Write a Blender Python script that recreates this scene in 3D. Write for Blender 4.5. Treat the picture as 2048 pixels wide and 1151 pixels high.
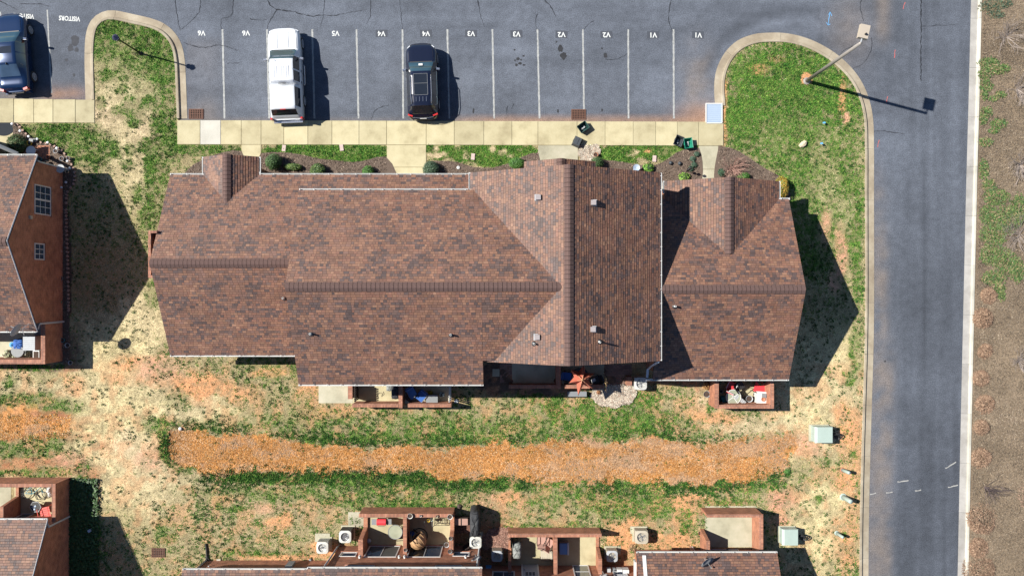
import bpy, math, random
import numpy as np
from mathutils import Vector, Matrix

# ------------------------------------------------------------------ camera, sky, sun, exposure
SC = bpy.context.scene
for o in list(bpy.data.objects):
    bpy.data.objects.remove(o)
HC = 48.0            # camera height over the ground, metres
FP = 1584.0          # focal length in photograph pixels (2048 wide)
cam_d = bpy.data.cameras.new("camera")
cam = bpy.data.objects.new("camera", cam_d)
SC.collection.objects.link(cam)
cam.location = (0, 0, HC)
cam.rotation_euler = (0, 0, 0)
cam_d.sensor_width = 36.0
cam_d.lens = FP / 2048.0 * 36.0
cam_d.clip_start = 0.5
cam_d.clip_end = 2000.0
SC.camera = cam

SUN_EL = math.radians(45.0)
SUN_DIR = Vector((0.967 * math.cos(SUN_EL), -0.255 * math.cos(SUN_EL), -math.sin(SUN_EL)))
w = bpy.data.worlds.new("World")
SC.world = w
w.use_nodes = True
wn = w.node_tree
bg = wn.nodes["Background"]
sky = wn.nodes.new("ShaderNodeTexSky")
sky.sky_type = 'NISHITA'
sky.sun_disc = False
sky.sun_elevation = SUN_EL
sky.sun_rotation = math.radians(-75.2)
wn.links.new(sky.outputs[0], bg.inputs[0])
sky.air_density = 1.0
sky.dust_density = 0.2
sky.ozone_density = 4.0
bg.inputs[1].default_value = 0.062
sun_d = bpy.data.lights.new("sun", 'SUN')
sun_d.energy = 5.0
sun_d.angle = math.radians(0.5)
sun_d.color = (1.0, 0.955, 0.87)
sun = bpy.data.objects.new("sun", sun_d)
SC.collection.objects.link(sun)
sun.rotation_euler = SUN_DIR.to_track_quat('-Z', 'Y').to_euler()
sun.location = (-30, 10, 40)
vs = SC.view_settings
vs.view_transform = 'Standard'
vs.look = 'None'
vs.gamma = 1.0
vs.exposure = 0.95
vs.use_curve_mapping = False

# ------------------------------------------------------------------ helpers
RNG = random.Random(11)
NR = np.random.default_rng(5)
COL = SC.collection


def G(px, py, z=0.0):
    """photograph pixel + height -> place in the world (plan view survey)"""
    k = (HC - z) / FP
    return ((px - 1024.0) * k, -(py - 575.5) * k, z)


def X(px, z=0.0): return (px - 1024.0) * (HC - z) / FP
def Y(py, z=0.0): return -(py - 575.5) * (HC - z) / FP
def srgb(r, g, b):
    f = lambda c: (c / 12.92 if c <= 0.04045 else ((c + 0.055) / 1.055) ** 2.4)
    return (f(r / 255.0), f(g / 255.0), f(b / 255.0))


class MB:
    def __init__(self):
        self.v = []; self.f = []; self.c = []      # verts, faces, per-face colour (optional)
        self.col = None

    def face(self, pts):
        n = len(self.v); self.v.extend(pts); self.f.append(tuple(range(n, n + len(pts))))
        self.c.append(self.col)

    def add(self, vs_, fs):
        n = len(self.v); self.v.extend(vs_)
        for f in fs:
            self.f.append(tuple(i + n for i in f)); self.c.append(self.col)

    def box(self, x0, x1, y0, y1, z0, z1, rot=0.0, piv=None, taper=1.0):
        cx, cy = ((x0 + x1) / 2, (y0 + y1) / 2)
        b = [(x0, y0, z0), (x1, y0, z0), (x1, y1, z0), (x0, y1, z0)]
        t = [(cx + (p[0] - cx) * taper, cy + (p[1] - cy) * taper, z1) for p in b]
        vs_ = b + t
        if rot:
            px_, py_ = piv if piv else (cx, cy)
            c, s = math.cos(rot), math.sin(rot)
            vs_ = [(px_ + (x - px_) * c - (y - py_) * s, py_ + (x - px_) * s + (y - py_) * c, z) for x, y, z in vs_]
        self.add(vs_, [(0, 3, 2, 1), (4, 5, 6, 7), (0, 1, 5, 4), (1, 2, 6, 5), (2, 3, 7, 6), (3, 0, 4, 7)])
        return self

    def lathe(self, prof, n=16, c=(0, 0), sx=1.0, sy=1.0, caps=True):
        m = len(prof); vs_ = []
        for r, z in prof:
            for k in range(n):
                a = 2 * math.pi * k / n
                vs_.append((c[0] + r * sx * math.cos(a), c[1] + r * sy * math.sin(a), z))
        fs = []
        for i in range(m - 1):
            for k in range(n):
                k2 = (k + 1) % n
                fs.append((i * n + k, i * n + k2, (i + 1) * n + k2, (i + 1) * n + k))
        if caps:
            fs.append(tuple(reversed(range(n)))); fs.append(tuple(range((m - 1) * n, m * n)))
        self.add(vs_, fs)
        return self

    def cyl(self, x, y, z0, z1, r, n=12, r2=None):
        return self.lathe([(r, z0), (r if r2 is None else r2, z1)], n, (x, y))

    def tube(self, pts, r, n=6, r2=None, closed=False):
        P = [Vector(p) for p in pts]; m = len(P); vs_ = []
        for i, p in enumerate(P):
            if closed: d = P[(i + 1) % m] - P[i - 1]
            else: d = P[min(i + 1, m - 1)] - P[max(i - 1, 0)]
            if d.length < 1e-9: d = Vector((0, 0, 1))
            d.normalize()
            up = Vector((0, 0, 1)) if abs(d.z) < 0.9 else Vector((1, 0, 0))
            a = d.cross(up).normalized(); b = a.cross(d)
            rr = r if r2 is None else r + (r2 - r) * i / max(m - 1, 1)
            for k in range(n):
                t = 2 * math.pi * k / n
                vs_.append(tuple(p + a * (rr * math.cos(t)) + b * (rr * math.sin(t))))
        fs = []
        for i in range(m if closed else m - 1):
            j = (i + 1) % m
            for k in range(n):
                k2 = (k + 1) % n
                fs.append((i * n + k, j * n + k, j * n + k2, i * n + k2))
        if not closed:
            fs.append(tuple(range(n))); fs.append(tuple(reversed(range((m - 1) * n, m * n))))
        self.add(vs_, fs)
        return self

    def ring(self, x, y, z, r, t, n=24, sx=1.0, sy=1.0):
        return self.tube([(x + r * sx * math.cos(2 * math.pi * k / n), y + r * sy * math.sin(2 * math.pi * k / n), z) for k in range(n)], t, 5, closed=True)

    def prism(self, poly, z0, z1):
        n = len(poly)
        a = sum(poly[i][0] * poly[(i + 1) % n][1] - poly[(i + 1) % n][0] * poly[i][1] for i in range(n))
        if a < 0: poly = list(reversed(poly))
        vs_ = [(p[0], p[1], z0) for p in poly] + [(p[0], p[1], z1) for p in poly]
        fs = [tuple(reversed(range(n))), tuple(range(n, 2 * n))] + [(i, (i + 1) % n, n + (i + 1) % n, n + i) for i in range(n)]
        self.add(vs_, fs)
        return self

    def move(self, dx, dy, dz=0, rot=0, s=1.0):
        c, sn = math.cos(rot), math.sin(rot)
        self.v = [(dx + s * (x * c - y * sn), dy + s * (x * sn + y * c), dz + s * z) for x, y, z in self.v]
        return self

    def mesh(self, name, smooth=False, uv=True):
        m = bpy.data.meshes.new(name)
        m.from_pydata(self.v, [], self.f)
        if any(c is not None for c in self.c):
            a = m.attributes.new("tint", 'FLOAT_COLOR', 'CORNER')
            arr = []
            for f, c in zip(self.f, self.c):
                c = c or (0.5, 0.5, 0.5)
                arr.extend(([c[0], c[1], c[2], 1.0]) * len(f))
            a.data.foreach_set("color", arr)
        if uv and len(self.f) < 4000:
            ul = m.uv_layers.new(name="UVMap")
            d = []
            for p in m.polygons:
                n = p.normal
                for vi in p.vertices:
                    x, y, z = self.v[vi]
                    if abs(n.z) > 0.7: d.extend((x, y))
                    else:
                        L = math.hypot(n.x, n.y) or 1
                        d.extend((x * -n.y / L + y * n.x / L, z))
            ul.data.foreach_set("uv", d)
        if smooth:
            m.polygons.foreach_set("use_smooth", [True] * len(m.polygons))
        m.update()
        return m


def np_mesh(name, verts, faces_flat, per, tint=None, dom='CORNER', smooth=False):
    """verts (n,3) float, faces_flat int array with `per` indices for each face"""
    m = bpy.data.meshes.new(name)
    verts = np.asarray(verts, dtype=np.float32); fl = np.asarray(faces_flat, dtype=np.int32).ravel()
    nf = len(fl) // per
    m.vertices.add(len(verts)); m.vertices.foreach_set("co", verts.ravel())
    m.loops.add(len(fl)); m.loops.foreach_set("vertex_index", fl)
    m.polygons.add(nf)
    m.polygons.foreach_set("loop_start", np.arange(0, nf * per, per, dtype=np.int32))
    m.polygons.foreach_set("loop_total", np.full(nf, per, dtype=np.int32))
    m.update(calc_edges=True); m.validate()
    if tint is not None:
        a = m.attributes.new("tint", 'FLOAT_COLOR', dom)
        t = np.asarray(tint, dtype=np.float32)
        if t.shape[1] == 3: t = np.concatenate([t, np.ones((len(t), 1), np.float32)], 1)
        a.data.foreach_set("color", t.ravel())
    if smooth: m.polygons.foreach_set("use_smooth", np.ones(nf, dtype=bool))
    return m


def link(name, data, mat=None, parent=None):
    o = bpy.data.objects.new(name, data)
    COL.objects.link(o)
    if parent is not None: o.parent = parent
    if mat is not None and data is not None:
        if not data.materials: data.materials.append(mat)
    return o


def tag(o, label=None, cat=None, group=None, kind=None):
    if label: o["label"] = label
    if cat: o["category"] = cat
    if group: o["group"] = group
    if kind: o["kind"] = kind
    return o


def thing(name, label, cat, loc=(0, 0, 0), rz=0.0, group=None):
    o = link(name, None)
    o.empty_display_size = 0.2
    o.location = loc; o.rotation_euler = (0, 0, rz)
    return tag(o, label, cat, group)


def part(name, mb, mat, parent, smooth=False, kind=None, world=True, label=None):
    """mesh child; with world=True the mesh was written in world coordinates and its root has no rotation"""
    if world:
        r = parent
        while r.parent: r = r.parent
        lx, ly, lz = r.location
        mb.v = [(x - lx, y - ly, z - lz) for x, y, z in mb.v]
    o = link(name, mb.mesh(name, smooth), mat, parent)
    return tag(o, label, None, None, kind)


def P(name, mb, mat, parent, smooth=False, **k):
    return part(name, mb, mat, parent, smooth, world=False, **k)


def one(name, mb, mat, label, cat, loc=(0, 0, 0), rz=0, group=None, smooth=False):
    o = link(name, mb.mesh(name, smooth), mat)
    o.location = loc; o.rotation_euler = (0, 0, rz)
    return tag(o, label, cat, group)


def copy_tree(o, parent=None):
    c = o.copy(); COL.objects.link(c)
    c.parent = parent
    for ch in list(o.children): copy_tree(ch, c)
    return c


def struct(name, data, mat, parent=None):
    o = link(name, data, mat, parent)
    if parent is None: o["kind"] = "structure"
    return o


# ---- numpy noise
def _hash(ix, iy, seed):
    h = (ix.astype(np.int64) * 374761393 + iy.astype(np.int64) * 668265263 + seed * 974711) & 0x7fffffff
    h = ((h ^ (h >> 13)) * 1274126177) & 0x7fffffff
    return ((h ^ (h >> 16)) & 0xffff) / 65535.0


def vnoise(x, y, seed=0):
    ix = np.floor(x); iy = np.floor(y); fx = x - ix; fy = y - iy
    fx = fx * fx * (3 - 2 * fx); fy = fy * fy * (3 - 2 * fy)
    a = _hash(ix, iy, seed); b = _hash(ix + 1, iy, seed); c = _hash(ix, iy + 1, seed); d = _hash(ix + 1, iy + 1, seed)
    return (a * (1 - fx) + b * fx) * (1 - fy) + (c * (1 - fx) + d * fx) * fy


def fbm(x, y, seed=0, o=4):
    s = 0; a = 0.5; t = 0
    for k in range(o):
        s = s + a * vnoise(x * 2 ** k, y * 2 ** k, seed + 17 * k); t += a; a *= 0.5
    return s / t


def inpoly(px, py, poly):
    r = np.zeros(px.shape, bool); n = len(poly)
    for i in range(n):
        x0, y0 = poly[i]; x1, y1 = poly[(i + 1) % n]
        if y0 == y1: continue
        c = ((y0 > py) != (y1 > py)) & (px < (x1 - x0) * (py - y0) / (y1 - y0) + x0)
        r ^= c
    return r


def sstep(x): 
    x = np.clip(x, 0, 1); return x * x * (3 - 2 * x)


def smooth_path(pts, step=0.25):
    """Catmull-Rom through pts (2D), resampled at about `step`"""
    P_ = [np.array(p, float) for p in pts]; out = []
    for i in range(len(P_) - 1):
        p0 = P_[max(i - 1, 0)]; p1 = P_[i]; p2 = P_[i + 1]; p3 = P_[min(i + 2, len(P_) - 1)]
        n = max(1, int(np.linalg.norm(p2 - p1) / step))
        for k in range(n):
            t = k / n
            out.append(0.5 * ((2 * p1) + (-p0 + p2) * t + (2 * p0 - 5 * p1 + 4 * p2 - p3) * t * t + (-p0 + 3 * p1 - 3 * p2 + p3) * t ** 3))
    out.append(P_[-1])
    return np.array(out)


# ------------------------------------------------------------------ materials
def newmat(name):
    m = bpy.data.materials.new(name); m.use_nodes = True
    return m, m.node_tree.nodes, m.node_tree.links, m.node_tree.nodes["Principled BSDF"]


def M(name, col, rough=0.6, metal=0.0, var=0.12, scale=6.0, bump=0.0, spec=0.5, coat=0.0):
    """plain material with a little procedural colour variation"""
    m, N, L, b = newmat(name)
    tc = N.new("ShaderNodeTexCoord"); nz = N.new("ShaderNodeTexNoise")
    nz.inputs["Scale"].default_value = scale; nz.inputs["Detail"].default_value = 4
    L.new(tc.outputs["Object"], nz.inputs["Vector"])
    mx = N.new("ShaderNodeMix"); mx.data_type = 'RGBA'
    mx.inputs["A"].default_value = (*[c * (1 - var) for c in col], 1); mx.inputs["B"].default_value = (*[min(1, c * (1 + var)) for c in col], 1)
    L.new(nz.outputs["Fac"], mx.inputs["Factor"]); L.new(mx.outputs["Result"], b.inputs["Base Color"])
    b.inputs["Roughness"].default_value = rough; b.inputs["Metallic"].default_value = metal
    b.inputs["Specular IOR Level"].default_value = spec
    if coat: b.inputs["Coat Weight"].default_value = coat; b.inputs["Coat Roughness"].default_value = 0.08
    if bump:
        bp = N.new("ShaderNodeBump"); bp.inputs["Strength"].default_value = bump; bp.inputs["Distance"].default_value = 0.02
        L.new(nz.outputs["Fac"], bp.inputs["Height"]); L.new(bp.outputs[0], b.inputs["Normal"])
    return m


def tint_mat(name, rough=0.85, scale=25.0, amt=0.35, spec=0.25, bump=0.3, scale2=4.0, amt2=0.2, aniso=None, bdist=0.02):
    """base colour from the mesh's own surface tint, with fine grain"""
    m, N, L, b = newmat(name)
    at = N.new("ShaderNodeAttribute"); at.attribute_name = "tint"
    tc = N.new("ShaderNodeTexCoord"); src = tc.outputs["Object"]
    if aniso:
        mp = N.new("ShaderNodeMapping"); mp.inputs["Scale"].default_value = aniso; L.new(src, mp.inputs["Vector"]); src = mp.outputs[0]
    n1 = N.new("ShaderNodeTexNoise"); n1.inputs["Scale"].default_value = scale; n1.inputs["Detail"].default_value = 5; n1.inputs["Roughness"].default_value = 0.7
    n2 = N.new("ShaderNodeTexNoise"); n2.inputs["Scale"].default_value = scale2; n2.inputs["Detail"].default_value = 3
    L.new(src, n1.inputs["Vector"]); L.new(src, n2.inputs["Vector"])
    def rng(n, a):
        r = N.new("ShaderNodeMapRange"); r.inputs["From Min"].default_value = 0.3; r.inputs["From Max"].default_value = 0.7
        r.inputs["To Min"].default_value = 1 - a; r.inputs["To Max"].default_value = 1 + a
        L.new(n.outputs["Fac"], r.inputs["Value"]); return r
    r1 = rng(n1, amt); r2 = rng(n2, amt2)
    mu = N.new("ShaderNodeMath"); mu.operation = 'MULTIPLY'; L.new(r1.outputs[0], mu.inputs[0]); L.new(r2.outputs[0], mu.inputs[1])
    vm = N.new("ShaderNodeVectorMath"); vm.operation = 'SCALE'
    L.new(at.outputs["Color"], vm.inputs[0]); L.new(mu.outputs[0], vm.inputs["Scale"])
    L.new(vm.outputs[0], b.inputs["Base Color"])
    b.inputs["Roughness"].default_value = rough; b.inputs["Specular IOR Level"].default_value = spec
    if bump:
        bp = N.new("ShaderNodeBump"); bp.inputs["Strength"].default_value = bump; bp.inputs["Distance"].default_value = bdist
        L.new(n1.outputs["Fac"], bp.inputs["Height"]); L.new(bp.outputs[0], b.inputs["Normal"])
    return m


def brick_mat(name, c1, c2, mortar, bw=0.21, bh=0.075, rough=0.85):
    m, N, L, b = newmat(name)
    uv = N.new("ShaderNodeUVMap"); uv.uv_map = "UVMap"
    br = N.new("ShaderNodeTexBrick")
    br.inputs["Color1"].default_value = (*c1, 1); br.inputs["Color2"].default_value = (*c2, 1); br.inputs["Mortar"].default_value = (*mortar, 1)
    br.inputs["Scale"].default_value = 1.0; br.inputs["Mortar Size"].default_value = 0.010
    br.inputs["Brick Width"].default_value = bw; br.inputs["Row Height"].default_value = bh; br.inputs["Bias"].default_value = 0.0
    L.new(uv.outputs[0], br.inputs["Vector"])
    tc = N.new("ShaderNodeTexCoord"); nz = N.new("ShaderNodeTexNoise"); nz.inputs["Scale"].default_value = 2.2; nz.inputs["Detail"].default_value = 6
    L.new(tc.outputs["Object"], nz.inputs["Vector"])
    r = N.new("ShaderNodeMapRange"); r.inputs["From Min"].default_value = 0.3; r.inputs["From Max"].default_value = 0.7; r.inputs["To Min"].default_value = 0.72; r.inputs["To Max"].default_value = 1.25
    L.new(nz.outputs["Fac"], r.inputs["Value"])
    vm = N.new("ShaderNodeVectorMath"); vm.operation = 'SCALE'; L.new(br.outputs["Color"], vm.inputs[0]); L.new(r.outputs[0], vm.inputs["Scale"])
    L.new(vm.outputs[0], b.inputs["Base Color"]); b.inputs["Roughness"].default_value = rough
    bp = N.new("ShaderNodeBump"); bp.inputs["Strength"].default_value = 0.6; bp.inputs["Distance"].default_value = 0.01; bp.invert = True
    L.new(br.outputs["Fac"], bp.inputs["Height"]); L.new(bp.outputs[0], b.inputs["Normal"])
    return m


def glass_mat(name, col, rough=0.06):
    m, N, L, b = newmat(name)
    tc = N.new("ShaderNodeTexCoord"); nz = N.new("ShaderNodeTexNoise"); nz.inputs["Scale"].default_value = 1.7
    L.new(tc.outputs["Object"], nz.inputs["Vector"])
    mx = N.new("ShaderNodeMix"); mx.data_type = 'RGBA'
    mx.inputs["A"].default_value = (*[c * 0.6 for c in col], 1); mx.inputs["B"].default_value = (*[c * 1.4 for c in col], 1)
    L.new(nz.outputs["Fac"], mx.inputs["Factor"]); L.new(mx.outputs["Result"], b.inputs["Base Color"])
    b.inputs["Roughness"].default_value = rough; b.inputs["Specular IOR Level"].default_value = 0.9
    b.inputs["Coat Weight"].default_value = 0.6; b.inputs["Coat Roughness"].default_value = 0.03
    return m


def concrete_mat(name, c1, c2, c3, rough=0.85):
    m, N, L, b = newmat(name)
    tc = N.new("ShaderNodeTexCoord"); oi = N.new("ShaderNodeObjectInfo")
    mp = N.new("ShaderNodeVectorMath"); mp.operation = 'ADD'
    L.new(tc.outputs["Object"], mp.inputs[0])
    n1 = N.new("ShaderNodeTexNoise"); n1.inputs["Scale"].default_value = 0.9; n1.inputs["Detail"].default_value = 8; n1.inputs["Roughness"].default_value = 0.65
    n2 = N.new("ShaderNodeTexNoise"); n2.inputs["Scale"].default_value = 40; n2.inputs["Detail"].default_value = 4
    L.new(mp.outputs[0], n1.inputs["Vector"]); L.new(mp.outputs[0], n2.inputs["Vector"])
    cr = N.new("ShaderNodeValToRGB"); e = cr.color_ramp.elements
    e[0].position = 0.32; e[0].color = (*c1, 1); e[1].position = 0.7; e[1].color = (*c3, 1)
    k = e.new(0.5); k.color = (*c2, 1)
    L.new(n1.outputs["Fac"], cr.inputs[0])
    r = N.new("ShaderNodeMapRange"); r.inputs["To Min"].default_value = 0.78; r.inputs["To Max"].default_value = 1.2; L.new(n2.outputs["Fac"], r.inputs["Value"])
    r2 = N.new("ShaderNodeMapRange"); r2.inputs["To Min"].default_value = 0.86; r2.inputs["To Max"].default_value = 1.09; L.new(oi.outputs["Random"], r2.inputs["Value"])
    mu = N.new("ShaderNodeMath"); mu.operation = 'MULTIPLY'; L.new(r.outputs[0], mu.inputs[0]); L.new(r2.outputs[0], mu.inputs[1])
    vm = N.new("ShaderNodeVectorMath"); vm.operation = 'SCALE'; L.new(cr.outputs[0], vm.inputs[0]); L.new(mu.outputs[0], vm.inputs["Scale"])
    L.new(vm.outputs[0], b.inputs["Base Color"]); b.inputs["Roughness"].default_value = rough; b.inputs["Specular IOR Level"].default_value = 0.3
    bp = N.new("ShaderNodeBump"); bp.inputs["Strength"].default_value = 0.25; bp.inputs["Distance"].default_value = 0.01
    L.new(n2.outputs["Fac"], bp.inputs["Height"]); L.new(bp.outputs[0], b.inputs["Normal"])
    return m


MAT = {}
MAT['asphalt'] = tint_mat('asphalt', rough=0.9, scale=2.6, amt=0.17, scale2=20.0, amt2=0.42, bump=0.35, spec=0.2, bdist=0.01)
MAT['lawn'] = tint_mat('lawn_soil', rough=0.95, scale=11.0, amt=0.45, scale2=34.0, amt2=0.42, bump=0.8, spec=0.1, bdist=0.04)
MAT['grass'] = tint_mat('grass_blades', rough=0.8, scale=5.0, amt=0.12, bump=0, spec=0.2)
MAT['leaf'] = tint_mat('leaves', rough=0.55, scale=5.0, amt=0.15, bump=0, spec=0.35)
MAT['chips'] = tint_mat('mulch_chips', rough=0.9, scale=8.0, amt=0.15, bump=0, spec=0.15)
MAT['shingle'] = tint_mat('roof_shingles', rough=0.62, scale=45.0, amt=0.25, scale2=1.1, amt2=0.14, bump=0.35, spec=0.32, bdist=0.006)
MAT['ridge'] = M('ridge_shingle', (0.098, 0.062, 0.055), 0.9, var=0.3, scale=9, bump=0.3, spec=0.2)
MAT['deck'] = M('roof_underlay', (0.04, 0.03, 0.028), 0.95, spec=0.1)
MAT['walk'] = concrete_mat('sidewalk_concrete', (0.29, 0.25, 0.15), (0.39, 0.345, 0.215), (0.44, 0.395, 0.255))
MAT['walk_new'] = concrete_mat('new_concrete', (0.36, 0.345, 0.30), (0.41, 0.395, 0.345), (0.45, 0.435, 0.38))
MAT['walk_grey'] = concrete_mat('old_concrete', (0.27, 0.255, 0.185), (0.36, 0.34, 0.25), (0.43, 0.40, 0.31))
MAT['kerb'] = concrete_mat('kerb_concrete', (0.215, 0.175, 0.125), (0.285, 0.24, 0.175), (0.37, 0.325, 0.25))
MAT['kerb_white'] = concrete_mat('pale_kerb_concrete', (0.24, 0.225, 0.205), (0.31, 0.295, 0.275), (0.38, 0.365, 0.34))
MAT['brick'] = brick_mat('red_brick', (0.25, 0.080, 0.038), (0.39, 0.145, 0.070), (0.34, 0.21, 0.15))
MAT['brick_cap'] = brick_mat('rowlock_brick', (0.25, 0.098, 0.058), (0.37, 0.165, 0.10), (0.15, 0.095, 0.075), bw=0.085, bh=0.24)
MAT['paver'] = brick_mat('paver_brick', (0.20, 0.11, 0.085), (0.29, 0.16, 0.12), (0.12, 0.10, 0.08), bw=0.2, bh=0.1)
MAT['white'] = M('white_paint', (0.52, 0.52, 0.51), 0.5, var=0.06)
MAT['gutter'] = M('white_gutter', (0.46, 0.46, 0.45), 0.5, var=0.2, scale=2)
MAT['line'] = M('worn_line_paint', (0.27, 0.275, 0.27), 0.85, var=0.6, scale=7)
MAT['mark'] = M('marking_paint', (0.50, 0.51, 0.50), 0.8, var=0.1, scale=14)
MAT['chalk'] = M('faded_white_mark', (0.27, 0.265, 0.25), 0.8, var=0.3, scale=14)
MAT['redmark'] = M('red_utility_paint', (0.45, 0.09, 0.075), 0.85, var=0.2)
MAT['bluemark'] = M('blue_utility_paint', (0.10, 0.33, 0.62), 0.85, var=0.2)
MAT['crack'] = M('crack_filler', (0.028, 0.030, 0.036), 0.95, var=0.3, scale=9, spec=0.05)
MAT['oil'] = M('oil_stain', (0.035, 0.036, 0.04), 0.95, var=0.3, scale=5, spec=0.05)
MAT['glass'] = glass_mat('window_glass', (0.035, 0.06, 0.10))
MAT['glass_dark'] = glass_mat('dark_glass', (0.012, 0.014, 0.018))
MAT['glass_teal'] = glass_mat('windshield_glass', (0.018, 0.045, 0.062), 0.08)
MAT['glass_clear'] = glass_mat('table_glass', (0.30, 0.32, 0.24), 0.08)
MAT['screen'] = M('insect_screen', (0.07, 0.072, 0.07), 0.7)
MAT['black'] = M('black_plastic', (0.016, 0.016, 0.018), 0.55)
MAT['black_metal'] = M('black_metal', (0.02, 0.02, 0.022), 0.4, 0.6)
MAT['rubber'] = M('tyre_rubber', (0.018, 0.018, 0.019), 0.85)
MAT['rim'] = M('alloy_rim', (0.55, 0.56, 0.58), 0.35, 0.3)
MAT['chrome'] = M('chrome', (0.6, 0.6, 0.62), 0.2, 0.9)
MAT['car_white'] = M('white_car_paint', (0.58, 0.60, 0.63), 0.3, 0.0, var=0.03, coat=0.6)
MAT['car_blue'] = M('dark_blue_car_paint', (0.005, 0.020, 0.066), 0.22, 0.35, var=0.08, coat=1.0)
MAT['car_black'] = M('black_car_paint', (0.006, 0.008, 0.022), 0.24, 0.2, var=0.08, coat=1.0)
MAT['lens_red'] = M('tail_lamp_red', (0.42, 0.02, 0.018), 0.25, coat=0.6)
MAT['lens_clear'] = M('head_lamp_clear', (0.55, 0.57, 0.60), 0.15, coat=0.8)
MAT['pole'] = M('bronze_grey_pole', (0.27, 0.245, 0.22), 0.5, 0.3)
MAT['lamp_head'] = M('beige_lamp_housing', (0.36, 0.31, 0.25), 0.5, var=0.08)
MAT['dark_green_bin'] = M('dark_green_bin', (0.012, 0.045, 0.040), 0.5, var=0.2)
MAT['bin_grey'] = M('charcoal_bin', (0.035, 0.042, 0.05), 0.55, var=0.2)
MAT['green_bin'] = M('green_bin', (0.012, 0.19, 0.12), 0.5, var=0.15)
MAT['iron'] = M('rusty_iron', (0.13, 0.065, 0.045), 0.8, 0.3, var=0.35, scale=12)
MAT['void'] = M('dark_void', (0.012, 0.012, 0.013), 0.9)
MAT['utility'] = M('pale_green_enamel', (0.31, 0.38, 0.34), 0.5, var=0.12, scale=2)
MAT['ac_white'] = M('off_white_enamel', (0.44, 0.44, 0.41), 0.5, var=0.08)
MAT['ac_tan'] = M('tan_enamel', (0.38, 0.34, 0.27), 0.55, var=0.1)
MAT['ac_dark'] = M('dark_grille', (0.09, 0.085, 0.085), 0.6, var=0.3)
MAT['fan'] = M('fan_blade_grey', (0.20, 0.21, 0.22), 0.4, 0.4)
MAT['terracotta'] = M('terracotta', (0.36, 0.15, 0.085), 0.8, var=0.15)
MAT['umbrella'] = M('rust_red_canvas', (0.42, 0.115, 0.07), 0.8, var=0.12)
MAT['wood_dark'] = M('dark_brown_wood', (0.045, 0.030, 0.024), 0.75, var=0.3)
MAT['wood_pink'] = M('weathered_pink_wood', (0.36, 0.215, 0.175), 0.8, var=0.15, scale=14)
MAT['wicker'] = M('tan_wicker', (0.37, 0.22, 0.11), 0.7, var=0.3, scale=22, bump=0.4)
MAT['cover_black'] = M('black_fabric_cover', (0.028, 0.029, 0.033), 0.75, var=0.25, bump=0.5)
MAT['cover_grey'] = M('grey_fabric_cover', (0.19, 0.20, 0.19), 0.8, var=0.2, bump=0.5)
MAT['red'] = M('red_plastic', (0.52, 0.035, 0.045), 0.5, var=0.1)
MAT['coral'] = M('coral_red_plastic', (0.60, 0.10, 0.085), 0.5, var=0.1)
MAT['blue_cloth'] = M('blue_cloth', (0.025, 0.095, 0.33), 0.8, var=0.3, scale=20)
MAT['blue_pattern'] = M('blue_patterned_cloth', (0.06, 0.17, 0.42), 0.8, var=0.7, scale=30)
MAT['teal'] = M('teal_plastic', (0.03, 0.22, 0.26), 0.5)
MAT['grey'] = M('mid_grey_plastic', (0.17, 0.18, 0.19), 0.6)
MAT['lightgrey'] = M('light_grey_plastic', (0.32, 0.335, 0.35), 0.6)
MAT['panel_blue'] = M('pale_blue_plastic', (0.29, 0.36, 0.46), 0.5, var=0.05)
MAT['bark'] = M('brown_bark', (0.10, 0.07, 0.05), 0.9, var=0.3, bump=0.5)
MAT['twig'] = M('grey_twig', (0.27, 0.225, 0.20), 0.9, var=0.25)
MAT['twig_dark'] = M('dark_twig', (0.075, 0.055, 0.055), 0.9, var=0.25)
MAT['rock'] = M('pale_rock', (0.50, 0.41, 0.29), 0.9, var=0.25, scale=9, bump=0.6)
MAT['yellow'] = M('yellow_plastic', (0.62, 0.42, 0.03), 0.6)
MAT['steel'] = M('galvanised_steel', (0.42, 0.43, 0.44), 0.35, 0.7)
MAT['soil_pot'] = M('potting_soil', (0.05, 0.032, 0.024), 0.95, var=0.4, scale=20)

# ================================================================== THE SETTING
# wide terrain sheet to the horizon
mb = MB(); mb.face([(-600, -600, -0.45), (600, -600, -0.45), (600, 600, -0.45), (-600, 600, -0.45)])
struct('ground', mb.mesh('ground'), M('far_ground', (0.22, 0.19, 0.10), 0.95, var=0.4, scale=0.05))

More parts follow.
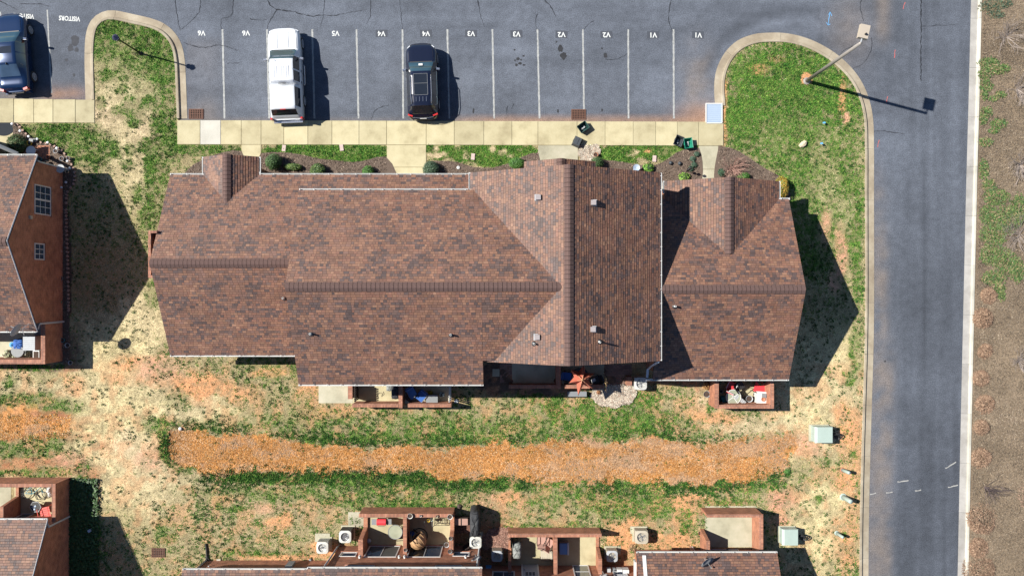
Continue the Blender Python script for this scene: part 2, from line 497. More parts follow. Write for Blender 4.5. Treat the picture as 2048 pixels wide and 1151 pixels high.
# ---- asphalt (parking lot + road)
def asphalt():
    st = 0.2
    xs = np.arange(-46, 34.01, st); ys = np.arange(-27, 26.01, st)
    gx, gy = np.meshgrid(xs, ys)
    px = gx * 33 + 1024; py = 575.5 - gy * 33
    n1 = fbm(gx * 0.35, gy * 0.35, 3, 5); n2 = fbm(gx * 1.4, gy * 1.4, 9, 4)
    col = np.empty(gx.shape + (3,)); col[:] = (0.082, 0.092, 0.113)
    col *= (0.66 + 0.68 * n1 + 0.22 * (n2 - 0.5))[..., None]
    # wheel-worn streaks along the road, darker crown
    road = sstep((px - 1760) / 60)
    st1 = fbm(gx * 2.6, gy * 0.10, 21, 4) - 0.5
    col *= (1 + road * 0.55 * st1)[..., None]
    dark = road * sstep((py - 260) / 350)
    col *= (1 - 0.24 * dark)[..., None]
    lot = sstep((330 - py) / 60) * (1 - road)
    st2 = fbm(gx * 0.16, gy * 1.6, 31, 4) - 0.5
    col *= (1 + lot * 0.35 * st2)[..., None]
    # rubber swirl round the corner kerb
    rr = np.hypot(px - 1585, py - 215)
    sw = np.exp(-((rr - 195) / 13) ** 2) * (py < 150) * (px < 1640)
    col *= (1 - 0.25 * sw)[..., None]
    sw = np.exp(-((rr - 172) / 8) ** 2) * (py < 150) * (px < 1640)
    col *= (1 + 0.2 * sw)[..., None]
    # paler used stall centres
    for cx in (402, 492, 668, 760, 942, 1032, 1122, 1212, 1302, 1390):
        wv = np.exp(-((px - cx) / 26) ** 2) * np.exp(-((py - 140) / 75) ** 2) * (0.25 + 0.75 * n2)
        col *= (1 + 0.2 * wv)[..., None]
    # turning tyre marks and repaired, darker strips
    for cx_, cy_, r_, w0_, k_ in ((1650, 420, 330, 9, -.16), (1650, 420, 372, 7, -.13), (1500, 330, 300, 8, -.12), (900, 420, 380, 6, -.10), (1250, -180, 260, 7, -.12), (600, -260, 300, 6, -.10)):
        q_ = np.exp(-((np.hypot(px - cx_, py - cy_) - r_) / w0_) ** 2) * (py < 120) * (0.3 + n1)
        col *= (1 + k_ * q_)[..., None]
    for x0_, x1_, y0_, y1_, k_ in ((890, 1000, 44, 62, -.18), (1195, 1300, 30, 48, -.16), (1842, 1935, -40, 165, -.10), (640, 720, 90, 175, -.08), (1180, 1250, 95, 190, -.08)):
        q_ = sstep((px - x0_) / 10) * sstep((x1_ - px) / 10) * sstep((py - y0_) / 10) * sstep((y1_ - py) / 10)
        col *= (1 + k_ * q_ * (0.4 + n2))[..., None]
    # red clay washed on to the tarmac
    clay = np.array((0.27, 0.15, 0.09)); tan = np.array((0.175, 0.14, 0.115))
    def wash(w_, c, k):
        nonlocal col
        w_ = np.clip(w_, 0, 1)[..., None] * k
        col = col * (1 - w_) + c * w_
    wash(sstep((py - 221 - 10 * n2) / 16) * sstep((px - 860) / 120) * (py < 250) * (0.4 + 1.1 * (n2 - 0.15)) * (px < 1440), clay, 0.85)
    wash(sstep((py - 230) / 10) * (py < 250) * (px > 356) * (px < 1440) * (0.3 + n2), tan, 0.35)
    wash(np.exp(-((px - 1395) / 28) ** 2 - ((py - 160) / 62) ** 2) * (n2 * 1.5 - 0.2), tan, 0.8)
    wash(np.exp(-((px - 1400) / 45) ** 2 - ((py - 228) / 22) ** 2), clay, 0.6)
    wash(np.exp(-((px - 125) / 45) ** 2 - ((py - 188) / 14) ** 2) * (0.3 + n2), clay, 0.75)
    wash(np.exp(-((px - 30) / 50) ** 2 - ((py - 193) / 10) ** 2) * (0.3 + n2), tan, 0.6)
    wash(np.exp(-((px - 410) / 30) ** 2 - ((py - 225) / 25) ** 2) * (0.3 + n2), tan, 0.45)
    for cx, cw, y0, y1 in ((1752, 16, 300, 1200), (1780, 12, 640, 1200), (1766, 10, 420, 760)):
        wash(np.exp(-((px - cx + (py - 600) * 0.012) / cw) ** 2) * sstep((py - y0) / 120) * (n2 * 1.6 - 0.25), tan, 0.55)
    wash(np.exp(-((px - 1700) / 40) ** 2 - ((py - 60) / 75) ** 2) * (0.2 + n2), tan, 0.45)
    wash(np.exp(-((px - 1765) / 14) ** 2) * sstep((110 - py) / 60) * (0.4 + n2), tan, 0.6)
    wash(sstep((px - 372) / 4) * sstep((470 - px) / 60) * sstep((py - 60) / 40) * (n1 * 1.4 - 0.3) * (py < 245), tan, 0.25)
    keep = ((gy > 9.7) | (gx > 20.2)) & (gx < 31)
    H_, W_ = gx.shape
    kc = keep[:-1, :-1] & keep[1:, 1:] & keep[1:, :-1] & keep[:-1, 1:]
    idx = np.arange(H_ * W_).reshape(H_, W_)
    q = np.stack([idx[:-1, :-1], idx[:-1, 1:], idx[1:, 1:], idx[1:, :-1]], -1)[kc]
    used = np.unique(q); rm = np.zeros(H_ * W_, int); rm[used] = np.arange(len(used))
    vv = np.stack([gx, gy, np.zeros_like(gx)], -1).reshape(-1, 3)[used]
    return np_mesh('parking_lot', vv, rm[q].ravel(), 4, np.clip(col, 0.01, 0.6).reshape(-1, 3)[used], 'POINT')


lot = struct('parking_lot', asphalt(), MAT['asphalt'])


def ribbon(pts, w0, z, jit=0.0, w1=None, step=0.15, seed=0):
    """flat strip along a line (2D points in metres), slightly uneven"""
    r = random.Random(seed); p = smooth_path(pts, step); m = MB(); L = []; R_ = []
    n = len(p)
    for i in range(n):
        d = p[min(i + 1, n - 1)] - p[max(i - 1, 0)]; d = d / (np.linalg.norm(d) or 1)
        ww = w0 * (1 + r.uniform(-jit, jit) * 0.7) * 0.5
        if w1 is not None: ww *= (1 - i / n) + w1 / w0 * i / n
        o = r.uniform(-jit, jit) * 0.03
        L.append((p[i][0] - d[1] * (ww + o), p[i][1] + d[0] * (ww + o), z)); R_.append((p[i][0] + d[1] * (ww - o), p[i][1] - d[0] * (ww - o), z))
    m.v = L + R_
    m.f = [(n + i, n + i + 1, i + 1, i) for i in range(n - 1)]; m.c = [None] * (n - 1)
    return m


# stall lines
LINES = [(445, 449), (534, 538.5), (624.5, 629), (713, 717), (805, 806.5), (894.6, 898.7), (984.7, 988.4), (1075, 1079), (1165.7, 1168), (1256.4, 1257), (1347, 1347.7)]
for i, (a, b) in enumerate(LINES):
    o = struct('stall_line', ribbon([G(a, 59)[:2], G((a + b) / 2, 150)[:2], G(b, 237)[:2]], 0.105, 0.004, 0.25, seed=i).mesh('stall_line'), MAT['line'], lot)
for a, b in (((94.5, 20), (103, 186)), ((0, 24), (2, 34))):
    struct('stall_line', ribbon([G(*a)[:2], G(*b)[:2]], 0.09, 0.004, 0.3, seed=77).mesh('stall_line'), MAT['line'], lot)
# stall numbers, read from the other side (rotated half a turn)
def text_mesh(s, size, z=0.005, fat=0.016):
    cu = bpy.data.curves.new('stall_number', 'FONT'); cu.body = s; cu.size = size; cu.align_x = 'CENTER'; cu.align_y = 'CENTER'; cu.offset = fat; cu.resolution_u = 3
    o = bpy.data.objects.new('stall_number', cu); COL.objects.link(o)
    dg = bpy.context.evaluated_depsgraph_get(); dg.update()
    m = bpy.data.meshes.new_from_object(o.evaluated_get(dg))
    bpy.data.objects.remove(o); m.name = 'stall_number'
    m.materials.clear()
    return m
TXT = {}
for s, cx, cy in (('V6', 403, 66), ('V6', 492, 66), ('V5', 671, 66.5), ('V4', 763, 67), ('V4', 852, 67), ('V3', 942, 67), ('V3', 1033, 68), ('V2', 1123, 69), ('V2', 1213, 69.5), ('V1', 1306, 70), ('V1', 1396, 70)):
    if s not in TXT: TXT[s] = text_mesh(s, 0.42, fat=0.010)
    g_ = G(cx, cy)
    o = struct('stall_number', TXT[s], MAT['mark'], lot); o.location = (g_[0], g_[1], 0.009); o.rotation_euler = (0, 0, math.pi + RNG.uniform(-.04, .04))
    # darker masked rectangle left by the stencil
    m = MB(); m.box(g_[0] - 0.36, g_[0] + 0.36, g_[1] - 0.22, g_[1] + 0.22, -0.01, 0.0045, RNG.uniform(-.05, .05))
    if s in ('V4', 'V2', 'V3', 'V1'): struct('stencil_patch', m.mesh('stencil_patch'), MAT.setdefault('stencil', M('stencil_patch', (0.046, 0.052, 0.066), 0.9)), lot)
TXT['VISITORS'] = text_mesh('VISITORS', 0.35, fat=0.010)
for cx, cy, a in ((47, 32, -0.06), (139, 37, -0.06)):
    g_ = G(cx, cy)
    o = struct('stall_lettering', TXT['VISITORS'], MAT['mark'], lot); o.location = (g_[0], g_[1], 0.009); o.rotation_euler = (0, 0, math.pi + a); o.scale = (0.9, 1.1, 1)

CR = [[(350, -6), (353, 25), (360, 62)], [(401, -6), (399, 22), (381, 44), (363, 59)], [(467, -6), (463, 31), (444, 38), (442, 59)], [(369, 86), (403, 95), (444, 91), (475, 102)],
      [(533, -6), (540, 10), (552, 20), (540, 42), (534, 58)], [(552, 20), (581, 22.5), (603, 28), (628, 34), (638, 30), (666, 31), (703, 25), (733, 20)], [(741, -6), (741, 31)],
      [(799, -6), (803, 38), (805, 59)], [(955, -6), (961, 31), (969, 55)], [(778, 210), (753, 219), (742, 238)], [(1083, -6), (1102, 14), (1111, 33)], [(1075, 28), (1071, 41), (1073, 59)],
      [(1188, 42), (1175, 50), (1167, 61)], [(1344, -6), (1337, 31), (1339, 50), (1347, 64)], [(1210, 119), (1231, 119), (1255, 108)], [(1842, -6), (1842, 60), (1842, 163)], [(1843, 53), (1880, 51), (1911, 50)],
      [(1723, -6), (1721, 20), (1728, 43)], [(1743, 75), (1743, 97), (1728, 125), (1706, 137)], [(1706, 92), (1690, 100), (1678, 112)], [(0, 3), (34, 19)], [(41, 8), (78, 8), (103, 14)],
      [(455, 127), (470, 126), (478, 126)], [(500, 38), (520, 40), (534, 39)], [(741, 31), (733, 48)], [(1015, 212), (1012, 230)], [(1028, 208), (1022, 218)], [(1700, 270), (1760, 262), (1810, 268)], [(650, 0), (646, 30), (640, 59)]]
for i, c in enumerate(CR):
    big = i in (4, 5, 6, 8, 10, 13, 15)
    struct('sealed_crack', ribbon([G(*p)[:2] for p in c], 0.062 if big else 0.042, 0.0042, 0.9, 0.02 if i not in (15,) else 0.05, seed=i, step=0.12).mesh('sealed_crack'), MAT['crack'], lot)
def blot(cx, cy, rx, ry, seed):
    r = random.Random(seed); n = 16; m = MB(); c = G(cx, cy)
    m.face([(c[0] + rx / 33 * math.cos(k * 2 * math.pi / n) * r.uniform(.7, 1.15), c[1] + ry / 33 * math.sin(k * 2 * math.pi / n) * r.uniform(.7, 1.15), 0.0048) for k in range(n)])
    return m
k = 0
for cx, cy, rx, ry in ((1121, 97, 5, 8), (1113, 84, 2, 2), (1127, 112, 7, 8), (1211, 111, 4, 6), (1204, 97, 2, 2), (1029, 100, 2, 2), (1036, 118, 4, 3), (1040, 127, 4, 3), (1047, 112, 3, 2), (1033, 130, 3, 3), (1048, 130, 3, 2), (1042, 120, 2, 2), (1030, 121, 2, 2),
                       (150, 80, 9, 12), (141, 96, 6, 8), (153, 100, 4, 5), (133, 120, 3, 3), (148, 150, 3, 4), (1116, 222, 2, 4), (1204, 220, 2, 3), (1770, 722, 2, 2), (947, 222, 2, 6)):
    struct('oil_stain', blot(cx, cy, rx, ry, k).mesh('oil_stain'), MAT['oil'] if cx > 400 else MAT.setdefault('oil_old', M('old_oil_stain', (0.058, 0.060, 0.068), 0.95, var=0.3, scale=5, spec=0.05)), lot); k += 1
# utility locator marks
for c, mt in (([(1660, 24), (1658, 38), (1656, 51)], 'bluemark'), ([(1657, 30), (1660, 24), (1664, 32)], 'bluemark'), ([(1653, 45), (1656, 51), (1660, 48)], 'bluemark'), ([(1810, 5), (1806, 18)], 'redmark'),
              ([(1790, 100), (1789, 116)], 'redmark'), ([(1775, 193), (1773, 205)], 'redmark'), ([(1758, 280), (1755, 294)], 'redmark'), ([(1740, 372), (1738, 384)], 'redmark'),
              ([(1891, 936), (1912, 923)], 'chalk'), ([(1795, 963), (1817, 960)], 'chalk'), ([(1772, 985), (1785, 983)], 'chalk'), ([(1830, 981), (1842, 979)], 'chalk'), ([(1896, 974), (1916, 969)], 'chalk'), ([(1740, 988), (1752, 985)], 'chalk')):
    struct('utility_mark', ribbon([G(*p)[:2] for p in c], 0.032 if mt != 'chalk' else 0.06, 0.0052, 0.5, seed=len(c)).mesh('utility_mark'), MAT[mt], lot)

# ---- kerbs
def kerb(name, pts, mat, seglen=3.0, pan=0.40, mat2=None):
    root = struct(name, None, None)
    p = smooth_path([G(*q)[:2] for q in pts], 0.2)
    n = len(p); d = np.gradient(p, axis=0); d /= np.linalg.norm(d, axis=1)[:, None]; nl = np.stack([-d[:, 1], d[:, 0]], 1)
    prof = [(-0.02, -0.15), (-0.02, 0.125), (0.0, 0.14), (0.12, 0.135), (0.15, 0.11), (0.17, 0.03), (0.17 + pan, 0.012), (0.17 + pan, -0.15)]
    s = np.concatenate([[0], np.cumsum(np.linalg.norm(np.diff(p, axis=0), axis=1))])
    nseg = max(1, int(round(s[-1] / seglen)))
    for q in range(nseg):
        a, b = s[-1] * q / nseg + 0.006, s[-1] * (q + 1) / nseg - 0.006
        ss = np.concatenate([[a], s[(s > a + 0.02) & (s < b - 0.02)], [b]])
        for nm, pr, mt in (('kerb_segment', prof[:6] + [(0.171, -0.15)], mat2 or mat), ('gutter_pan', [(0.172, -0.15), (0.172, 0.031)] + prof[6:], mat)):
            m = MB(); w_ = len(pr)
            for t in ss:
                x = np.interp(t, s, p[:, 0]); y = np.interp(t, s, p[:, 1]); nx = np.interp(t, s, nl[:, 0]); ny = np.interp(t, s, nl[:, 1])
                m.v += [(x + nx * o, y + ny * o, z) for o, z in pr]
            for i in range(len(ss) - 1):
                for j in range(w_ - 1):
                    m.f.append((i * w_ + j, (i + 1) * w_ + j, (i + 1) * w_ + j + 1, i * w_ + j + 1)); m.c.append(None)
            m.f.append(tuple(range(w_))); m.c.append(None)
            m.f.append(tuple(reversed(range((len(ss) - 1) * w_, len(ss) * w_)))); m.c.append(None)
            struct(nm, m.mesh(nm), mt, root)
    return root
KW = [(190, 200), (188.5, 150), (188, 110), (190, 75), (197, 53), (211, 42), (228, 40), (262, 47), (300, 56), (325, 68), (343, 90), (350.5, 120), (353, 160), (356, 238)]
KE = [(1449, 212), (1447, 175), (1451, 145), (1464, 118), (1484, 98), (1512, 87), (1540, 84.5), (1566, 85), (1597, 91), (1630, 104), (1665, 126), (1697, 158), (1717, 195), (1727, 238), (1729, 297), (1729, 380), (1729, 640), (1725, 800), (1722, 900), (1719, 1030), (1718, 1151), (1717, 1320)]
KR = [(1930, 1320), (1934, 1151), (1940, 860), (1945, 640), (1951, 380), (1956, 200), (1961, 0), (1966, -160)]
kerb('kerb_west_island', KW, MAT['kerb'])
kerb('kerb_east_island', KE, MAT['kerb'])
kerb('kerb_road_east', KR, MAT['kerb_white'], mat2=MAT.setdefault('kerb_bright', concrete_mat('bright_kerb_concrete', (0.35, 0.335, 0.285), (0.43, 0.41, 0.35), (0.50, 0.47, 0.40))))

# ---- sidewalks: each poured slab is its own piece
def slabs(root, cells, z=0.13, mat='walk', gap=0.008, z0=-0.1):
    for c in cells:
        x0, x1, y0, y1 = c[:4]; mt = c[4] if len(c) > 4 else mat
        a = G(x0, y1); b = G(x1, y0); h = z + RNG.uniform(-0.004, 0.004)
        m = MB(); e = 0.012
        x0_, x1_, y0_, y1_ = a[0] + gap, b[0] - gap, a[1] + gap, b[1] - gap
        m.v = [(x0_, y0_, z0), (x1_, y0_, z0), (x1_, y1_, z0), (x0_, y1_, z0), (x0_, y0_, h - e), (x1_, y0_, h - e), (x1_, y1_, h - e), (x0_, y1_, h - e), (x0_ + e, y0_ + e, h), (x1_ - e, y0_ + e, h), (x1_ - e, y1_ - e, h), (x0_ + e, y1_ - e, h)]
        m.f = [(0, 1, 5, 4), (1, 2, 6, 5), (2, 3, 7, 6), (3, 0, 4, 7), (4, 5, 9, 8), (5, 6, 10, 9), (6, 7, 11, 10), (7, 4, 8, 11), (8, 9, 10, 11)]; m.c = [None] * 9
        struct('concrete_slab', m.mesh('concrete_slab'), MAT[mt], root)
sw = struct('sidewalk', None, None)
J = [356, 402, 443, 484, 523.5, 569, 617, 665, 719, 774, 853, 909, 968, 1024, 1076, 1154, 1210, 1266, 1311, 1354, 1396.5, 1446]
slabs(sw, [(a, b, 241 + (a - 356) * 0.003, 289.5 + (a - 356) * 0.0025, 'walk_new' if a == 402 else 'walk') for a, b in zip(J[:-1], J[1:])])
JW = [-150, -105, -58, -14, 30, 70, 108.5, 153, 191.5]
slabs(sw, [(a, b, 198 + a * 0.015, 246.5) for a, b in zip(JW[:-1], JW[1:])])
pw = struct('front_path', None, None)
slabs(pw, [(484, 523.5, 289.8, 345), (774, 853, 290.6, 335), (774, 853, 335, 360), (1076, 1156, 291.3, 345, 'walk_grey'), (1397, 1436, 292.2, 339, 'walk_grey'), (1397, 1436, 339, 372, 'walk_grey'), (-60, 29, 247, 300)], 0.118)

# ---- lawn
LAWN = [(-420, 222)] + [(186, 222), (187, 200)] + [(x - 0.0, y) for x, y in KW] + [(356, 262), (1440, 262), (1446, 212)] + KE + [(1717, 1420), (-420, 1420)]
TY = {  # soil colour, blade density, green share
    'G': ((0.085, 0.125, 0.030), 1.0, 0.93), 'g': ((0.145, 0.165, 0.06), 0.9, 0.66), 'o': ((0.25, 0.215, 0.11), 0.7, 0.42), 's': ((0.40, 0.335, 0.20), 0.65, 0.13),
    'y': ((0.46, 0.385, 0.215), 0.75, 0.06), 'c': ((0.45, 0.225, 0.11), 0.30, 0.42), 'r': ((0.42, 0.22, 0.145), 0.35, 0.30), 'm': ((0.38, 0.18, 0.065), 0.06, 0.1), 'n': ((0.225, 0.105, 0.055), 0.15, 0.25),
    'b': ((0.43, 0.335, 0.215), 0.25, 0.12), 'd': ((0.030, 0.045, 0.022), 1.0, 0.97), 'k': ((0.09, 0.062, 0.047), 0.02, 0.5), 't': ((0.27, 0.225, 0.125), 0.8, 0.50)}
BL = [  # cx, cy, rx, ry, type, strength
    (600, 900, 1600, 1000, 't', 1.0),
    # west island and the strip south of it
    (270, 90, 110, 75, 'g', 1.0), (225, 60, 30, 25, 'G', .7), (300, 85, 45, 30, 'G', .8), (330, 170, 25, 70, 'G', .6), (285, 175, 30, 20, 'G', .7), (225, 170, 35, 50, 's', .7), (265, 200, 55, 45, 's', .7), (245, 150, 30, 20, 'g', .6), (210, 240, 40, 40, 'b', .8),
    (290, 235, 40, 50, 's', .55), (268, 222, 22, 30, 'G', .55), (275, 275, 30, 30, 'b', .7), (240, 285, 35, 40, 's', .7), (110, 265, 90, 25, 'G', .9), (170, 290, 60, 40, 'g', .8), (200, 320, 25, 25, 'G', .6), (330, 265, 30, 40, 'G', .95), (400, 297, 90, 15, 'G', .9),
    (330, 310, 30, 30, 'g', .7), (255, 350, 45, 60, 's', .6), (215, 520, 110, 160, 'o', .8), (200, 560, 60, 90, 'n', .35), (310, 400, 30, 70, 'g', .6), (322, 470, 18, 35, 'g', .6), (270, 380, 25, 40, 's', .7), (310, 360, 25, 25, 'G', .4),
    (290, 640, 60, 60, 's', 1.0), (310, 590, 20, 30, 'g', .6), (190, 650, 50, 40, 's', .6), (230, 710, 80, 50, 'y', .9), (215, 770, 90, 60, 'y', .8), (160, 800, 60, 60, 's', .7), (255, 725, 35, 18, 'c', .7), (250, 760, 45, 14, 'c', .55), (330, 740, 60, 30, 'r', .6),
    (300, 790, 70, 40, 's', .8), (420, 725, 80, 25, 't', .8), (540, 735, 60, 22, 'g', .6), (545, 745, 45, 8, 'c', .5), (400, 773, 62, 24, 'c', 1.0), (470, 790, 50, 20, 'c', .6), (385, 815, 60, 22, 's', .9), (450, 830, 50, 20, 'y', .8), (360, 800, 30, 20, 'g', .4), (610, 790, 26, 55, 'c', .85),
    (660, 825, 50, 14, 'c', .7), (560, 810, 70, 30, 'o', .7), (600, 745, 20, 25, 'g', .6), (230, 860, 110, 90, 'y', .95), (260, 930, 90, 60, 'b', .8), (200, 950, 60, 60, 'y', .7), (280, 970, 90, 50, 's', .8), (330, 1010, 60, 60, 's', .7), (300, 920, 30, 20, 'r', .5), (195, 890, 20, 10, 'n', .6),
    (250, 1000, 60, 60, 'y', .6), (380, 1040, 60, 60, 't', .6), (300, 1070, 50, 40, 't', .6), (330, 1060, 25, 25, 'g', .7),
    # far-left lawn
    (60, 770, 100, 40, 's', .8), (100, 755, 50, 14, 'o', .6), (150, 770, 25, 20, 'c', .5), (20, 765, 15, 12, 'G', .6), (60, 808, 110, 20, 'g', .95), (60, 850, 105, 32, 'm', 1.0), (110, 832, 50, 14, 'n', .8), (80, 875, 90, 9, 'n', .8), (55, 897, 100, 17, 'g', 1.0), (60, 925, 130, 16, 'n', .7), (60, 945, 90, 9, 'g', .9), (20, 955, 30, 8, 'b', .9), (140, 915, 35, 20, 'r', .6),
    # ivy strip beside the south-west house
    (172, 1060, 34, 130, 'd', 1.0), (165, 965, 25, 10, 'G', .9), (190, 985, 14, 50, 'n', .6), (250, 1090, 55, 80, 'o', .6),
    (212, 150, 14, 14, 'G', .8), (300, 205, 20, 18, 'G', .8), (238, 222, 16, 12, 'G', .7), (292, 292, 16, 14, 'G', .8), (226, 300, 20, 18, 'G', .8), (255, 328, 14, 12, 'G', .7), (300, 330, 16, 18, 'G', .8), (268, 250, 14, 10, 'G', .7), (205, 205, 10, 16, 'g', .8), (245, 180, 16, 10, 'g', .8), (275, 390, 14, 20, 'g', .8), (290, 430, 14, 24, 'g', .8), (262, 300, 12, 12, 'g', .8),
    # edge of the swale
    (750, 850, 420, 30, 'g', .55), (900, 875, 300, 14, 'G', .75), (640, 880, 60, 9, 'G', .8), (1100, 850, 250, 40, 'g', .7), (1240, 845, 110, 34, 'G', .6), (1300, 862, 120, 16, 'G', .6), (1010, 800, 60, 40, 'o', .7), (1400, 850, 60, 25, 'o', .6),
    (820, 857, 14, 12, 'G', .9), (914, 862, 12, 12, 'G', .9), (1105, 832, 12, 12, 'G', .9), (1075, 795, 14, 14, 'G', .9), (1055, 790, 24, 8, 'G', .9), (1110, 810, 24, 22, 'G', .8), (1180, 815, 22, 24, 'G', .7), (1190, 832, 14, 12, 'G', .9), (1250, 820, 20, 20, 'G', .7), (1285, 790, 30, 25, 'G', .8),
    (330, 880, 12, 50, 'G', .8), (345, 905, 14, 25, 'G', .85), (312, 850, 30, 18, 'g', .7), (360, 930, 25, 12, 'G', .8), (400, 960, 40, 15, 's', .6), (720, 955, 300, 11, 'G', 1.0), (560, 953, 110, 12, 'G', 1.0), (500, 948, 60, 10, 'G', .9), (1100, 970, 420, 13, 'G', .75), (900, 967, 200, 12, 'G', .8), (1460, 972, 110, 14, 'G', .8), (1545, 960, 20, 12, 'G', .5), (700, 985, 320, 18, 'g', .7), (1200, 1000, 300, 25, 'g', .7),
    # lower lawn
    (480, 1060, 120, 60, 't', .9), (560, 1045, 30, 14, 'c', .7), (575, 1040, 14, 18, 'c', .8), (530, 1015, 30, 12, 'r', .5), (450, 998, 25, 14, 'c', .6), (440, 1010, 10, 10, 'G', .9), (480, 1017, 16, 7, 'G', .8), (560, 1113, 90, 8, 'c', .95), (500, 1105, 60, 8, 'G', .7), (600, 1103, 30, 6, 'g', .6), (650, 1090, 30, 20, 'c', .9), (690, 1105, 40, 20, 'c', .9), (670, 1060, 20, 30, 'o', .5),
    (780, 1005, 130, 12, 'g', .7), (830, 1010, 90, 6, 'G', .85), (1000, 1010, 60, 24, 'r', .6), (1020, 1000, 30, 16, 'c', .7), (1080, 1030, 120, 20, 'o', .7), (1110, 1050, 100, 6, 'g', .7), (1150, 1046, 14, 6, 'G', .9), (1250, 1000, 90, 40, 'g', .8), (1235, 1010, 7, 40, 'G', .7), (1380, 1000, 45, 14, 'c', .85), (1300, 1005, 60, 40, 'G', .45), (1440, 1005, 70, 10, 'G', .7),
    (1370, 1040, 26, 40, 'c', .6), (1372, 1045, 16, 30, 'G', .7), (1330, 1080, 80, 16, 'c', .9), (1265, 1060, 25, 30, 'c', .9), (1235, 1080, 25, 40, 'c', .9), (1360, 1095, 60, 12, 'c', .9), (1230, 1120, 30, 30, 'n', .7),
    (985, 1080, 40, 50, 'n', 1.0), (930, 1075, 30, 40, 'n', 1.0),
    # yard east of the right wing
    (1640, 800, 90, 120, 's', .85), (1640, 700, 90, 80, 'y', .6), (1710, 700, 16, 60, 'g', .7), (1660, 590, 70, 90, 'o', .5), (1690, 850, 30, 60, 'c', .7), (1710, 890, 15, 60, 'c', .6), (1600, 830, 60, 30, 'y', .6), (1490, 850, 90, 14, 'b', .5), (1430, 835, 50, 12, 'c', .6), (1380, 830, 30, 12, 'c', .5), (1560, 850, 50, 20, 's', .7), (1615, 890, 30, 30, 'r', .7),
    (1640, 960, 70, 50, 'o', .7), (1690, 970, 20, 40, 'c', .8), (1640, 1020, 60, 50, 'y', .8), (1690, 1080, 25, 70, 'c', .65), (1620, 1090, 60, 60, 'y', .8), (1565, 1000, 30, 24, 'r', .8), (1560, 1040, 25, 16, 'r', .8), (1700, 760, 8, 9, 'G', .8), (1655, 745, 8, 8, 'G', .4), (1575, 942, 9, 6, 'G', .9), (1635, 1000, 12, 8, 'g', .8), (1705, 910, 10, 8, 'G', .6), (1690, 1065, 8, 6, 'G', .8), (1650, 920, 10, 10, 'g', .7),
    # east island
    (1590, 190, 150, 115, 'G', 1.0), (1560, 150, 90, 50, 'G', .9), (1480, 250, 45, 70, 'G', .95), (1590, 290, 130, 60, 'g', .9), (1640, 420, 90, 130, 'g', 1.0), (1660, 380, 18, 60, 's', .3), (1625, 360, 16, 50, 's', .25), (1690, 350, 14, 60, 'G', .5), (1680, 500, 14, 60, 'r', .7), (1650, 455, 12, 40, 'r', .6), (1715, 480, 12, 120, 'G', .7), (1690, 420, 18, 40, 's', .3), (1670, 560, 14, 30, 'r', .6), (1600, 330, 30, 60, 'G', .4),
    (1520, 140, 22, 12, 'c', .45), (1550, 118, 16, 8, 'c', .4), (1685, 190, 8, 40, 'c', .55), (1693, 235, 7, 14, 'r', .8), (1645, 280, 12, 40, 's', .2), (1700, 260, 12, 20, 'g', .6), (1447, 195, 5, 60, 'c', .9), (1444, 260, 8, 30, 'c', .9), (1612, 160, 12, 11, 'c', 1.4),
    # front strips
    (650, 303, 128, 26, 'G', 1.2), (625, 310, 30, 7, 'g', .5), (700, 303, 22, 8, 'g', .6), (965, 305, 115, 26, 'G', 1.3), (872, 300, 8, 8, 'b', .9), (872, 312, 14, 5, 'b', 1.0), (888, 312, 6, 8, 'b', .9), (914, 297, 6, 7, 'b', .7), (930, 312, 6, 9, 'b', .7), (985, 297, 8, 6, 'b', .8), (1005, 305, 12, 6, 'b', .7), (1020, 312, 8, 5, 'b', .6),
    (1280, 306, 90, 24, 'G', 1.3), (1268, 302, 12, 5, 'b', .9), (1264, 309, 10, 4, 'b', .9), (1295, 303, 8, 5, 'c', .6), (1330, 305, 30, 14, 'g', .8),
    # shaded soil behind the middle units, bare strips along walls
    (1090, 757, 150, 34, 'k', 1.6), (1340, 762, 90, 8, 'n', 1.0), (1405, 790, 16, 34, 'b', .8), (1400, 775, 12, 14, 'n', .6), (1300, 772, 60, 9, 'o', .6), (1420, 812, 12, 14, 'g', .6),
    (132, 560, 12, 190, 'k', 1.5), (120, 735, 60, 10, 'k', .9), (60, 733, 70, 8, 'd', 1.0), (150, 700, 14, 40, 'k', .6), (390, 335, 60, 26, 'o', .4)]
BAND_U = [(332, 893), (345, 864), (400, 858), (480, 868), (600, 880), (700, 893), (800, 897), (900, 893), (1000, 885), (1100, 885), (1200, 880), (1300, 873), (1380, 888), (1450, 885), (1530, 877), (1592, 873)]
BAND_L = [(1592, 912), (1562, 944), (1500, 955), (1400, 966), (1300, 966), (1200, 958), (1100, 962), (1000, 958), (900, 955), (800, 944), (700, 938), (600, 940), (500, 944), (420, 950), (370, 930), (340, 910)]
BAND = BAND_U + BAND_L


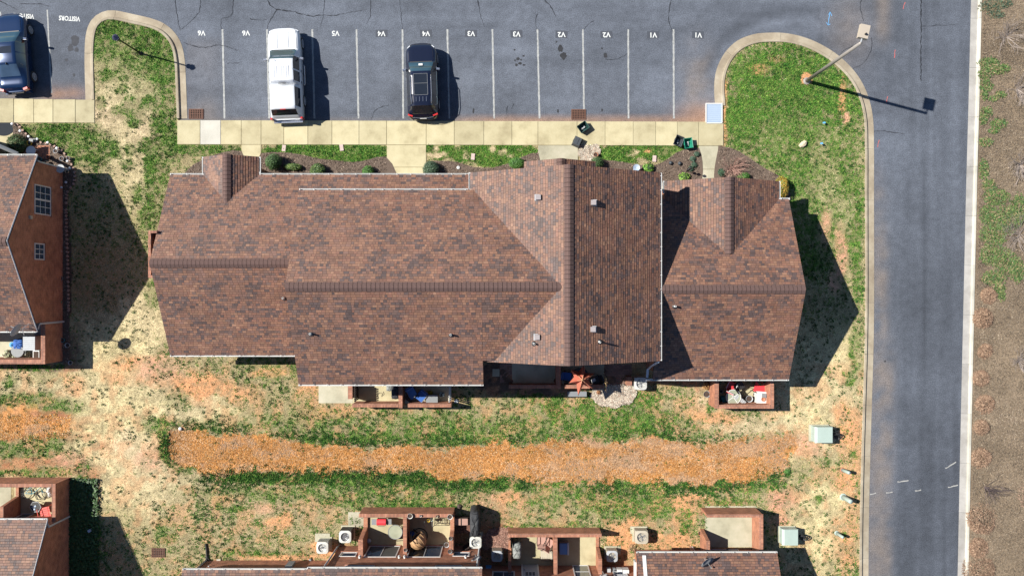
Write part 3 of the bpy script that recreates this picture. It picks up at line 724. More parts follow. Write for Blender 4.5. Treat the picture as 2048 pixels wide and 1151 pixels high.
def lawn_field(gx, gy):
    px = gx * 33 + 1024; py = 575.5 - gy * 33
    nA = fbm(gx * 0.9, gy * 0.9, 41, 4) - 0.5; nB = fbm(gx * 2.7, gy * 2.7, 57, 4) - 0.5; nC = fbm(gx * 6.5, gy * 6.5, 63, 3) - 0.5
    wx = px + 46 * nA + 20 * nB; wy = py + 46 * (fbm(gx * 0.9 + 50, gy * 0.9, 43, 4) - 0.5) + 20 * (fbm(gx * 2.7, gy * 2.7 + 90, 59, 4) - 0.5)
    F_ = np.zeros(gx.shape + (5,))
    F_[:] = (*TY['t'][0], TY['t'][1], TY['t'][2])
    for cx, cy, rx, ry, t, s in BL:
        if t in 'sbyG' and s < 1.0: s *= 0.86
        small = max(rx, ry) < 45
        ux = px * 0.6 + wx * 0.4 if small else wx; uy = py * 0.6 + wy * 0.4 if small else wy
        if ry < 16: uy = py * 0.75 + wy * 0.25
        if rx < 16: ux = px * 0.75 + wx * 0.25
        d = np.sqrt(((ux - cx) / rx) ** 2 + ((uy - cy) / ry) ** 2)
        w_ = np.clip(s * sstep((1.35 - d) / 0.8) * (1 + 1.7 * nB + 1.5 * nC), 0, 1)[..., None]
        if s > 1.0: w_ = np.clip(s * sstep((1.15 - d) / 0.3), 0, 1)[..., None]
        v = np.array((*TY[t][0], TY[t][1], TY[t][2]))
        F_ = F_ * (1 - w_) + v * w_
    # bark-mulched swale
    bx = px + 22 * nB; by = py + 24 * nB + 12 * nC + 26 * (fbm(gx * 0.7, gy * 0.7, 211, 3) - 0.5)
    ib = inpoly(bx, by, BAND)
    v = np.array((*TY['m'][0], TY['m'][1], TY['m'][2]))
    mix = np.clip(0.93 + 0.5 * nC, 0, 1) * ib
    F_ = F_ * (1 - mix[..., None]) + v * mix[..., None]
    var = np.array((0.36, 0.24, 0.155)); g2 = np.clip((fbm(gx * 0.5, gy * 1.1, 71, 4) - 0.5) * 4, 0, 0.7) * ib
    F_[..., :3] = F_[..., :3] * (1 - g2[..., None]) + var * g2[..., None]
    # clay showing through the thin turf of the back yards
    back = sstep((py - 690) / 60) * (1 - ib)
    cl_ = back * np.clip((fbm(gx * 1.9, gy * 1.9, 151, 4) - 0.48) * 3.0, 0, 0.46)
    F_[..., :3] = F_[..., :3] * (1 - cl_[..., None]) + np.array((0.42, 0.215, 0.11)) * cl_[..., None]
    F_[..., 3] *= 1 - 0.45 * cl_
    F_[..., 4] = np.clip(F_[..., 4] + 0.55 * nB + 0.5 * nC, 0, 1)
    # broad tonal drift
    F_[..., :3] *= (1 + 0.5 * nB + 0.55 * nC)[..., None]
    return np.clip(F_, 0.01, 1.0), px, py, nA, nB


def band_z(px, py):
    up = np.interp(px, [p[0] for p in BAND_U], [p[1] for p in BAND_U]); lo = np.interp(px, [p[0] for p in BAND_L][::-1], [p[1] for p in BAND_L][::-1])
    t = np.clip((py - up + 25) / (lo - up + 50), 0, 1); e = sstep((px - 300) / 60) * sstep((1640 - px) / 60)
    z = -0.20 * np.sin(t * math.pi) ** 2 * e
    t2 = np.clip((py - 805) / 90, 0, 1); return z - 0.14 * np.sin(t2 * math.pi) ** 2 * sstep((160 - px) / 40)


def lawn_mesh():
    st = 0.1
    xs = np.arange(-36, 22.01, st); ys = np.arange(-21.5, 17.01, st)
    gx, gy = np.meshgrid(xs, ys)
    F_, px, py, nA, nB = lawn_field(gx, gy)
    keep = inpoly(px, py, LAWN)
    z = 0.085 + 0.045 * nA + 0.02 * nB + band_z(px, py)
    H_, W_ = gx.shape; idx = np.arange(H_ * W_).reshape(H_, W_)
    kc = keep[:-1, :-1] | keep[1:, 1:] | keep[1:, :-1] | keep[:-1, 1:]
    # nothing to see under the houses
    mid_x = px[:-1, :-1]; mid_y = py[:-1, :-1]
    hid = ((mid_x > 420) & (mid_x < 1480) & (mid_y > 380) & (mid_y < 690)) | ((mid_x > 420) & (mid_x < 1500) & (mid_y > 1165)) | ((mid_x < 100) & (mid_y > 380) & (mid_y < 620))
    kc &= ~hid
    q = np.stack([idx[:-1, :-1], idx[:-1, 1:], idx[1:, 1:], idx[1:, :-1]], -1)[kc]
    used = np.unique(q); rm = np.zeros(H_ * W_, int); rm[used] = np.arange(len(used))
    vv = np.stack([gx, gy, z], -1).reshape(-1, 3)[used]
    return np_mesh('lawn', vv, rm[q].ravel(), 4, F_[..., :3].reshape(-1, 3)[used], 'POINT', smooth=True)


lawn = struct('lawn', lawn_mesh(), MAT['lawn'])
mb = MB()
mb.box(-120, -35.9, -120, 10.4, -0.4, 0.06); mb.box(-35.9, 21.5, -120, -21.4, -0.4, 0.06)
struct('outer_lawn', mb.mesh('outer_lawn'), M('outer_grass', (0.2, 0.18, 0.09), 0.95, var=0.5, scale=1.2))

NOGRASS = [(415, 345, 1480, 690), (605, 689, 1560, 750), (1437, 768, 1545, 810), (704, 770, 900, 812), (636, 764, 706, 806), (1000, 728, 1208, 776), (730, 1030, 905, 1110), (1018, 1066, 1200, 1160), (1412, 1028, 1520, 1110), (-200, 330, 112, 730), (-200, 960, 135, 1300), (356, 241, 1446, 292),
           (774, 290, 853, 360), (1076, 290, 1158, 330), (1397, 290, 1436, 370), (484, 288, 523, 345), (-200, 198, 191, 248), (-50, 247, 29, 300), (415, 1120, 1520, 1300)]


def scatter_rects(px, py):
    ok = np.ones(px.shape, bool)
    for a, b, c, d in NOGRASS: ok &= ~((px > a) & (px < c) & (py > b) & (py < d))
    return ok


BEDS = [[(523, 307), (545, 305), (575, 306), (610, 311), (640, 318), (680, 322), (705, 325), (735, 321), (772, 314), (774, 362), (523, 362)],
        [(853, 324), (880, 322), (915, 325), (945, 334), (985, 336), (1020, 326), (1045, 314), (1076, 306), (1076, 335), (1050, 345), (935, 362), (853, 362)],
        [(1196, 318), (1222, 322), (1260, 327), (1300, 333), (1330, 322), (1352, 306), (1397, 297), (1397, 372), (1322, 372), (1196, 350)],
        [(1436, 292), (1462, 297), (1480, 305), (1500, 318), (1530, 338), (1556, 352), (1574, 372), (1580, 400), (1560, 405), (1436, 380)],
        [(372, 345), (388, 330), (410, 318), (445, 306), (484, 303), (484, 345), (420, 360), (372, 352)],
        [(29, 248), (38, 250), (55, 268), (76, 283), (104, 290), (126, 302), (142, 322), (152, 345), (150, 368), (138, 384), (135, 420), (138, 520), (140, 620), (141, 700), (141, 722), (125, 724), (110, 724), (108, 600), (105, 400), (40, 380), (29, 300)]]


def grass():
    n = 500000
    x = NR.uniform(-32.5, 22.2, n); y = NR.uniform(-18.6, 16.6, n)
    F_, px, py, nA, nB = lawn_field(x[None, :], y[None, :])
    F_ = F_[0]; px = px[0]; py = py[0]; nA = nA[0]; nB = nB[0]
    ok = inpoly(px, py, LAWN) & scatter_rects(px, py) & (NR.random(n) < F_[:, 3])
    for b in BEDS: ok &= ~inpoly(px, py, b)
    # keep clear of the kerb edge
    x, y, px, py, nA, nB, F_ = x[ok], y[ok], px[ok], py[ok], nA[ok], nB[ok], F_[ok]
    n = len(x)
    z = 0.075 + 0.045 * nA + 0.02 * nB + band_z(px, py)
    cl = 0.5 + 1.25 * (fbm(x * 4.2, y * 4.2, 91, 3) - 0.5)
    green = (0.78 * cl + 0.22 * NR.random(n)) < (0.10 + 0.78 * F_[:, 4])
    tone = NR.random(n)[:, None]
    cg = np.where(tone < 0.4, (0.026, 0.085, 0.011), np.where(tone < 0.75, (0.056, 0.140, 0.018), (0.120, 0.190, 0.036)))
    ol = np.where(tone < 0.5, (0.075, 0.115, 0.028), (0.135, 0.165, 0.055)); k_ = np.clip((0.72 - F_[:, 4:5]) * 1.5, 0, 0.8)
    cg = (cg * (0.8 + 0.5 * F_[:, 4:5])) * (1 - k_) + ol * k_
    cs = np.where(tone < 0.5, (0.40, 0.33, 0.185), np.where(tone < 0.8, (0.30, 0.26, 0.13), (0.50, 0.44, 0.29)))
    cs = cs * 0.55 + F_[:, :3] * 0.55
    col = np.where(green[:, None], cg, cs) * NR.uniform(0.75, 1.3, n)[:, None]
    size = np.where(green, NR.uniform(0.05, 0.11, n), NR.uniform(0.04, 0.085, n)) * (0.8 + 0.4 * F_[:, 4])
    B = 3
    a0 = NR.uniform(0, 6.28, n)
    V = np.empty((n, B, 3, 3), np.float32)
    for b in range(B):
        a = a0 + b * (6.28 / B) + NR.uniform(-.5, .5, n); lean = NR.uniform(0.35, 1.1, n); w_ = size * NR.uniform(0.2, 0.38, n)
        ca, sa = np.cos(a), np.sin(a)
        ox = x + NR.uniform(-.03, .03, n); oy = y + NR.uniform(-.03, .03, n)
        V[:, b, 0] = np.stack([ox - sa * w_, oy + ca * w_, z], -1)
        V[:, b, 1] = np.stack([ox + sa * w_, oy - ca * w_, z], -1)
        V[:, b, 2] = np.stack([ox + ca * size * lean, oy + sa * size * lean, z + size * NR.uniform(0.35, 0.85, n)], -1)
    m = np_mesh('grass_blades', V.reshape(-1, 3), np.arange(n * B * 3), 3, np.repeat(np.repeat(col, B, 0), 3, 0), 'CORNER')
    return m


gr = link('lawn_grass', grass(), MAT['grass'])


def clumps():
    n = 34000
    x = NR.uniform(-32.5, 22.2, n); y = NR.uniform(-18.6, 16.6, n)
    # thick dark rims of the swale
    ex = NR.uniform(400, 1580, 3000); lo = np.interp(ex, [p[0] for p in BAND_L][::-1], [p[1] for p in BAND_L][::-1]); ey = lo + 9 + NR.normal(0, 10, 3000)
    ux = NR.uniform(320, 1500, 1100); uy = np.interp(ux, [p[0] for p in BAND_U], [p[1] for p in BAND_U]) - 2 - np.abs(NR.normal(0, 13, 1100))
    wx_ = NR.normal(334, 13, 170); wy_ = NR.normal(893, 26, 170) 
    ex = np.concatenate([ex, ux, wx_]); ey = np.concatenate([ey, uy, wy_]); rim = np.concatenate([np.zeros(n, bool), np.ones(len(ex), bool)])
    x = np.concatenate([x, (ex - 1024) / 33]); y = np.concatenate([y, (575.5 - ey) / 33]); n = len(x)
    F_, px, py, nA, nB = lawn_field(x[None, :], y[None, :]); F_ = F_[0]; px, py, nA, nB = px[0], py[0], nA[0], nB[0]
    dens = fbm(x * 0.8, y * 0.8, 131, 3)
    ok = inpoly(px, py, LAWN) & scatter_rects(px, py) & (NR.random(n) < np.clip((0.30 + 1.2 * F_[:, 4]) * (F_[:, 3] + 0.2) * sstep((dens - 0.33) / 0.3), 0, 1))
    ok |= rim & (NR.random(n) < sstep((fbm(x * 0.8, y * 0.8, 137, 3) - 0.36) / 0.3) * (0.35 + 0.65 * sstep((1150 - px) / 350)))
    for b in BEDS: ok &= ~inpoly(px, py, b)
    x, y, px, py, nA, nB = x[ok], y[ok], px[ok], py[ok], nA[ok], nB[ok]; n = len(x); B = 14
    z = (0.075 + 0.045 * nA + 0.02 * nB + band_z(px, py))[:, None] * np.ones((1, B)); r = NR.uniform(0.04, 0.12, n)[:, None]
    a = NR.uniform(0, 6.28, (n, B)); k = NR.random((n, B)) ** .5; ox = x[:, None] + r * k * np.cos(a) * .6; oy = y[:, None] + r * k * np.sin(a) * .6; L = NR.uniform(.05, .10, (n, B)); w_ = L * NR.uniform(.2, .35, (n, B)); ca, sa = np.cos(a), np.sin(a)
    V = np.stack([np.stack([ox - sa * w_, oy + ca * w_, z], -1), np.stack([ox + sa * w_, oy - ca * w_, z], -1), np.stack([ox + ca * L * .7, oy + sa * L * .7, z + L], -1)], 2)
    c = np.array([(0.012, 0.052, 0.010), (0.020, 0.070, 0.012), (0.032, 0.09, 0.016)])[NR.integers(0, 3, n)]
    return np_mesh('grass_clumps', V.reshape(-1, 3), np.arange(n * B * 3), 3, np.repeat(np.repeat(c, B, 0) * NR.uniform(.8, 1.25, n * B)[:, None], 3, 0), 'CORNER')
gc = link('grass_clumps', clumps(), MAT['grass'])
tag(gc, 'dark green grass clumps dotted through the paler lawn', 'grass', kind='stuff')
tag(gr, 'short patchy grass, green tufts among straw blades, over the whole yard', 'grass', kind='stuff')


def litter(name, polyfn, n, box_, cols, lmin, lmax, wmin, wmax, zfn, mat, label, cat, tilt=0.25):
    px = NR.uniform(box_[0], box_[2], n); py = NR.uniform(box_[1], box_[3], n)
    ok = polyfn(px, py); px, py = px[ok], py[ok]; n = len(px)
    x = (px - 1024) / 33; y = (575.5 - py) / 33; z = zfn(x, y, px, py)
    a = NR.uniform(0, 6.28, n); L = NR.uniform(lmin, lmax, n); w_ = NR.uniform(wmin, wmax, n); ca, sa = np.cos(a), np.sin(a); t = NR.uniform(-tilt, tilt, n) * L; t2 = NR.uniform(-tilt, tilt, n) * w_
    V = np.empty((n, 4, 3), np.float32)
    for k, (u, v) in enumerate(((-1, -1), (1, -1), (1, 1), (-1, 1))):
        V[:, k] = np.stack([x + u * L * ca - v * w_ * sa, y + u * L * sa + v * w_ * ca, z + u * t + v * t2], -1)
    C = np.array(cols)[NR.integers(0, len(cols), n)] * NR.uniform(0.7, 1.25, n)[:, None]
    if name in ('swale_bark', 'verge_mulch'):
        d1 = fbm(x * 0.55, y * 1.0, 201, 4); d2 = np.clip((fbm(x * 0.8, y * 1.3, 207, 4) - 0.5) * 4.5, 0, 0.62)[:, None]
        C = C * (0.55 + 0.9 * d1)[:, None]
        if name == 'swale_bark': C = C * (1 - d2) + np.array((0.33, 0.24, 0.17)) * d2 * NR.uniform(0.7, 1.3, n)[:, None]
    o = link(name, np_mesh(name, V.reshape(-1, 3), np.arange(n * 4), 4, np.repeat(C, 4, 0), 'CORNER'), mat)
    return tag(o, label, cat, kind='stuff')


def lawn_z(x, y, px, py):
    return 0.085 + 0.045 * (fbm(x * 0.9, y * 0.9, 41, 4) - 0.5) + 0.02 * (fbm(x * 2.7, y * 2.7, 57, 4) - 0.5) + band_z(px, py) + NR.uniform(0.008, 0.03, len(x))


def in_band(px, py):
    nb = fbm((px - 1024) / 33 * 2.7, (575.5 - py) / 33 * 2.7, 57, 3) - 0.5
    j = NR.normal(0, 4.5, px.shape); n3 = fbm((px - 1024) / 33 * 0.7, (575.5 - py) / 33 * 0.7, 211, 3) - 0.5
    thin = NR.random(px.shape) < 0.45 + 1.1 * fbm((px - 1024) / 33 * 1.1, (575.5 - py) / 33 * 1.1, 213, 3)
    return thin & (inpoly(px + 22 * nb + j, py + 24 * nb + 26 * n3 + j, BAND) | ((px < 146 + 20 * nb) & (py > 828 + 20 * nb) & (py < 878 + 14 * nb)))
litter('swale_bark', in_band, 110000, (-20, 820, 1620, 985), [(0.42, 0.18, 0.048), (0.33, 0.14, 0.04), (0.48, 0.235, 0.075), (0.20, 0.088, 0.03), (0.48, 0.33, 0.19), (0.40, 0.185, 0.055), (0.44, 0.20, 0.055)], 0.015, 0.055, 0.006, 0.015, lawn_z, MAT['chips'], 'orange pine straw and bark filling the drainage swale', 'pine straw', 0.35)

# mulch beds
beds = struct('planting_bed', None, None)
for poly in BEDS:
    pp = smooth_path([G(*q)[:2] for q in poly + [poly[0]]], 0.4)[:-1] if poly is not BEDS[5] else [G(*q)[:2] for q in poly]
    m = MB(); m.prism([tuple(q) for q in pp], 0.0, 0.135)
    struct('mulch_bed', m.mesh('mulch_bed'), MAT.setdefault('mulch', M('brown_mulch', (0.10, 0.072, 0.055), 0.95, var=0.45, scale=16, bump=0.8)), beds)
def in_beds(px, py):
    r = np.zeros(px.shape, bool)
    for b in BEDS: r |= inpoly(px, py, b)
    return r
litter('bed_mulch', in_beds, 120000, (20, 240, 1600, 735), [(0.115, 0.08, 0.06), (0.16, 0.118, 0.09), (0.075, 0.054, 0.042), (0.23, 0.175, 0.135), (0.09, 0.068, 0.056)], 0.02, 0.06, 0.008, 0.02, lambda x, y, px, py: 0.14 + NR.uniform(0, 0.03, len(x)), MAT['chips'], 'brown shredded mulch on the planting beds by the house fronts', 'mulch', 0.4)

# pale stone patches
GR1 = [(1157, 293), (1192, 293), (1198, 305), (1196, 318), (1180, 322), (1158, 322)]
GR2 = [(1186, 792), (1180, 782), (1192, 778), (1215, 772), (1262, 770), (1270, 780), (1264, 798), (1252, 806), (1228, 813), (1200, 806)]
GR3 = [(908, 1036), (940, 1036), (940, 1060), (908, 1060)]
GR4 = [(985, 1055), (1018, 1055), (1018, 1094), (965, 1094), (960, 1075)]
PAV = [(0.42, 0.37, 0.30), (0.35, 0.30, 0.235), (0.50, 0.46, 0.39), (0.25, 0.19, 0.15), (0.41, 0.31, 0.24)]
for nm, pg, n, cols, lab in (('pale_gravel', GR1, 7000, PAV, 'pale pinkish gravel patch beside the front path under a flower pot'), ('pale_gravel', GR2, 16000, PAV, 'pale river stones spread on the grass below the rust umbrella'),
                             ('red_mulch', GR3, 7000, [(0.19, 0.095, 0.07), (0.13, 0.07, 0.055)], 'red-brown mulch around the pinkish wooden chest'), ('red_mulch', GR4, 9000, [(0.23, 0.125, 0.095), (0.16, 0.085, 0.065), (0.29, 0.18, 0.14)], 'red-brown mulch between the tarp and the brick patio wall')):
    bx = [p[0] for p in pg]; by = [p[1] for p in pg]
    litter(nm, lambda a, b, pg=pg: inpoly(a + 8 * (vnoise(a / 9, b / 9, 4) - .5), b + 8 * (vnoise(a / 9, b / 9, 8) - .5) + NR.normal(0, 1.8, a.shape), pg), n, (min(bx) - 3, min(by) - 3, max(bx) + 3, max(by) + 3), cols, 0.022, 0.05, 0.018, 0.035, lambda x, y, px, py: 0.12 + NR.uniform(0, 0.045, len(x)), MAT['chips'], lab, 'gravel' if 'gravel' in nm else 'mulch', 0.5)

# verge east of the road
def verge():
    st = 0.15; xs = np.arange(26.8, 47, st); ys = np.arange(-26, 26, st); gx, gy = np.meshgrid(xs, ys)
    px = gx * 33 + 1024; py = 575.5 - gy * 33
    ex = np.interp(py, [p[1] for p in KR][::-1], [p[0] for p in KR][::-1])
    n1 = fbm(gx * 0.5, gy * 0.5, 5, 4); n2 = fbm(gx * 2.2, gy * 2.2, 6, 4)
    col = np.empty(gx.shape + (3,)); col[:] = (0.165, 0.125, 0.086); col *= (0.62 + 0.5 * n1 + 0.4 * (n2 - .2))[..., None]
    keep = px > ex + 0.5; H_, W_ = gx.shape; idx = np.arange(H_ * W_).reshape(H_, W_)
    kc = keep[:-1, :-1] | keep[1:, 1:]
    q = np.stack([idx[:-1, :-1], idx[:-1, 1:], idx[1:, 1:], idx[1:, :-1]], -1)[kc]
    used = np.unique(q); rm = np.zeros(H_ * W_, int); rm[used] = np.arange(len(used))
    vv = np.stack([gx, gy, 0.10 + 0.06 * (n1 - .5) + 0.03 * (n2 - .5)], -1).reshape(-1, 3)[used]
    return np_mesh('verge', vv, rm[q].ravel(), 4, col.reshape(-1, 3)[used], 'POINT', smooth=True)
struct('verge', verge(), MAT['lawn'])
litter('verge_mulch', lambda a, b: a > np.interp(b, [p[1] for p in KR][::-1], [p[0] for p in KR][::-1]) + 4, 60000, (1925, -20, 2130, 1180), [(0.185, 0.145, 0.105), (0.145, 0.113, 0.083), (0.235, 0.19, 0.14), (0.115, 0.088, 0.067), (0.195, 0.155, 0.11)], 0.015, 0.05, 0.007, 0.015, lambda x, y, px, py: 0.115 + NR.uniform(0, 0.04, len(x)), MAT['chips'], 'grey-brown bark mulch covering the verge beyond the road kerb', 'mulch', 0.4)

# ================================================================== HOUSES
TABC = np.array([(0.176, 0.094, 0.062), (0.142, 0.078, 0.056), (0.130, 0.074, 0.058), (0.158, 0.080, 0.056), (0.074, 0.052, 0.049), (0.102, 0.066, 0.056), (0.192, 0.108, 0.072)])
TABC = TABC * np.array((0.99, 0.96, 0.95))


def shingles(slopes, seed):
    """every tab of the given roof slopes as real overlapping geometry, one mesh.
    slope: (A, B, C, keep) with A,B = eave corners (left to right seen from outside, looking up-slope), C = ridge corner above A"""
    rg = np.random.default_rng(seed); VV = []; CC = []
    for A, B, C, keep in slopes:
        A, B, C = (np.array(q, float) for q in (A, B, C))
        u = B - A; Lu = np.linalg.norm(u); u /= Lu; v = C - A; v -= u * v.dot(u); Lv = np.linalg.norm(v); v /= Lv
        n = np.cross(u, v); n /= np.linalg.norm(n)
        if n[2] < 0: n = -n
        e = 0.142; rows = int(Lv / e); e = Lv / rows
        for r in range(rows):
            x = -rg.uniform(0, 0.3); w_ = []
            xs = [0.0]
            while xs[-1] < Lu: xs.append(xs[-1] + rg.choice([0.13, 0.18, 0.22, 0.27]))
            xs = np.clip(np.array(xs), 0, Lu); xs = np.unique(xs)
            x0, x1 = xs[:-1], xs[1:]
            mid = A + np.outer((x0 + x1) / 2, u) + v * (r + .5) * e
            ok = np.ones(len(x0), bool) if keep is None else keep(mid[:, 0], mid[:, 1])
            x0, x1, mid = x0[ok], x1[ok], mid[ok]
            k = len(x0)
            if k == 0: continue
            t = np.where(rg.random(k) < 0.5, 0.018, 0.011) + rg.uniform(0, .003, k)
            s0 = r * e + (0.0 if r else -0.03) + rg.uniform(-.002, .002, k); s1 = (r + 1) * e - 0.022
            def pt(xx, s, h): return A + xx[:, None] * u + (np.zeros(k) + s)[:, None] * v + (np.zeros(k) + h)[:, None] * n
            g = 0.005
            a, b = pt(x0 + g, s0, t + .004), pt(x1 - g, s0, t + .004); c, d = pt(x1 - g, s1, 0.004 + 0 * t), pt(x0 + g, s1, 0.004 + 0 * t)
            a2, b2 = pt(x0 + g, s0, -0.002), pt(x1 - g, s0, -0.002)
            VV.append(np.stack([a, b, c, d, a2, b2, b, a], 1).reshape(-1, 3))
            nz = fbm(((x0 + x1) / 2 + 7 * r * 0) * 0.95, np.zeros(k) + r * e * 1.5 + seed, seed, 3) * 0.55 + 0.225 + rg.normal(0, 0.12, k)
            rr = rg.random(k); ci = np.where(nz < 0.40, np.where(rr < .6, 4, np.where(rr < .85, 5, 2)), np.where(nz < 0.52, np.where(rr < .4, 2, np.where(rr < .7, 1, np.where(rr < .85, 5, 3))), np.where(rr < .40, 0, np.where(rr < .62, 3, np.where(rr < .8, 1, np.where(rr < .92, 6, 2))))))
            cc = TABC[ci] * rg.uniform(0.85, 1.15, k)[:, None]
            CC.append(np.repeat(np.concatenate([cc, cc * 0.9], 1).reshape(-1, 3), 4, 0))
    V_ = np.concatenate(VV); C_ = np.concatenate(CC)
    return np_mesh('shingles', V_, np.arange(len(V_)), 4, C_, 'CORNER')


def deck(mb, A, B, C, t=0.14):
    """solid slab under a roof slope"""
    A, B, C = Vector(A), Vector(B), Vector(C); D = B + (C - A)
    dn = Vector((0, 0, -t)); top = [A, B, D, C]
    vs_ = [tuple(p) for p in top] + [tuple(p + dn) for p in top]
    mb.add(vs_, [(0, 1, 2, 3), (7, 6, 5, 4), (0, 4, 5, 1), (1, 5, 6, 2), (2, 6, 7, 3), (3, 7, 4, 0)])


_cap_mesh = {}
def ridge_caps(roof, a, b, w_=0.235, pitch=0.5, exp=0.225):
    """overlapping cap shingles along a ridge on a raised ridge vent, each its own piece"""
    a, b = Vector(a), Vector(b); d = (b - a); L = d.length; d.normalize(); ang = math.atan2(d.y, d.x)
    key = round(pitch, 2)
    if key not in _cap_mesh:
        m = MB(); l = exp - 0.02; t0, t1 = 0.048, 0.036; dr = w_ * pitch
        ps = lambda x, h: [(x, -w_, h - dr), (x, -0.05, h - 0.012), (x, 0.05, h - 0.012), (x, w_, h - dr)]
        v0, v1 = ps(0, t0), ps(l, t1); vb = [(x, y, z - 0.03) for x, y, z in v0]; vb1 = [(x, y, z - 0.03) for x, y, z in v1]
        m.add(v0 + v1 + vb + vb1, [(0, 4, 5, 1), (1, 5, 6, 2), (2, 6, 7, 3), (0, 1, 9, 8), (1, 2, 10, 9), (2, 3, 11, 10), (3, 7, 15, 11), (0, 8, 12, 4)])
        for i, f in enumerate(m.f): m.f[i] = tuple(reversed(f)) if False else f
        _cap_mesh[key] = m.mesh('ridge_shingle'); _cap_mesh[key].materials.append(MAT['ridge'])
    r = roof
    while r.parent: r = r.parent
    n = int(L / exp)
    m = MB(); pf = lambda x, h: [(x, -w_, h - w_ * pitch), (x, 0, h), (x, w_, h - w_ * pitch)]
    m.add(pf(0, .03) + pf(L, .03) + pf(0, -.05) + pf(L, -.05), [(0, 3, 4, 1), (1, 4, 5, 2), (0, 6, 9, 3), (2, 5, 11, 8), (0, 1, 7, 6), (1, 2, 8, 7), (3, 9, 10, 4), (4, 10, 11, 5)])
    m.v = [(a.x - r.location.x + x * d.x - y * d.y, a.y - r.location.y + x * d.y + y * d.x, a.z - r.location.z + z_) for x, y, z_ in m.v]
    link('ridge_vent', m.mesh('ridge_vent'), MAT['deck'], roof)
    for k in range(n):
        p = a + d * (k * L / n)
        o = link('ridge_shingle', _cap_mesh[key], None, roof)
        o.location = (p.x - r.location.x, p.y - r.location.y, p.z - r.location.z + 0.016); o.rotation_euler = (0, 0, ang)


def gutter(parent, a, b, out, mat='gutter', brackets=True):
    """open K-style gutter from a to b; out = outward unit vector (2D)"""
    a, b = Vector(a), Vector(b); m = MB(); w_ = 0.115; h = 0.12; t = 0.012
    o = Vector((out[0], out[1], 0)); d = (b - a).normalized()
    def slab(p, q, s0, s1, z0, z1):
        vs_ = []
        for e in (p, q):
            for s, z in ((s0, z0), (s1, z0), (s1, z1), (s0, z1)): vs_.append(tuple(e + o * s + Vector((0, 0, z))))
        m.add(vs_, [(3, 2, 1, 0), (4, 5, 6, 7), (0, 1, 5, 4), (1, 2, 6, 5), (2, 3, 7, 6), (3, 0, 4, 7)])
    slab(a, b, 0.0, w_, -h, -h + t); slab(a, b, w_ - 0.028, w_, -h + t, -0.01); slab(a, b, 0, 0.03, -h + t, -0.005)
    slab(a, a + d * 0.02, 0, w_, -h, -0.012); slab(b - d * 0.02, b, 0, w_, -h, -0.012)
    if brackets:
        L = (b - a).length; n = max(1, int(L / 0.75))
        for k in range(n + 1):
            p = a + d * (L * k / n) * 0.98 + d * 0.02; slab(p, p + d * 0.035, 0.0, w_ + 0.006, -0.03, 0.004)
    return part('gutter', m, MAT[mat], parent)


def downspout(parent, pts, mat='gutter', r=0.045):
    m = MB(); m.tube(pts, r, 4); return part('downspout', m, MAT[mat], parent)


def gable_walls(x0, x1, y0, y1, ze, zr, axis='x', z0=-0.1):
    m = MB(); 
    if axis == 'x':
        yc = (y0 + y1) / 2; pr = [(y0, z0), (y1, z0), (y1, ze), (yc, zr), (y0, ze)]
        vs_ = [(x0, y, z) for y, z in pr] + [(x1, y, z) for y, z in pr]
    else:
        xc = (x0 + x1) / 2; pr = [(x0, z0), (x1, z0), (x1, ze), (xc, zr), (x0, ze)]
        vs_ = [(x, y1, z) for x, z in pr] + [(x, y0, z) for x, z in pr]
    m.add(vs_, [(4, 3, 2, 1, 0), (5, 6, 7, 8, 9), (0, 1, 6, 5), (1, 2, 7, 6), (2, 3, 8, 7), (3, 4, 9, 8), (4, 0, 5, 9)])
    return m


def slopes_of(x0, x1, y0, y1, ze, zr, axis='x', keep=None, ridge=None):
    """two shingle slopes + their decks for a plain gable roof"""
    if axis == 'x':
        yc = ridge if ridge is not None else (y0 + y1) / 2
        return [((x0, y0, ze), (x1, y0, ze), (x0, yc, zr), keep), ((x1, y1, ze), (x0, y1, ze), (x1, yc, zr), keep)]
    xc = ridge if ridge is not None else (x0 + x1) / 2
    return [((x1, y0, ze), (x1, y1, ze), (xc, y0, zr), keep), ((x0, y1, ze), (x0, y0, ze), (xc, y1, zr), keep)]


def vent_pipe(root, px, py, zf, h=0.35, r=0.05):
    x, y, z = px, py, zf
    m = MB(); m.lathe([(0.14, z - 0.02), (0.13, z + 0.03), (0.06, z + 0.06)], 10, (x, y)); o = part('vent_pipe', m, MAT['black'], root)
    m = MB(); m.lathe([(r, z), (r, z + h), (r * .7, z + h), (r * .7, z + h - .1)], 10, (x, y), caps=False); part('pipe_collar', m, MAT['white'], o, True)


def box_vent(root, x, y, zf, slope_dir, s=0.33):
    m = MB(); m.box(x - s * .55, x + s * .55, y - s * .5, y + s * .5, zf - 0.10, zf + 0.03); o = part('roof_vent', m, MAT['lightgrey'], root)
    m = MB(); m.box(x - s * .42, x + s * .42, y - s * .42, y + s * .42, zf + 0.03, zf + 0.22, taper=0.92); part('vent_hood', m, MAT.setdefault('vent_hood', M('weathered_vent', (0.27, 0.24, 0.24), 0.5, var=.1)), o)


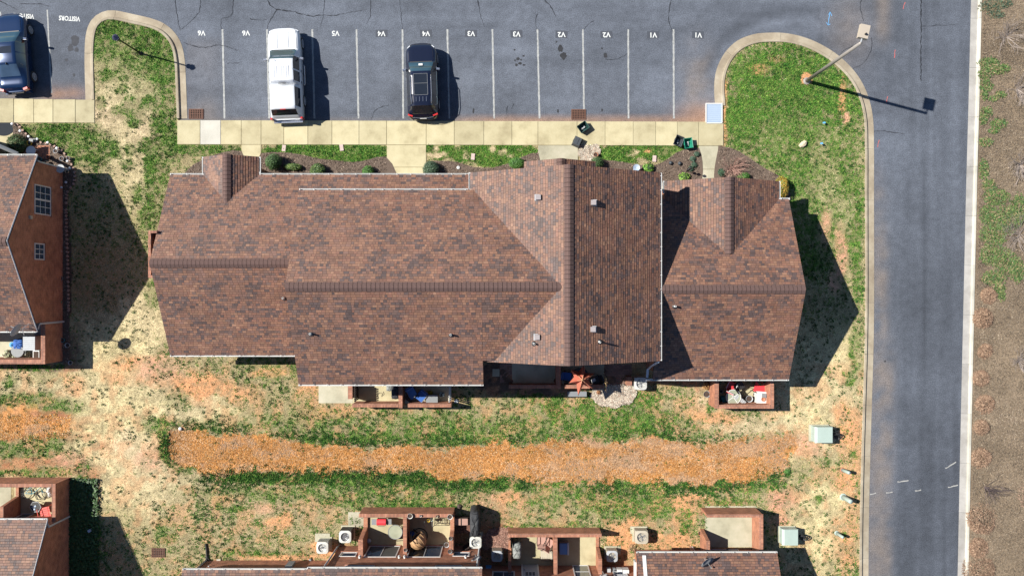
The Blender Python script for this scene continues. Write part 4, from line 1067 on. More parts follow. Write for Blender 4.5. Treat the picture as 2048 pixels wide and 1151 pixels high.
def window(root, wall, u0, u1, z0, z1, nx=2, ny=1, glass='glass', proud=0.03, split=True, sill=True):
    """wall: ('x', xpos, sgn) faces +-x, u runs along y; ('y', ypos, sgn) faces +-y, u runs along x"""
    ax, pos, sg = wall
    def bx(m, a, b, c, d, p0, p1):
        lo, hi = min(pos + sg * p0, pos + sg * p1), max(pos + sg * p0, pos + sg * p1)
        if ax == 'x': m.box(lo, hi, a, b, c, d)
        else: m.box(a, b, lo, hi, c, d)
    f = MB(); t = 0.06
    bx(f, u0 - t, u0, z0 - t, z1 + t, -0.05, proud); bx(f, u1, u1 + t, z0 - t, z1 + t, -0.05, proud); bx(f, u0, u1, z1, z1 + t, -0.05, proud - .002); bx(f, u0, u1, z0 - t, z0, -0.05, proud - .002)
    w_ = part('window', f, MAT['white'], root)
    if sill:
        s_ = MB(); bx(s_, u0 - .1, u1 + .1, z0 - t - .07, z0 - t - .002, -0.02, 0.07); part('window_sill', s_, MAT['brick_cap'], w_)
    g = 0.035; du = (u1 - u0) / nx; dz = (z1 - z0) / ny
    mm = MB()
    for i in range(1, nx): bx(mm, u0 + i * du - g / 2, u0 + i * du + g / 2, z0, z1, -0.04, proud - .006)
    for j in range(1, ny): bx(mm, u0, u1, z0 + j * dz - g * .4, z0 + j * dz + g * .4, -0.04, proud - .009)
    if nx * ny > 1: part('muntins', mm, MAT['white'], w_)
    for i in range(nx):
        for j in range(ny):
            p = MB(); bx(p, u0 + i * du + g / 2, u0 + (i + 1) * du - g / 2, z0 + j * dz + g * .4, z0 + (j + 1) * dz - g * .4, -0.03, 0.006)
            part('pane', p, MAT[glass if not isinstance(glass, (list, tuple)) else glass[(i + j * nx) % len(glass)]], w_)
    return w_


def wall_lamp(root, x, y, z, dy):
    m = MB(); m.cyl(x, y + dy * 0.1, z - 0.12, z + 0.1, 0.09, 8, 0.05); part('wall_lamp', m, MAT['white'], root)


# ---------------------------------------------------------------- main townhouse
TH = thing('townhouse', 'long brick townhouse with brown shingle roofs and one tall cross gable', 'house', (0, 0, 0))
A_ = dict(x0=-19.43, x1=-11.3, y0=-3.78, y1=6.39, ze=3.0, zr=5.55, yc=1.33)
B_ = dict(x0=-11.43, x1=2.8, y0=-5.12, y1=5.2, ze=5.6, zr=8.1, yc=0.06)
C_ = dict(x0=-2.21, x1=7.93, y0=-3.92, y1=6.19, ze=5.5, zr=8.3, xc=2.86)
F_ = dict(x0=8.02, x1=15.8, y0=-5.17, y1=5.02, ze=2.83, zr=5.45, yc=-0.07)
# walls
part('wall', gable_walls(A_['x0'] + .12, -11.2, -3.45, 6.05, 2.85, 5.25), MAT['brick'], TH)
m = gable_walls(-11.2, -1.75, -4.75, 4.85, 5.5, 7.8); part('wall', m, MAT['brick'], TH)
part('wall', gable_walls(-1.9, 7.6, -3.6, 5.9, 5.35, 7.95, 'y'), MAT['brick'], TH)
part('wall', gable_walls(8.1, 15.68, -4.8, 4.7, 2.7, 5.15), MAT['brick'], TH)
m = MB(); m.box(8.95, 14.95, 4.71, 5.75, -0.1, 2.7); part('wall', m, MAT['brick'], TH)
m = MB(); m.box(-17.2, -14.7, 6.06, 7.0, -0.1, 2.8); part('wall', m, MAT['brick'], TH)
m = MB(); m.box(1.0, 4.4, 5.91, 6.8, -0.1, 2.8); part('wall', m, MAT['brick'], TH)
# decks
rf = MB()
SL = []
def addroof(sl, t=0.13):
    for A, B, C, k in sl:
        SL.append((A, B, C, k))
for sl in (slopes_of(A_['x0'], A_['x1'], A_['y0'], A_['y1'], A_['ze'], A_['zr'], 'x', None, A_['yc']),
           slopes_of(F_['x0'], F_['x1'], F_['y0'], F_['y1'], F_['ze'], F_['zr'], 'x', None, F_['yc']),
           slopes_of(C_['x0'], C_['x1'], C_['y0'], C_['y1'], C_['ze'], C_['zr'], 'y', None, C_['xc'])):
    addroof(sl)
    for A, B, C, k in sl: deck(rf, A, B, C)
kB = lambda x, y: ((y > -3.85) & (8.1 - 0.485 * np.abs(y - .06) > 8.3 - 0.552 * np.abs(x - 2.86) - 0.12))
addroof(slopes_of(B_['x0'], -1.53, B_['y0'], B_['y1'], B_['ze'], B_['zr'], 'x', None, B_['yc']))
addroof(slopes_of(-1.53, B_['x1'], B_['y0'], B_['y1'], B_['ze'], B_['zr'], 'x', kB, B_['yc']))
sB = slopes_of(B_['x0'], -1.53, B_['y0'], B_['y1'], B_['ze'], B_['zr'], 'x', None, B_['yc'])
for A, B, C, k in sB: deck(rf, A, B, C)
# wedge of deck running on to the cross ridge
zc = lambda x: 8.3 - 0.552 * abs(x - 2.86)
rf.add([(-1.53, -3.85, 6.2), (2.6, 0.06, 8.08), (-1.53, 0.06, 8.08), (-1.53, 4.66, 5.865), (-1.53, -3.85, 5.9), (2.6, 0.06, 7.8), (-1.53, 0.06, 7.8), (-1.53, 4.66, 5.6)], [(0, 1, 2), (2, 1, 3), (4, 5, 1, 0), (1, 5, 7, 3)])
# long porch roof (continues the west unit's slope under the upper gutter)
porch = [((-2.0, 6.39, 3.0), (-11.3, 6.39, 3.0), (-2.0, 4.9, 3.75), None)]
addroof(porch); deck(rf, *porch[0][:3])
# small front gables
def front_gable(xw, xe, xr, ze, zr, yn, ys):
    sl = slopes_of(xw, xe, ys, yn, ze, zr, 'y', None, xr); return sl
E_ = front_gable(-17.5, -14.4, -15.95, 3.0, 3.80, 7.45, 4.8)
D_ = front_gable(0.72, 4.72, 2.72, 3.0, 4.10, 7.18, 5.9)
G_ = front_gable(8.72, 15.2, 11.96, 2.83, 4.51, 6.09, 1.75)
def under(base):
    return lambda x, y: base(x, y)
kE = lambda x, y: 3.8 - 0.516 * np.abs(x + 15.95) > (5.55 - 0.504 * (y - 1.33)) - 0.1
kG = lambda x, y: 4.51 - 0.518 * np.abs(x - 11.96) > (5.45 - 0.515 * (y + .07)) - 0.1
for sl, kk in ((E_, kE), (D_, None), (G_, kG)):
    for A, B, C, k in sl:
        SL.append((A, B, C, kk))
        deck(rf, A, B, C, 0.12)
roof = part('roof', rf, MAT['deck'], TH)
sh = link('shingles', shingles(SL, 3), MAT['shingle'], roof); sh['kind'] = 'stuff'
# ridges
ridge_caps(roof, (-19.43, 1.33, 5.55), (-11.5, 1.33, 5.55), pitch=.5)
ridge_caps(roof, (-11.43, .06, 8.1), (2.5, .06, 8.1), pitch=.48)
ridge_caps(roof, (2.86, 6.19, 8.3), (2.86, -3.92, 8.3), pitch=.55)
ridge_caps(roof, (8.02, -.07, 5.45), (15.8, -.07, 5.45), pitch=.515)
ridge_caps(roof, (-15.95, 7.45, 3.80), (-15.95, 4.7, 3.80), pitch=.5)
ridge_caps(roof, (2.72, 7.18, 4.10), (2.72, 6.0, 4.10), pitch=.55)
ridge_caps(roof, (11.96, 6.09, 4.51), (11.96, 1.85, 4.51), pitch=.515)
# gutters
N_, S_, E1, W1 = (0, 1), (0, -1), (1, 0), (-1, 0)
gutter(TH, (-19.43, 6.39, 3.0), (-17.55, 6.39, 3.0), N_); gutter(TH, (-17.5, 6.45, 3.0), (-17.5, 7.4, 3.0), W1)
gutter(TH, (-14.4, 6.52, 3.0), (-14.4, 7.4, 3.0), E1); gutter(TH, (-14.35, 6.39, 3.0), (-2.45, 6.39, 3.0), N_)
gutter(TH, (-11.40, 5.2, 5.6), (-2.36, 5.2, 5.6), N_); gutter(TH, (-2.21, 5.25, 5.5), (-2.21, 6.15, 5.5), W1)
gutter(TH, (-19.43, -3.78, 3.0), (-11.45, -3.78, 3.0), S_); gutter(TH, (-11.43, -5.12, 5.6), (-1.53, -5.12, 5.6), S_)
gutter(TH, (7.93, -3.9, 5.5), (7.93, 6.17, 5.5), E1)
gutter(TH, (7.62, -5.17, 2.83), (15.8, -5.17, 2.83), S_)
gutter(TH, (15.2, 5.05, 2.83), (15.2, 6.05, 2.83), E1); gutter(TH, (15.33, 5.02, 2.83), (15.8, 5.02, 2.83), N_); gutter(TH, (8.72, 5.4, 2.83), (8.72, 6.05, 2.83), W1)
downspout(TH, [(7.9, -3.95, 5.38), (7.75, -4.2, 4.6), (7.72, -4.6, 3.0), (7.72, -5.1, 2.78)], 'panel_blue', 0.07)
downspout(TH, [(-14.3, 6.6, 2.9), (-14.0, 6.45, 2.5), (-13.9, 6.1, 2.3), (-13.9, 6.1, .1)], 'bin_grey', 0.05)
# brick chase on the west gable
m = MB(); m.box(-19.80, -19.66, .55, 3.12, -.1, 4.9); m.box(-19.66, -19.33, 2.98, 3.12, -.1, 4.9); m.box(-19.66, -19.33, .55, .69, -.1, 4.9); part('chimney_chase', m, MAT['brick_cap'], TH)
# vents
def on_roof(px, py, z): return X(px, z), Y(py, z)
for px, py, z in ((565, 596, 4.95), (622, 667, 7.0), (902, 669, 7.0), (1068, 686, 7.15), (1197, 682, 7.15), (1349, 612, 5.0)):
    x, y = on_roof(px, py, z)
    zf = (5.55 - .504 * abs(y - 1.33)) if px == 565 else (8.1 - .485 * abs(y - .06)) if px in (622, 902) else (8.3 - .552 * abs(x - 2.86)) if px < 1300 else 5.45 - .515 * abs(y + .07)
    vent_pipe(TH, x, y, zf, 0.34 if px != 1197 else 0.5)
for px, py in ((1076, 396), (1185, 407), (1074, 673), (1184, 657)):
    x, y = on_roof(px, py, 7.2); box_vent(TH, x, y, 8.3 - .552 * abs(x - 2.86), 0)
# a few windows and doors that other viewpoints would see
for u0, u1, z0, z1 in ((-10.6, -9.2, 3.6, 4.8), (-6.2, -4.8, 3.6, 4.8), (-9.3, -7.6, .12, 2.1), (-5.6, -3.9, .12, 2.1)): window(TH, ('y', -4.75, -1), u0, u1, z0, z1)
for u0, u1, z0, z1 in ((9.6, 11.2, .12, 2.1), (12.6, 14.2, .9, 2.0)): window(TH, ('y', -4.8, -1), u0, u1, z0, z1)
for u0, u1, z0, z1 in ((-18.6, -17.4, .9, 2.1), (-13.8, -12.4, .9, 2.1)): window(TH, ('y', -3.45, -1), u0, u1, z0, z1)
for u0, u1, z0, z1 in ((-1.0, .4, .12, 2.1), (4.2, 5.8, .12, 2.1), (1.6, 3.2, 3.6, 4.8)): window(TH, ('y', -3.6, -1), u0, u1, z0, z1)

# ---------------------------------------------------------------- west house
WH = thing('brick_house', 'brick house end with tall gable wall and two white windows beside a flower bed', 'house', (-32, 2.5, 0))
part('wall', gable_walls(-40, -27.15, -2.0, 7.2, 2.85, 5.35), MAT['brick'], WH)
sl = slopes_of(-40, -27.05, -2.42, 7.5, 2.9, 5.6, 'x', None, 2.5)
m = MB()
for s in sl: deck(m, *s[:3])
wr = part('roof', m, MAT['deck'], WH)
m_ = shingles(sl, 8); o = link('shingles', m_, MAT['shingle'], wr); o.location = (32, -2.5, 0); o['kind'] = 'stuff'
ridge_caps(wr, (-27.1, 2.5, 5.6), (-33.5, 2.5, 5.6), pitch=.54)
m = MB()
for yy in (-2.45, 7.53): m.tube([(-27.03, yy, 2.9), (-27.03, 2.52, 5.62)], 0.035, 4)
part('rake_trim', m, MAT['white'], WH)
gutter(WH, (-40, -2.42, 2.9), (-27.05, -2.42, 2.9), S_); gutter(WH, (-32, 7.5, 2.9), (-27.05, 7.5, 2.9), N_)
downspout(WH, [(-27.08, 7.25, 2.8), (-27.1, 7.22, 2.5), (-27.1, 7.22, 0.1)]); downspout(WH, [(-27.05, -2.35, 2.8), (-27.08, -2.05, 2.55), (-27.08, -2.03, 0.1)], r=.055)
window(WH, ('x', -27.15, 1), 4.28, 5.85, 1.46, 2.92, 4, 3); window(WH, ('x', -27.15, 1), 1.67, 2.5, 2.1, 2.92, 3, 2)
m = MB()
for a, b in ((5.04, 5.1),): m.box(-27.16, -27.11, 5.02, 5.12, 1.46, 2.92)
part('window_mullion', m, MAT['white'], WH)
m = MB(); m.box(-27.15, -27.05, 3.88, 4.06, 3.3, 3.5); part('wall_vent', m, MAT['ac_tan'], WH)
# porch with its own gable, only the edge of it in view
m = MB(); m.box(-36, -31.2, 7.52, 8.9, -.1, 2.7); part('wall', m, MAT['brick'], WH)
sl = [((-30.75, 7.45, 2.9), (-30.75, 9.2, 2.9), (-33.2, 7.45, 4.1), None)]
m = MB(); deck(m, *sl[0][:3]); pr = part('porch_roof', m, MAT['deck'], WH)
o = link('porch_shingles', shingles(sl, 81), MAT['shingle'], pr); o.location = (32, -2.5, 0); o['kind'] = 'stuff'
gutter(WH, (-30.75, 7.65, 2.9), (-30.75, 9.2, 2.9), E1)
downspout(WH, [(-30.6, 8.6, 2.75), (-29.6, 8.2, 2.4), (-28.6, 7.75, 2.2), (-28.4, 7.4, 2.1), (-28.4, 7.35, .1)], 'grey', .11)

# ---------------------------------------------------------------- south-west house
SH_ = thing('brick_house', 'brick house corner with sloped downspout beside the dark ivy strip', 'house', (-32, -18, 0))
part('wall', gable_walls(-40, -26.7, -22.9, -13.65, 2.75, 5.2), MAT['brick'], SH_)
sl = slopes_of(-40, -26.5, -23.3, -13.24, 2.85, 5.45, 'x', None, -18.27)
m = MB()
for s in sl: deck(m, *s[:3])
wr = part('roof', m, MAT['deck'], SH_)
o = link('shingles', shingles(sl[1:], 9), MAT['shingle'], wr); o.location = (32, 18, 0); o['kind'] = 'stuff'
m = MB(); m.tube([(-26.47, -13.2, 2.86), (-26.47, -18.27, 5.47)], .03, 4); m.tube([(-26.47, -23.3, 2.86), (-26.47, -18.27, 5.47)], .03, 4); part('rake_trim', m, MAT['white'], SH_)
gutter(SH_, (-40, -13.24, 2.85), (-26.5, -13.24, 2.85), N_)
downspout(SH_, [(-26.62, -13.3, 2.75), (-26.64, -13.72, 2.45), (-26.64, -13.75, .1)], r=.06)
window(SH_, ('y', -13.65, 1), -30.2, -28.9, .12, 2.1, 2, 1)

# ---------------------------------------------------------------- south townhouse
ST = thing('townhouse', 'row of brick townhouses with walled patios seen from its windowed back', 'house', (0, -20, 0))
def st_link(mesh, roofp):
    o = link('shingles', mesh, MAT['shingle'], roofp); o.location = (0, 20, 0); o['kind'] = 'stuff'
m = MB(); m.box(-18.5, -10.4, -26, -16.45, -.1, 2.75); part('wall', m, MAT['brick'], ST)
m = MB(); m.box(-10.39, -1.9, -26, -15.58, -.1, 5.45); part('wall', m, MAT['brick'], ST)
m = MB(); m.box(-1.89, 7.4, -26, -16.76, -.1, 5.3); part('wall', m, MAT['brick'], ST)
m = MB(); m.box(7.41, 14.75, -26, -15.8, -.1, 2.75); part('wall', m, MAT['brick'], ST)
SLS = [((-10.6, -16.1, 2.82), (-18.8, -16.1, 2.82), (-10.6, -21.2, 5.4), None), ((-1.6, -15.08, 5.5), (-11.0, -15.08, 5.5), (-1.6, -20.3, 8.0), None),
       ((15.14, -15.13, 2.83), (7.1, -15.13, 2.83), (15.14, -20.2, 5.45), None), ((8.0, -16.4, 5.4), (-2.2, -16.4, 5.4), (8.0, -21.4, 8.0), None)]
m = MB()
for s in SLS: deck(m, *s[:3])
for s in SLS:   # far slopes, out of the picture
    A, B, C = (Vector(q) for q in s[:3]); d = C - A
    deck(m, tuple(B + Vector((0, d.y * 2, 0))), tuple(A + Vector((0, d.y * 2, 0))), tuple(B + d))
sr = part('roof', m, MAT['deck'], ST); st_link(shingles(SLS, 12), sr)
gutter(ST, (-18.8, -16.1, 2.82), (-11.0, -16.1, 2.82), N_); gutter(ST, (-11.0, -15.08, 5.5), (-1.6, -15.08, 5.5), N_); gutter(ST, (7.1, -15.13, 2.83), (15.14, -15.13, 2.83), N_)
m = MB(); m.box(7.0, 7.09, -26, -15.6, 2.4, 2.9); part('side_trim', m, MAT['white'], ST)
m = MB()
m.add([(7.42, -15.2, 2.92), (7.62, -15.2, 2.92), (7.62, -20.2, 5.5), (7.42, -20.2, 5.5), (7.42, -15.2, 2.82), (7.62, -15.2, 2.82), (7.62, -20.2, 5.4), (7.42, -20.2, 5.4)], [(0, 1, 2, 3), (4, 5, 1, 0), (1, 5, 6, 2), (3, 7, 4, 0)])
part('roof_flashing', m, MAT['white'], ST)
downspout(ST, [(-10.7, -15.2, 5.4), (-10.46, -15.5, 5.0), (-10.46, -15.52, .1)], 'lightgrey', .06); downspout(ST, [(-18.6, -16.15, 2.7), (-18.45, -16.4, 2.4), (-18.45, -16.4, .1)], 'lightgrey', .06)
downspout(ST, [(-1.75, -15.15, 5.4), (-1.95, -15.5, 5.0), (-1.95, -15.52, .1)], 'lightgrey', .06)
window(ST, ('y', -15.58, 1), X(742), X(800), .2, 2.05, 2, 1, ['glass', 'screen']) ; window(ST, ('y', -15.58, 1), X(824), X(885), .2, 2.05, 2, 1, ['glass_dark', 'glass'])
window(ST, ('y', -15.58, 1), -10.0, -9.15, 1.35, 1.95, 1, 1); window(ST, ('y', -15.58, 1), -3.4, -2.55, 1.35, 1.9, 1, 1)
window(ST, ('y', -15.58, 1), -9.3, -7.75, 3.6, 4.8, 2, 1); window(ST, ('y', -15.58, 1), -4.25, -2.85, 3.6, 4.8, 2, 1)
window(ST, ('y', -16.45, 1), -13.1, -11.6, 1.6, 2.5, 2, 1); window(ST, ('y', -16.76, 1), 3.7, 4.55, .15, 2.2, 1, 2); window(ST, ('y', -16.76, 1), 6.0, 6.7, 1.2, 2.2, 1, 2); window(ST, ('y', -16.76, 1), -1.1, .1, 1.2, 2.2, 2, 1)
window(ST, ('y', -15.8, 1), 11.95, 13.0, .15, 2.1, 1, 1, 'glass_dark'); window(ST, ('y', -15.8, 1), 13.05, 13.6, .15, 2.1, 1, 1, 'lightgrey'); window(ST, ('y', -15.8, 1), 9.4, 10.9, 1.2, 2.2, 2, 1)
m = MB(); m.box(.65, 1.5, -16.8, -16.70, .12, 2.15); d_ = part('door', m, MAT['lightgrey'], ST)
for i in range(3):
    for j in range(2):
        m = MB(); m.box(.80 + i * .2, .95 + i * .2, -16.71, -16.69, 1.4 + j * .3, 1.65 + j * .3); part('pane', m, MAT['glass'], d_)
m = MB(); m.cyl(.74, -16.66, 1.0, 1.1, .035, 8); part('door_handle', m, MAT['steel'], d_)
m = MB(); m.box(.56, .645, -16.8, -16.67, .1, 2.25); m.box(1.505, 1.59, -16.8, -16.67, .1, 2.25); m.box(.645, 1.505, -16.8, -16.67, 2.16, 2.25); part('door_frame', m, MAT['white'], ST)
for px in (719, 798, 809, 931): wall_lamp(ST, X(px, 2.4), -15.58, 2.4, 1)
m = MB(); m.box(-13.3, -12.9, -16.45, -16.25, .8, 1.6); part('meter_box', m, MAT['grey'], ST)
for a, b in ((7.45, 7.75), (7.8, 8.1)): pass
for px, s, c in ((1218, .22, 'lightgrey'), (1229, .16, 'grey'), (1239, .3, 'white'), (1251, .36, 'white')):
    m = MB(); m.box(X(px, 1.3) - s / 2, X(px, 1.3) + s / 2, -16.75, -16.55, 1.0, 1.0 + s * 1.3); part('meter_box', m, MAT[c], ST)

# ================================================================== VEHICLES
def wheel(root, x, y, r=0.33, w_=0.22, spokes=10):
    """wheel on the side x; outer face towards +-x"""
    sg = 1 if x > 0 else -1
    def turn(prof, n=24):
        m = MB(); m.lathe(prof, n, (0, 0), caps=False); m.v = [(x + sg * z, y + px_, r + py_) for px_, py_, z in m.v]; return m
    t = P('tyre', turn([(r * .66, -w_), (r * .95, -w_), (r, -w_ + .03), (r, -.03), (r * .95, 0), (r * .66, .0)]), MAT['rubber'], root, True)
    t.name = 'wheel'
    m = turn([(r * .66, -.02), (r * .64, -.06), (r * .3, -.07), (.0, -.07)], 20); P('rim_barrel', m, MAT['black_metal'], t)
    m = MB()
    for k in range(spokes):
        a = 2 * math.pi * k / spokes; c, s = math.cos(a), math.sin(a); n_ = (-s, c); b = 0.022
        pts = [(c * .04 + n_[0] * b * 1.2, s * .04 + n_[1] * b * 1.2), (c * .04 - n_[0] * b * 1.2, s * .04 - n_[1] * b * 1.2), (c * r * .66 - n_[0] * b, s * r * .66 - n_[1] * b), (c * r * .66 + n_[0] * b, s * r * .66 + n_[1] * b)]
        m.add([(x + sg * .006, y + q[0], r + q[1]) for q in pts] + [(x + sg * -.03, y + q[0], r + q[1]) for q in pts], [(0, 1, 2, 3), (3, 2, 1, 0), (0, 4, 5, 1), (1, 5, 6, 2), (2, 6, 7, 3), (3, 7, 4, 0)])
    mm = turn([(r * .70, -.01), (r * .70, .004), (r * .60, .004), (r * .58, -.03)], 24); m.add(mm.v, mm.f)
    mm = turn([(.06, -.03), (.055, .008), (.0, .01)], 10); m.add(mm.v, mm.f)
    P('rim', m, MAT['rim'], t)


def loft(stations, ny=6):
    """stations: y, w, zs, zb, wt, zt -> grid of half sections; returns rows (list of list of points for x>=0)"""
    S = []
    for y, w_, zs, zb, wt, zt in stations:
        cr = min(0.05, max(0.012, (zt - zb) * 0.12))
        S.append([(w_ * .90, y, zs), (w_ * .985, y, zs + .10), (w_, y, zs + (zb - zs) * .55), (w_ * .985, y, zb - .06), (w_ * .945, y, zb), (w_ * .945 * .5 + wt * .5 + .012, y, (zb + zt - cr) / 2), (wt, y, zt - cr), (wt * .93, y, zt - cr * .45), (wt * .62, y, zt - .006), (0, y, zt)])
    return S


def resample(stations, extra=(), step=0.09):
    st = np.array(stations, float); ys = st[:, 0]
    out = set(np.round(ys, 4)) | set(extra)
    for a, b in zip(ys[:-1], ys[1:]):
        n = max(1, int(abs(b - a) / step))
        for k in range(1, n): out.add(round(a + (b - a) * k / n, 4))
    yy = np.array(sorted(out, reverse=True))
    res = np.stack([yy] + [np.interp(yy, ys[::-1], st[::-1, c]) for c in range(1, 6)], 1)
    # light smoothing along the length
    for _ in range(2):
        r2 = res.copy(); r2[1:-1, 1:] = res[1:-1, 1:] * .6 + (res[:-2, 1:] + res[2:, 1:]) * .2
        res = r2
    return res


def vehicle(root, stations, assign, paint, cap=True, extra=()):
    """assign(ymid,row)->None for body paint or (part, material, side-sensitive)"""
    st = resample(stations, extra); S = loft(st); groups = {}
    n = len(S); m_ = len(S[0])
    def put(key, q):
        groups.setdefault(key, MB()).face(q)
    for i in range(n - 1):
        ym = (st[i][0] + st[i + 1][0]) / 2
        for j in range(m_ - 1):
            key = assign(ym, j)
            a, b, c, d = S[i][j], S[i][j + 1], S[i + 1][j + 1], S[i + 1][j]
            q = [d, c, b, a]; mq = [(-x, y, z) for x, y, z in (a, b, c, d)]
            if key is None: put('body', q); put('body', mq)
            elif key[0] in ('windshield', 'rear_window', 'sunroof', 'tailgate_window'): put(key, q); put(key, mq)
            else: put(key + ('r',), q); put(key + ('l',), mq)
    if cap:
        for i, flip in ((0, False), (n - 1, True)):
            ring_ = S[i] + [(-x, y, z) for x, y, z in reversed(S[i][:-1])]
            put('body', ring_ if flip else list(reversed(ring_)))
    body = None
    def weld(mb):
        d = {}; vs_ = []; fs = []
        for f in mb.f:
            g = []
            for i in f:
                k = tuple(round(c, 4) for c in mb.v[i])
                if k not in d: d[k] = len(vs_); vs_.append(k)
                g.append(d[k])
            g2 = []
            for q in g:
                if not g2 or g2[-1] != q: g2.append(q)
            if g2[0] == g2[-1]: g2.pop()
            if len(g2) > 2: fs.append(tuple(g2))
        o = MB(); o.v = vs_; o.f = fs; o.c = [None] * len(fs); return o
    body = P('body', weld(groups.pop('body')), paint, root, True)
    for key, g in groups.items(): P(key[0], weld(g), key[1], root, True)
    return body


def mirrors(root, x, y, z, mat):
    for s in (-1, 1):
        m = MB(); m.box(s * x - .11, s * x + .11, y - .05, y + .07, z, z + .15, rot=-s * .2, taper=.85); o = P('side_mirror', m, mat, root)
        m = MB(); m.box(s * x - .09, s * x + .09, y - .062, y - .052, z + .02, z + .13, rot=-s * .2, piv=(s * x, y)); P('mirror_glass', m, MAT['chrome'], o)


def seam(root, pts, name='panel_gap', r=0.008, mat='void'):
    m = MB(); m.tube(pts, r, 4); P(name, m, MAT[mat], root)


# ---- white pickup with a canopy over the bed
g_ = G(573.5, 148)
PT = thing('pickup_truck', 'white pickup truck with a white canopy over its bed', 'truck', (-13.48, 12.78, 0), math.radians(2.2))
ST_ = [(2.66, .50, .48, .78, .34, .84), (2.60, .70, .40, .93, .54, .98), (2.48, .83, .34, 1.0, .68, 1.06), (2.28, .92, .31, 1.03, .77, 1.10), (1.9, .945, .30, 1.05, .80, 1.13), (1.30, .95, .30, 1.08, .80, 1.16), (1.28, .95, .30, 1.08, .80, 1.165),
       (.62, .95, .30, 1.10, .665, 1.72), (.45, .95, .30, 1.10, .675, 1.77), (-.60, .95, .30, 1.11, .69, 1.78), (-.78, .95, .30, 1.11, .69, 1.74), (-.80, .95, .30, 1.11, .69, 1.10), (-.84, .95, .30, 1.11, .69, 1.10), (-.86, .95, .30, 1.11, .70, 1.70),
       (-1.0, .95, .30, 1.11, .71, 1.76), (-2.2, .95, .32, 1.11, .72, 1.76), (-2.32, .945, .34, 1.11, .72, 1.72), (-2.66, .94, .36, 1.11, .78, 1.16), (-2.72, .93, .38, 1.10, .78, 1.12), (-2.78, .90, .42, .80, .7, .82)]
def as_pick(y, j):
    if .62 < y < 1.26 and j >= 6: return ('windshield', MAT['glass_teal'])
    if j in (4, 5):
        if .02 < y < .80: return ('front_window', MAT['glass_dark'])
        if -.66 < y < -.06: return ('rear_side_window', MAT['glass_dark'])
        if -2.15 < y < -1.02: return ('canopy_window', MAT['glass_dark'])
    if -2.60 < y < -2.34 and j >= 6: return ('tailgate_window', MAT['glass_dark'])
    return None
vehicle(PT, ST_, as_pick, MAT['car_white'], extra=(1.26, .62, .80, .02, -.06, -.66, -1.02, -2.15, -2.34, -2.60))
for x in (-.83, .83):
    for y in (1.86, -1.60): wheel(PT, x + (.14 if x > 0 else -.14), y, .37, .25, 6)
mirrors(PT, 1.08, .72, 1.10, MAT['chrome'])
for x in (-.30, .30, ): seam(PT, [(x, 2.36, 1.095), (x * 1.05, 1.85, 1.14), (x * 1.1, 1.38, 1.165)], 'hood_crease', .010, 'grey')
for s in (-1, 1):
    seam(PT, [(s * .74, 2.45, 1.065), (s * .79, 1.9, 1.12), (s * .80, 1.34, 1.15)], r=.009)
    m = MB(); m.tube([(s * .98, .55, .42), (s * 1.02, .5, .42), (s * 1.02, -.6, .42), (s * .98, -.65, .42)], .035, 6); P('side_step', m, MAT['chrome'], PT)
    m = MB(); m.box(s * .76 - .12, s * .76 + .12, 2.40, 2.54, .72, .93, rot=-s*.5, taper=.8); P('headlight', m, MAT['lens_clear'], PT)
    m = MB(); m.box(s * .89 - .055, s * .89 + .055, -2.79, -2.66, .62, 1.06); P('tail_light', m, MAT['lens_red'], PT)
    for y in (.38, -.30, -2.9): 
        if y > -1: 
            m = MB(); m.box(s * .965 - .015, s * .965 + .015, y - .38, y - .26, .93, .96); P('door_handle', m, MAT['black'], PT)
    for y in (.84, -.02, -.70): seam(PT, [(s * .955, y, .45), (s * .962, y, .8), (s * .91, y, 1.1)], r=.007)
m = MB()
for x in (-.42, -.28, -.14, 0, .14, .28, .42): m.box(x - .012, x + .012, -.52, .18, 1.768, 1.792)
o = P('roof_ribs', m, MAT.setdefault('rib_white', M('grimy_white_paint', (.50, .51, .53), .4, var=.2)), PT)
m = MB(); m.box(-.70, .70, 1.22, 1.30, 1.15, 1.19); P('cowl', m, MAT['black'], PT)
for a, b in (((.05, 1.24, 1.2), (.58, 1.12, 1.30)), ((-.45, 1.24, 1.2), (.03, 1.12, 1.30))): seam(PT, [a, b], 'wiper', .012, 'black')
m = MB(); m.box(-.60, .60, 2.60, 2.72, .42, .66, taper=.92); P('front_bumper', m, MAT['chrome'], PT); m = MB(); m.box(-.86, .86, -2.92, -2.76, .42, .62); P('rear_bumper', m, MAT['chrome'], PT)
m = MB(); m.box(-.42, .42, 2.62, 2.665, .64, .80); P('grille', m, MAT['black'], PT)
m = MB(); m.box(-.16, .16, -2.37, -2.33, 1.70, 1.735); P('brake_light', m, MAT['lens_red'], PT)
m = MB(); m.box(-.22, .22, -.83, -.80, 1.62, 1.69); P('cab_light', m, MAT['black'], PT)
m = MB(); m.lathe([(.03, 1.78), (.02, 1.83), (.0, 1.84)], 8, (-.38, .52)); P('antenna_base', m, MAT['black'], PT)

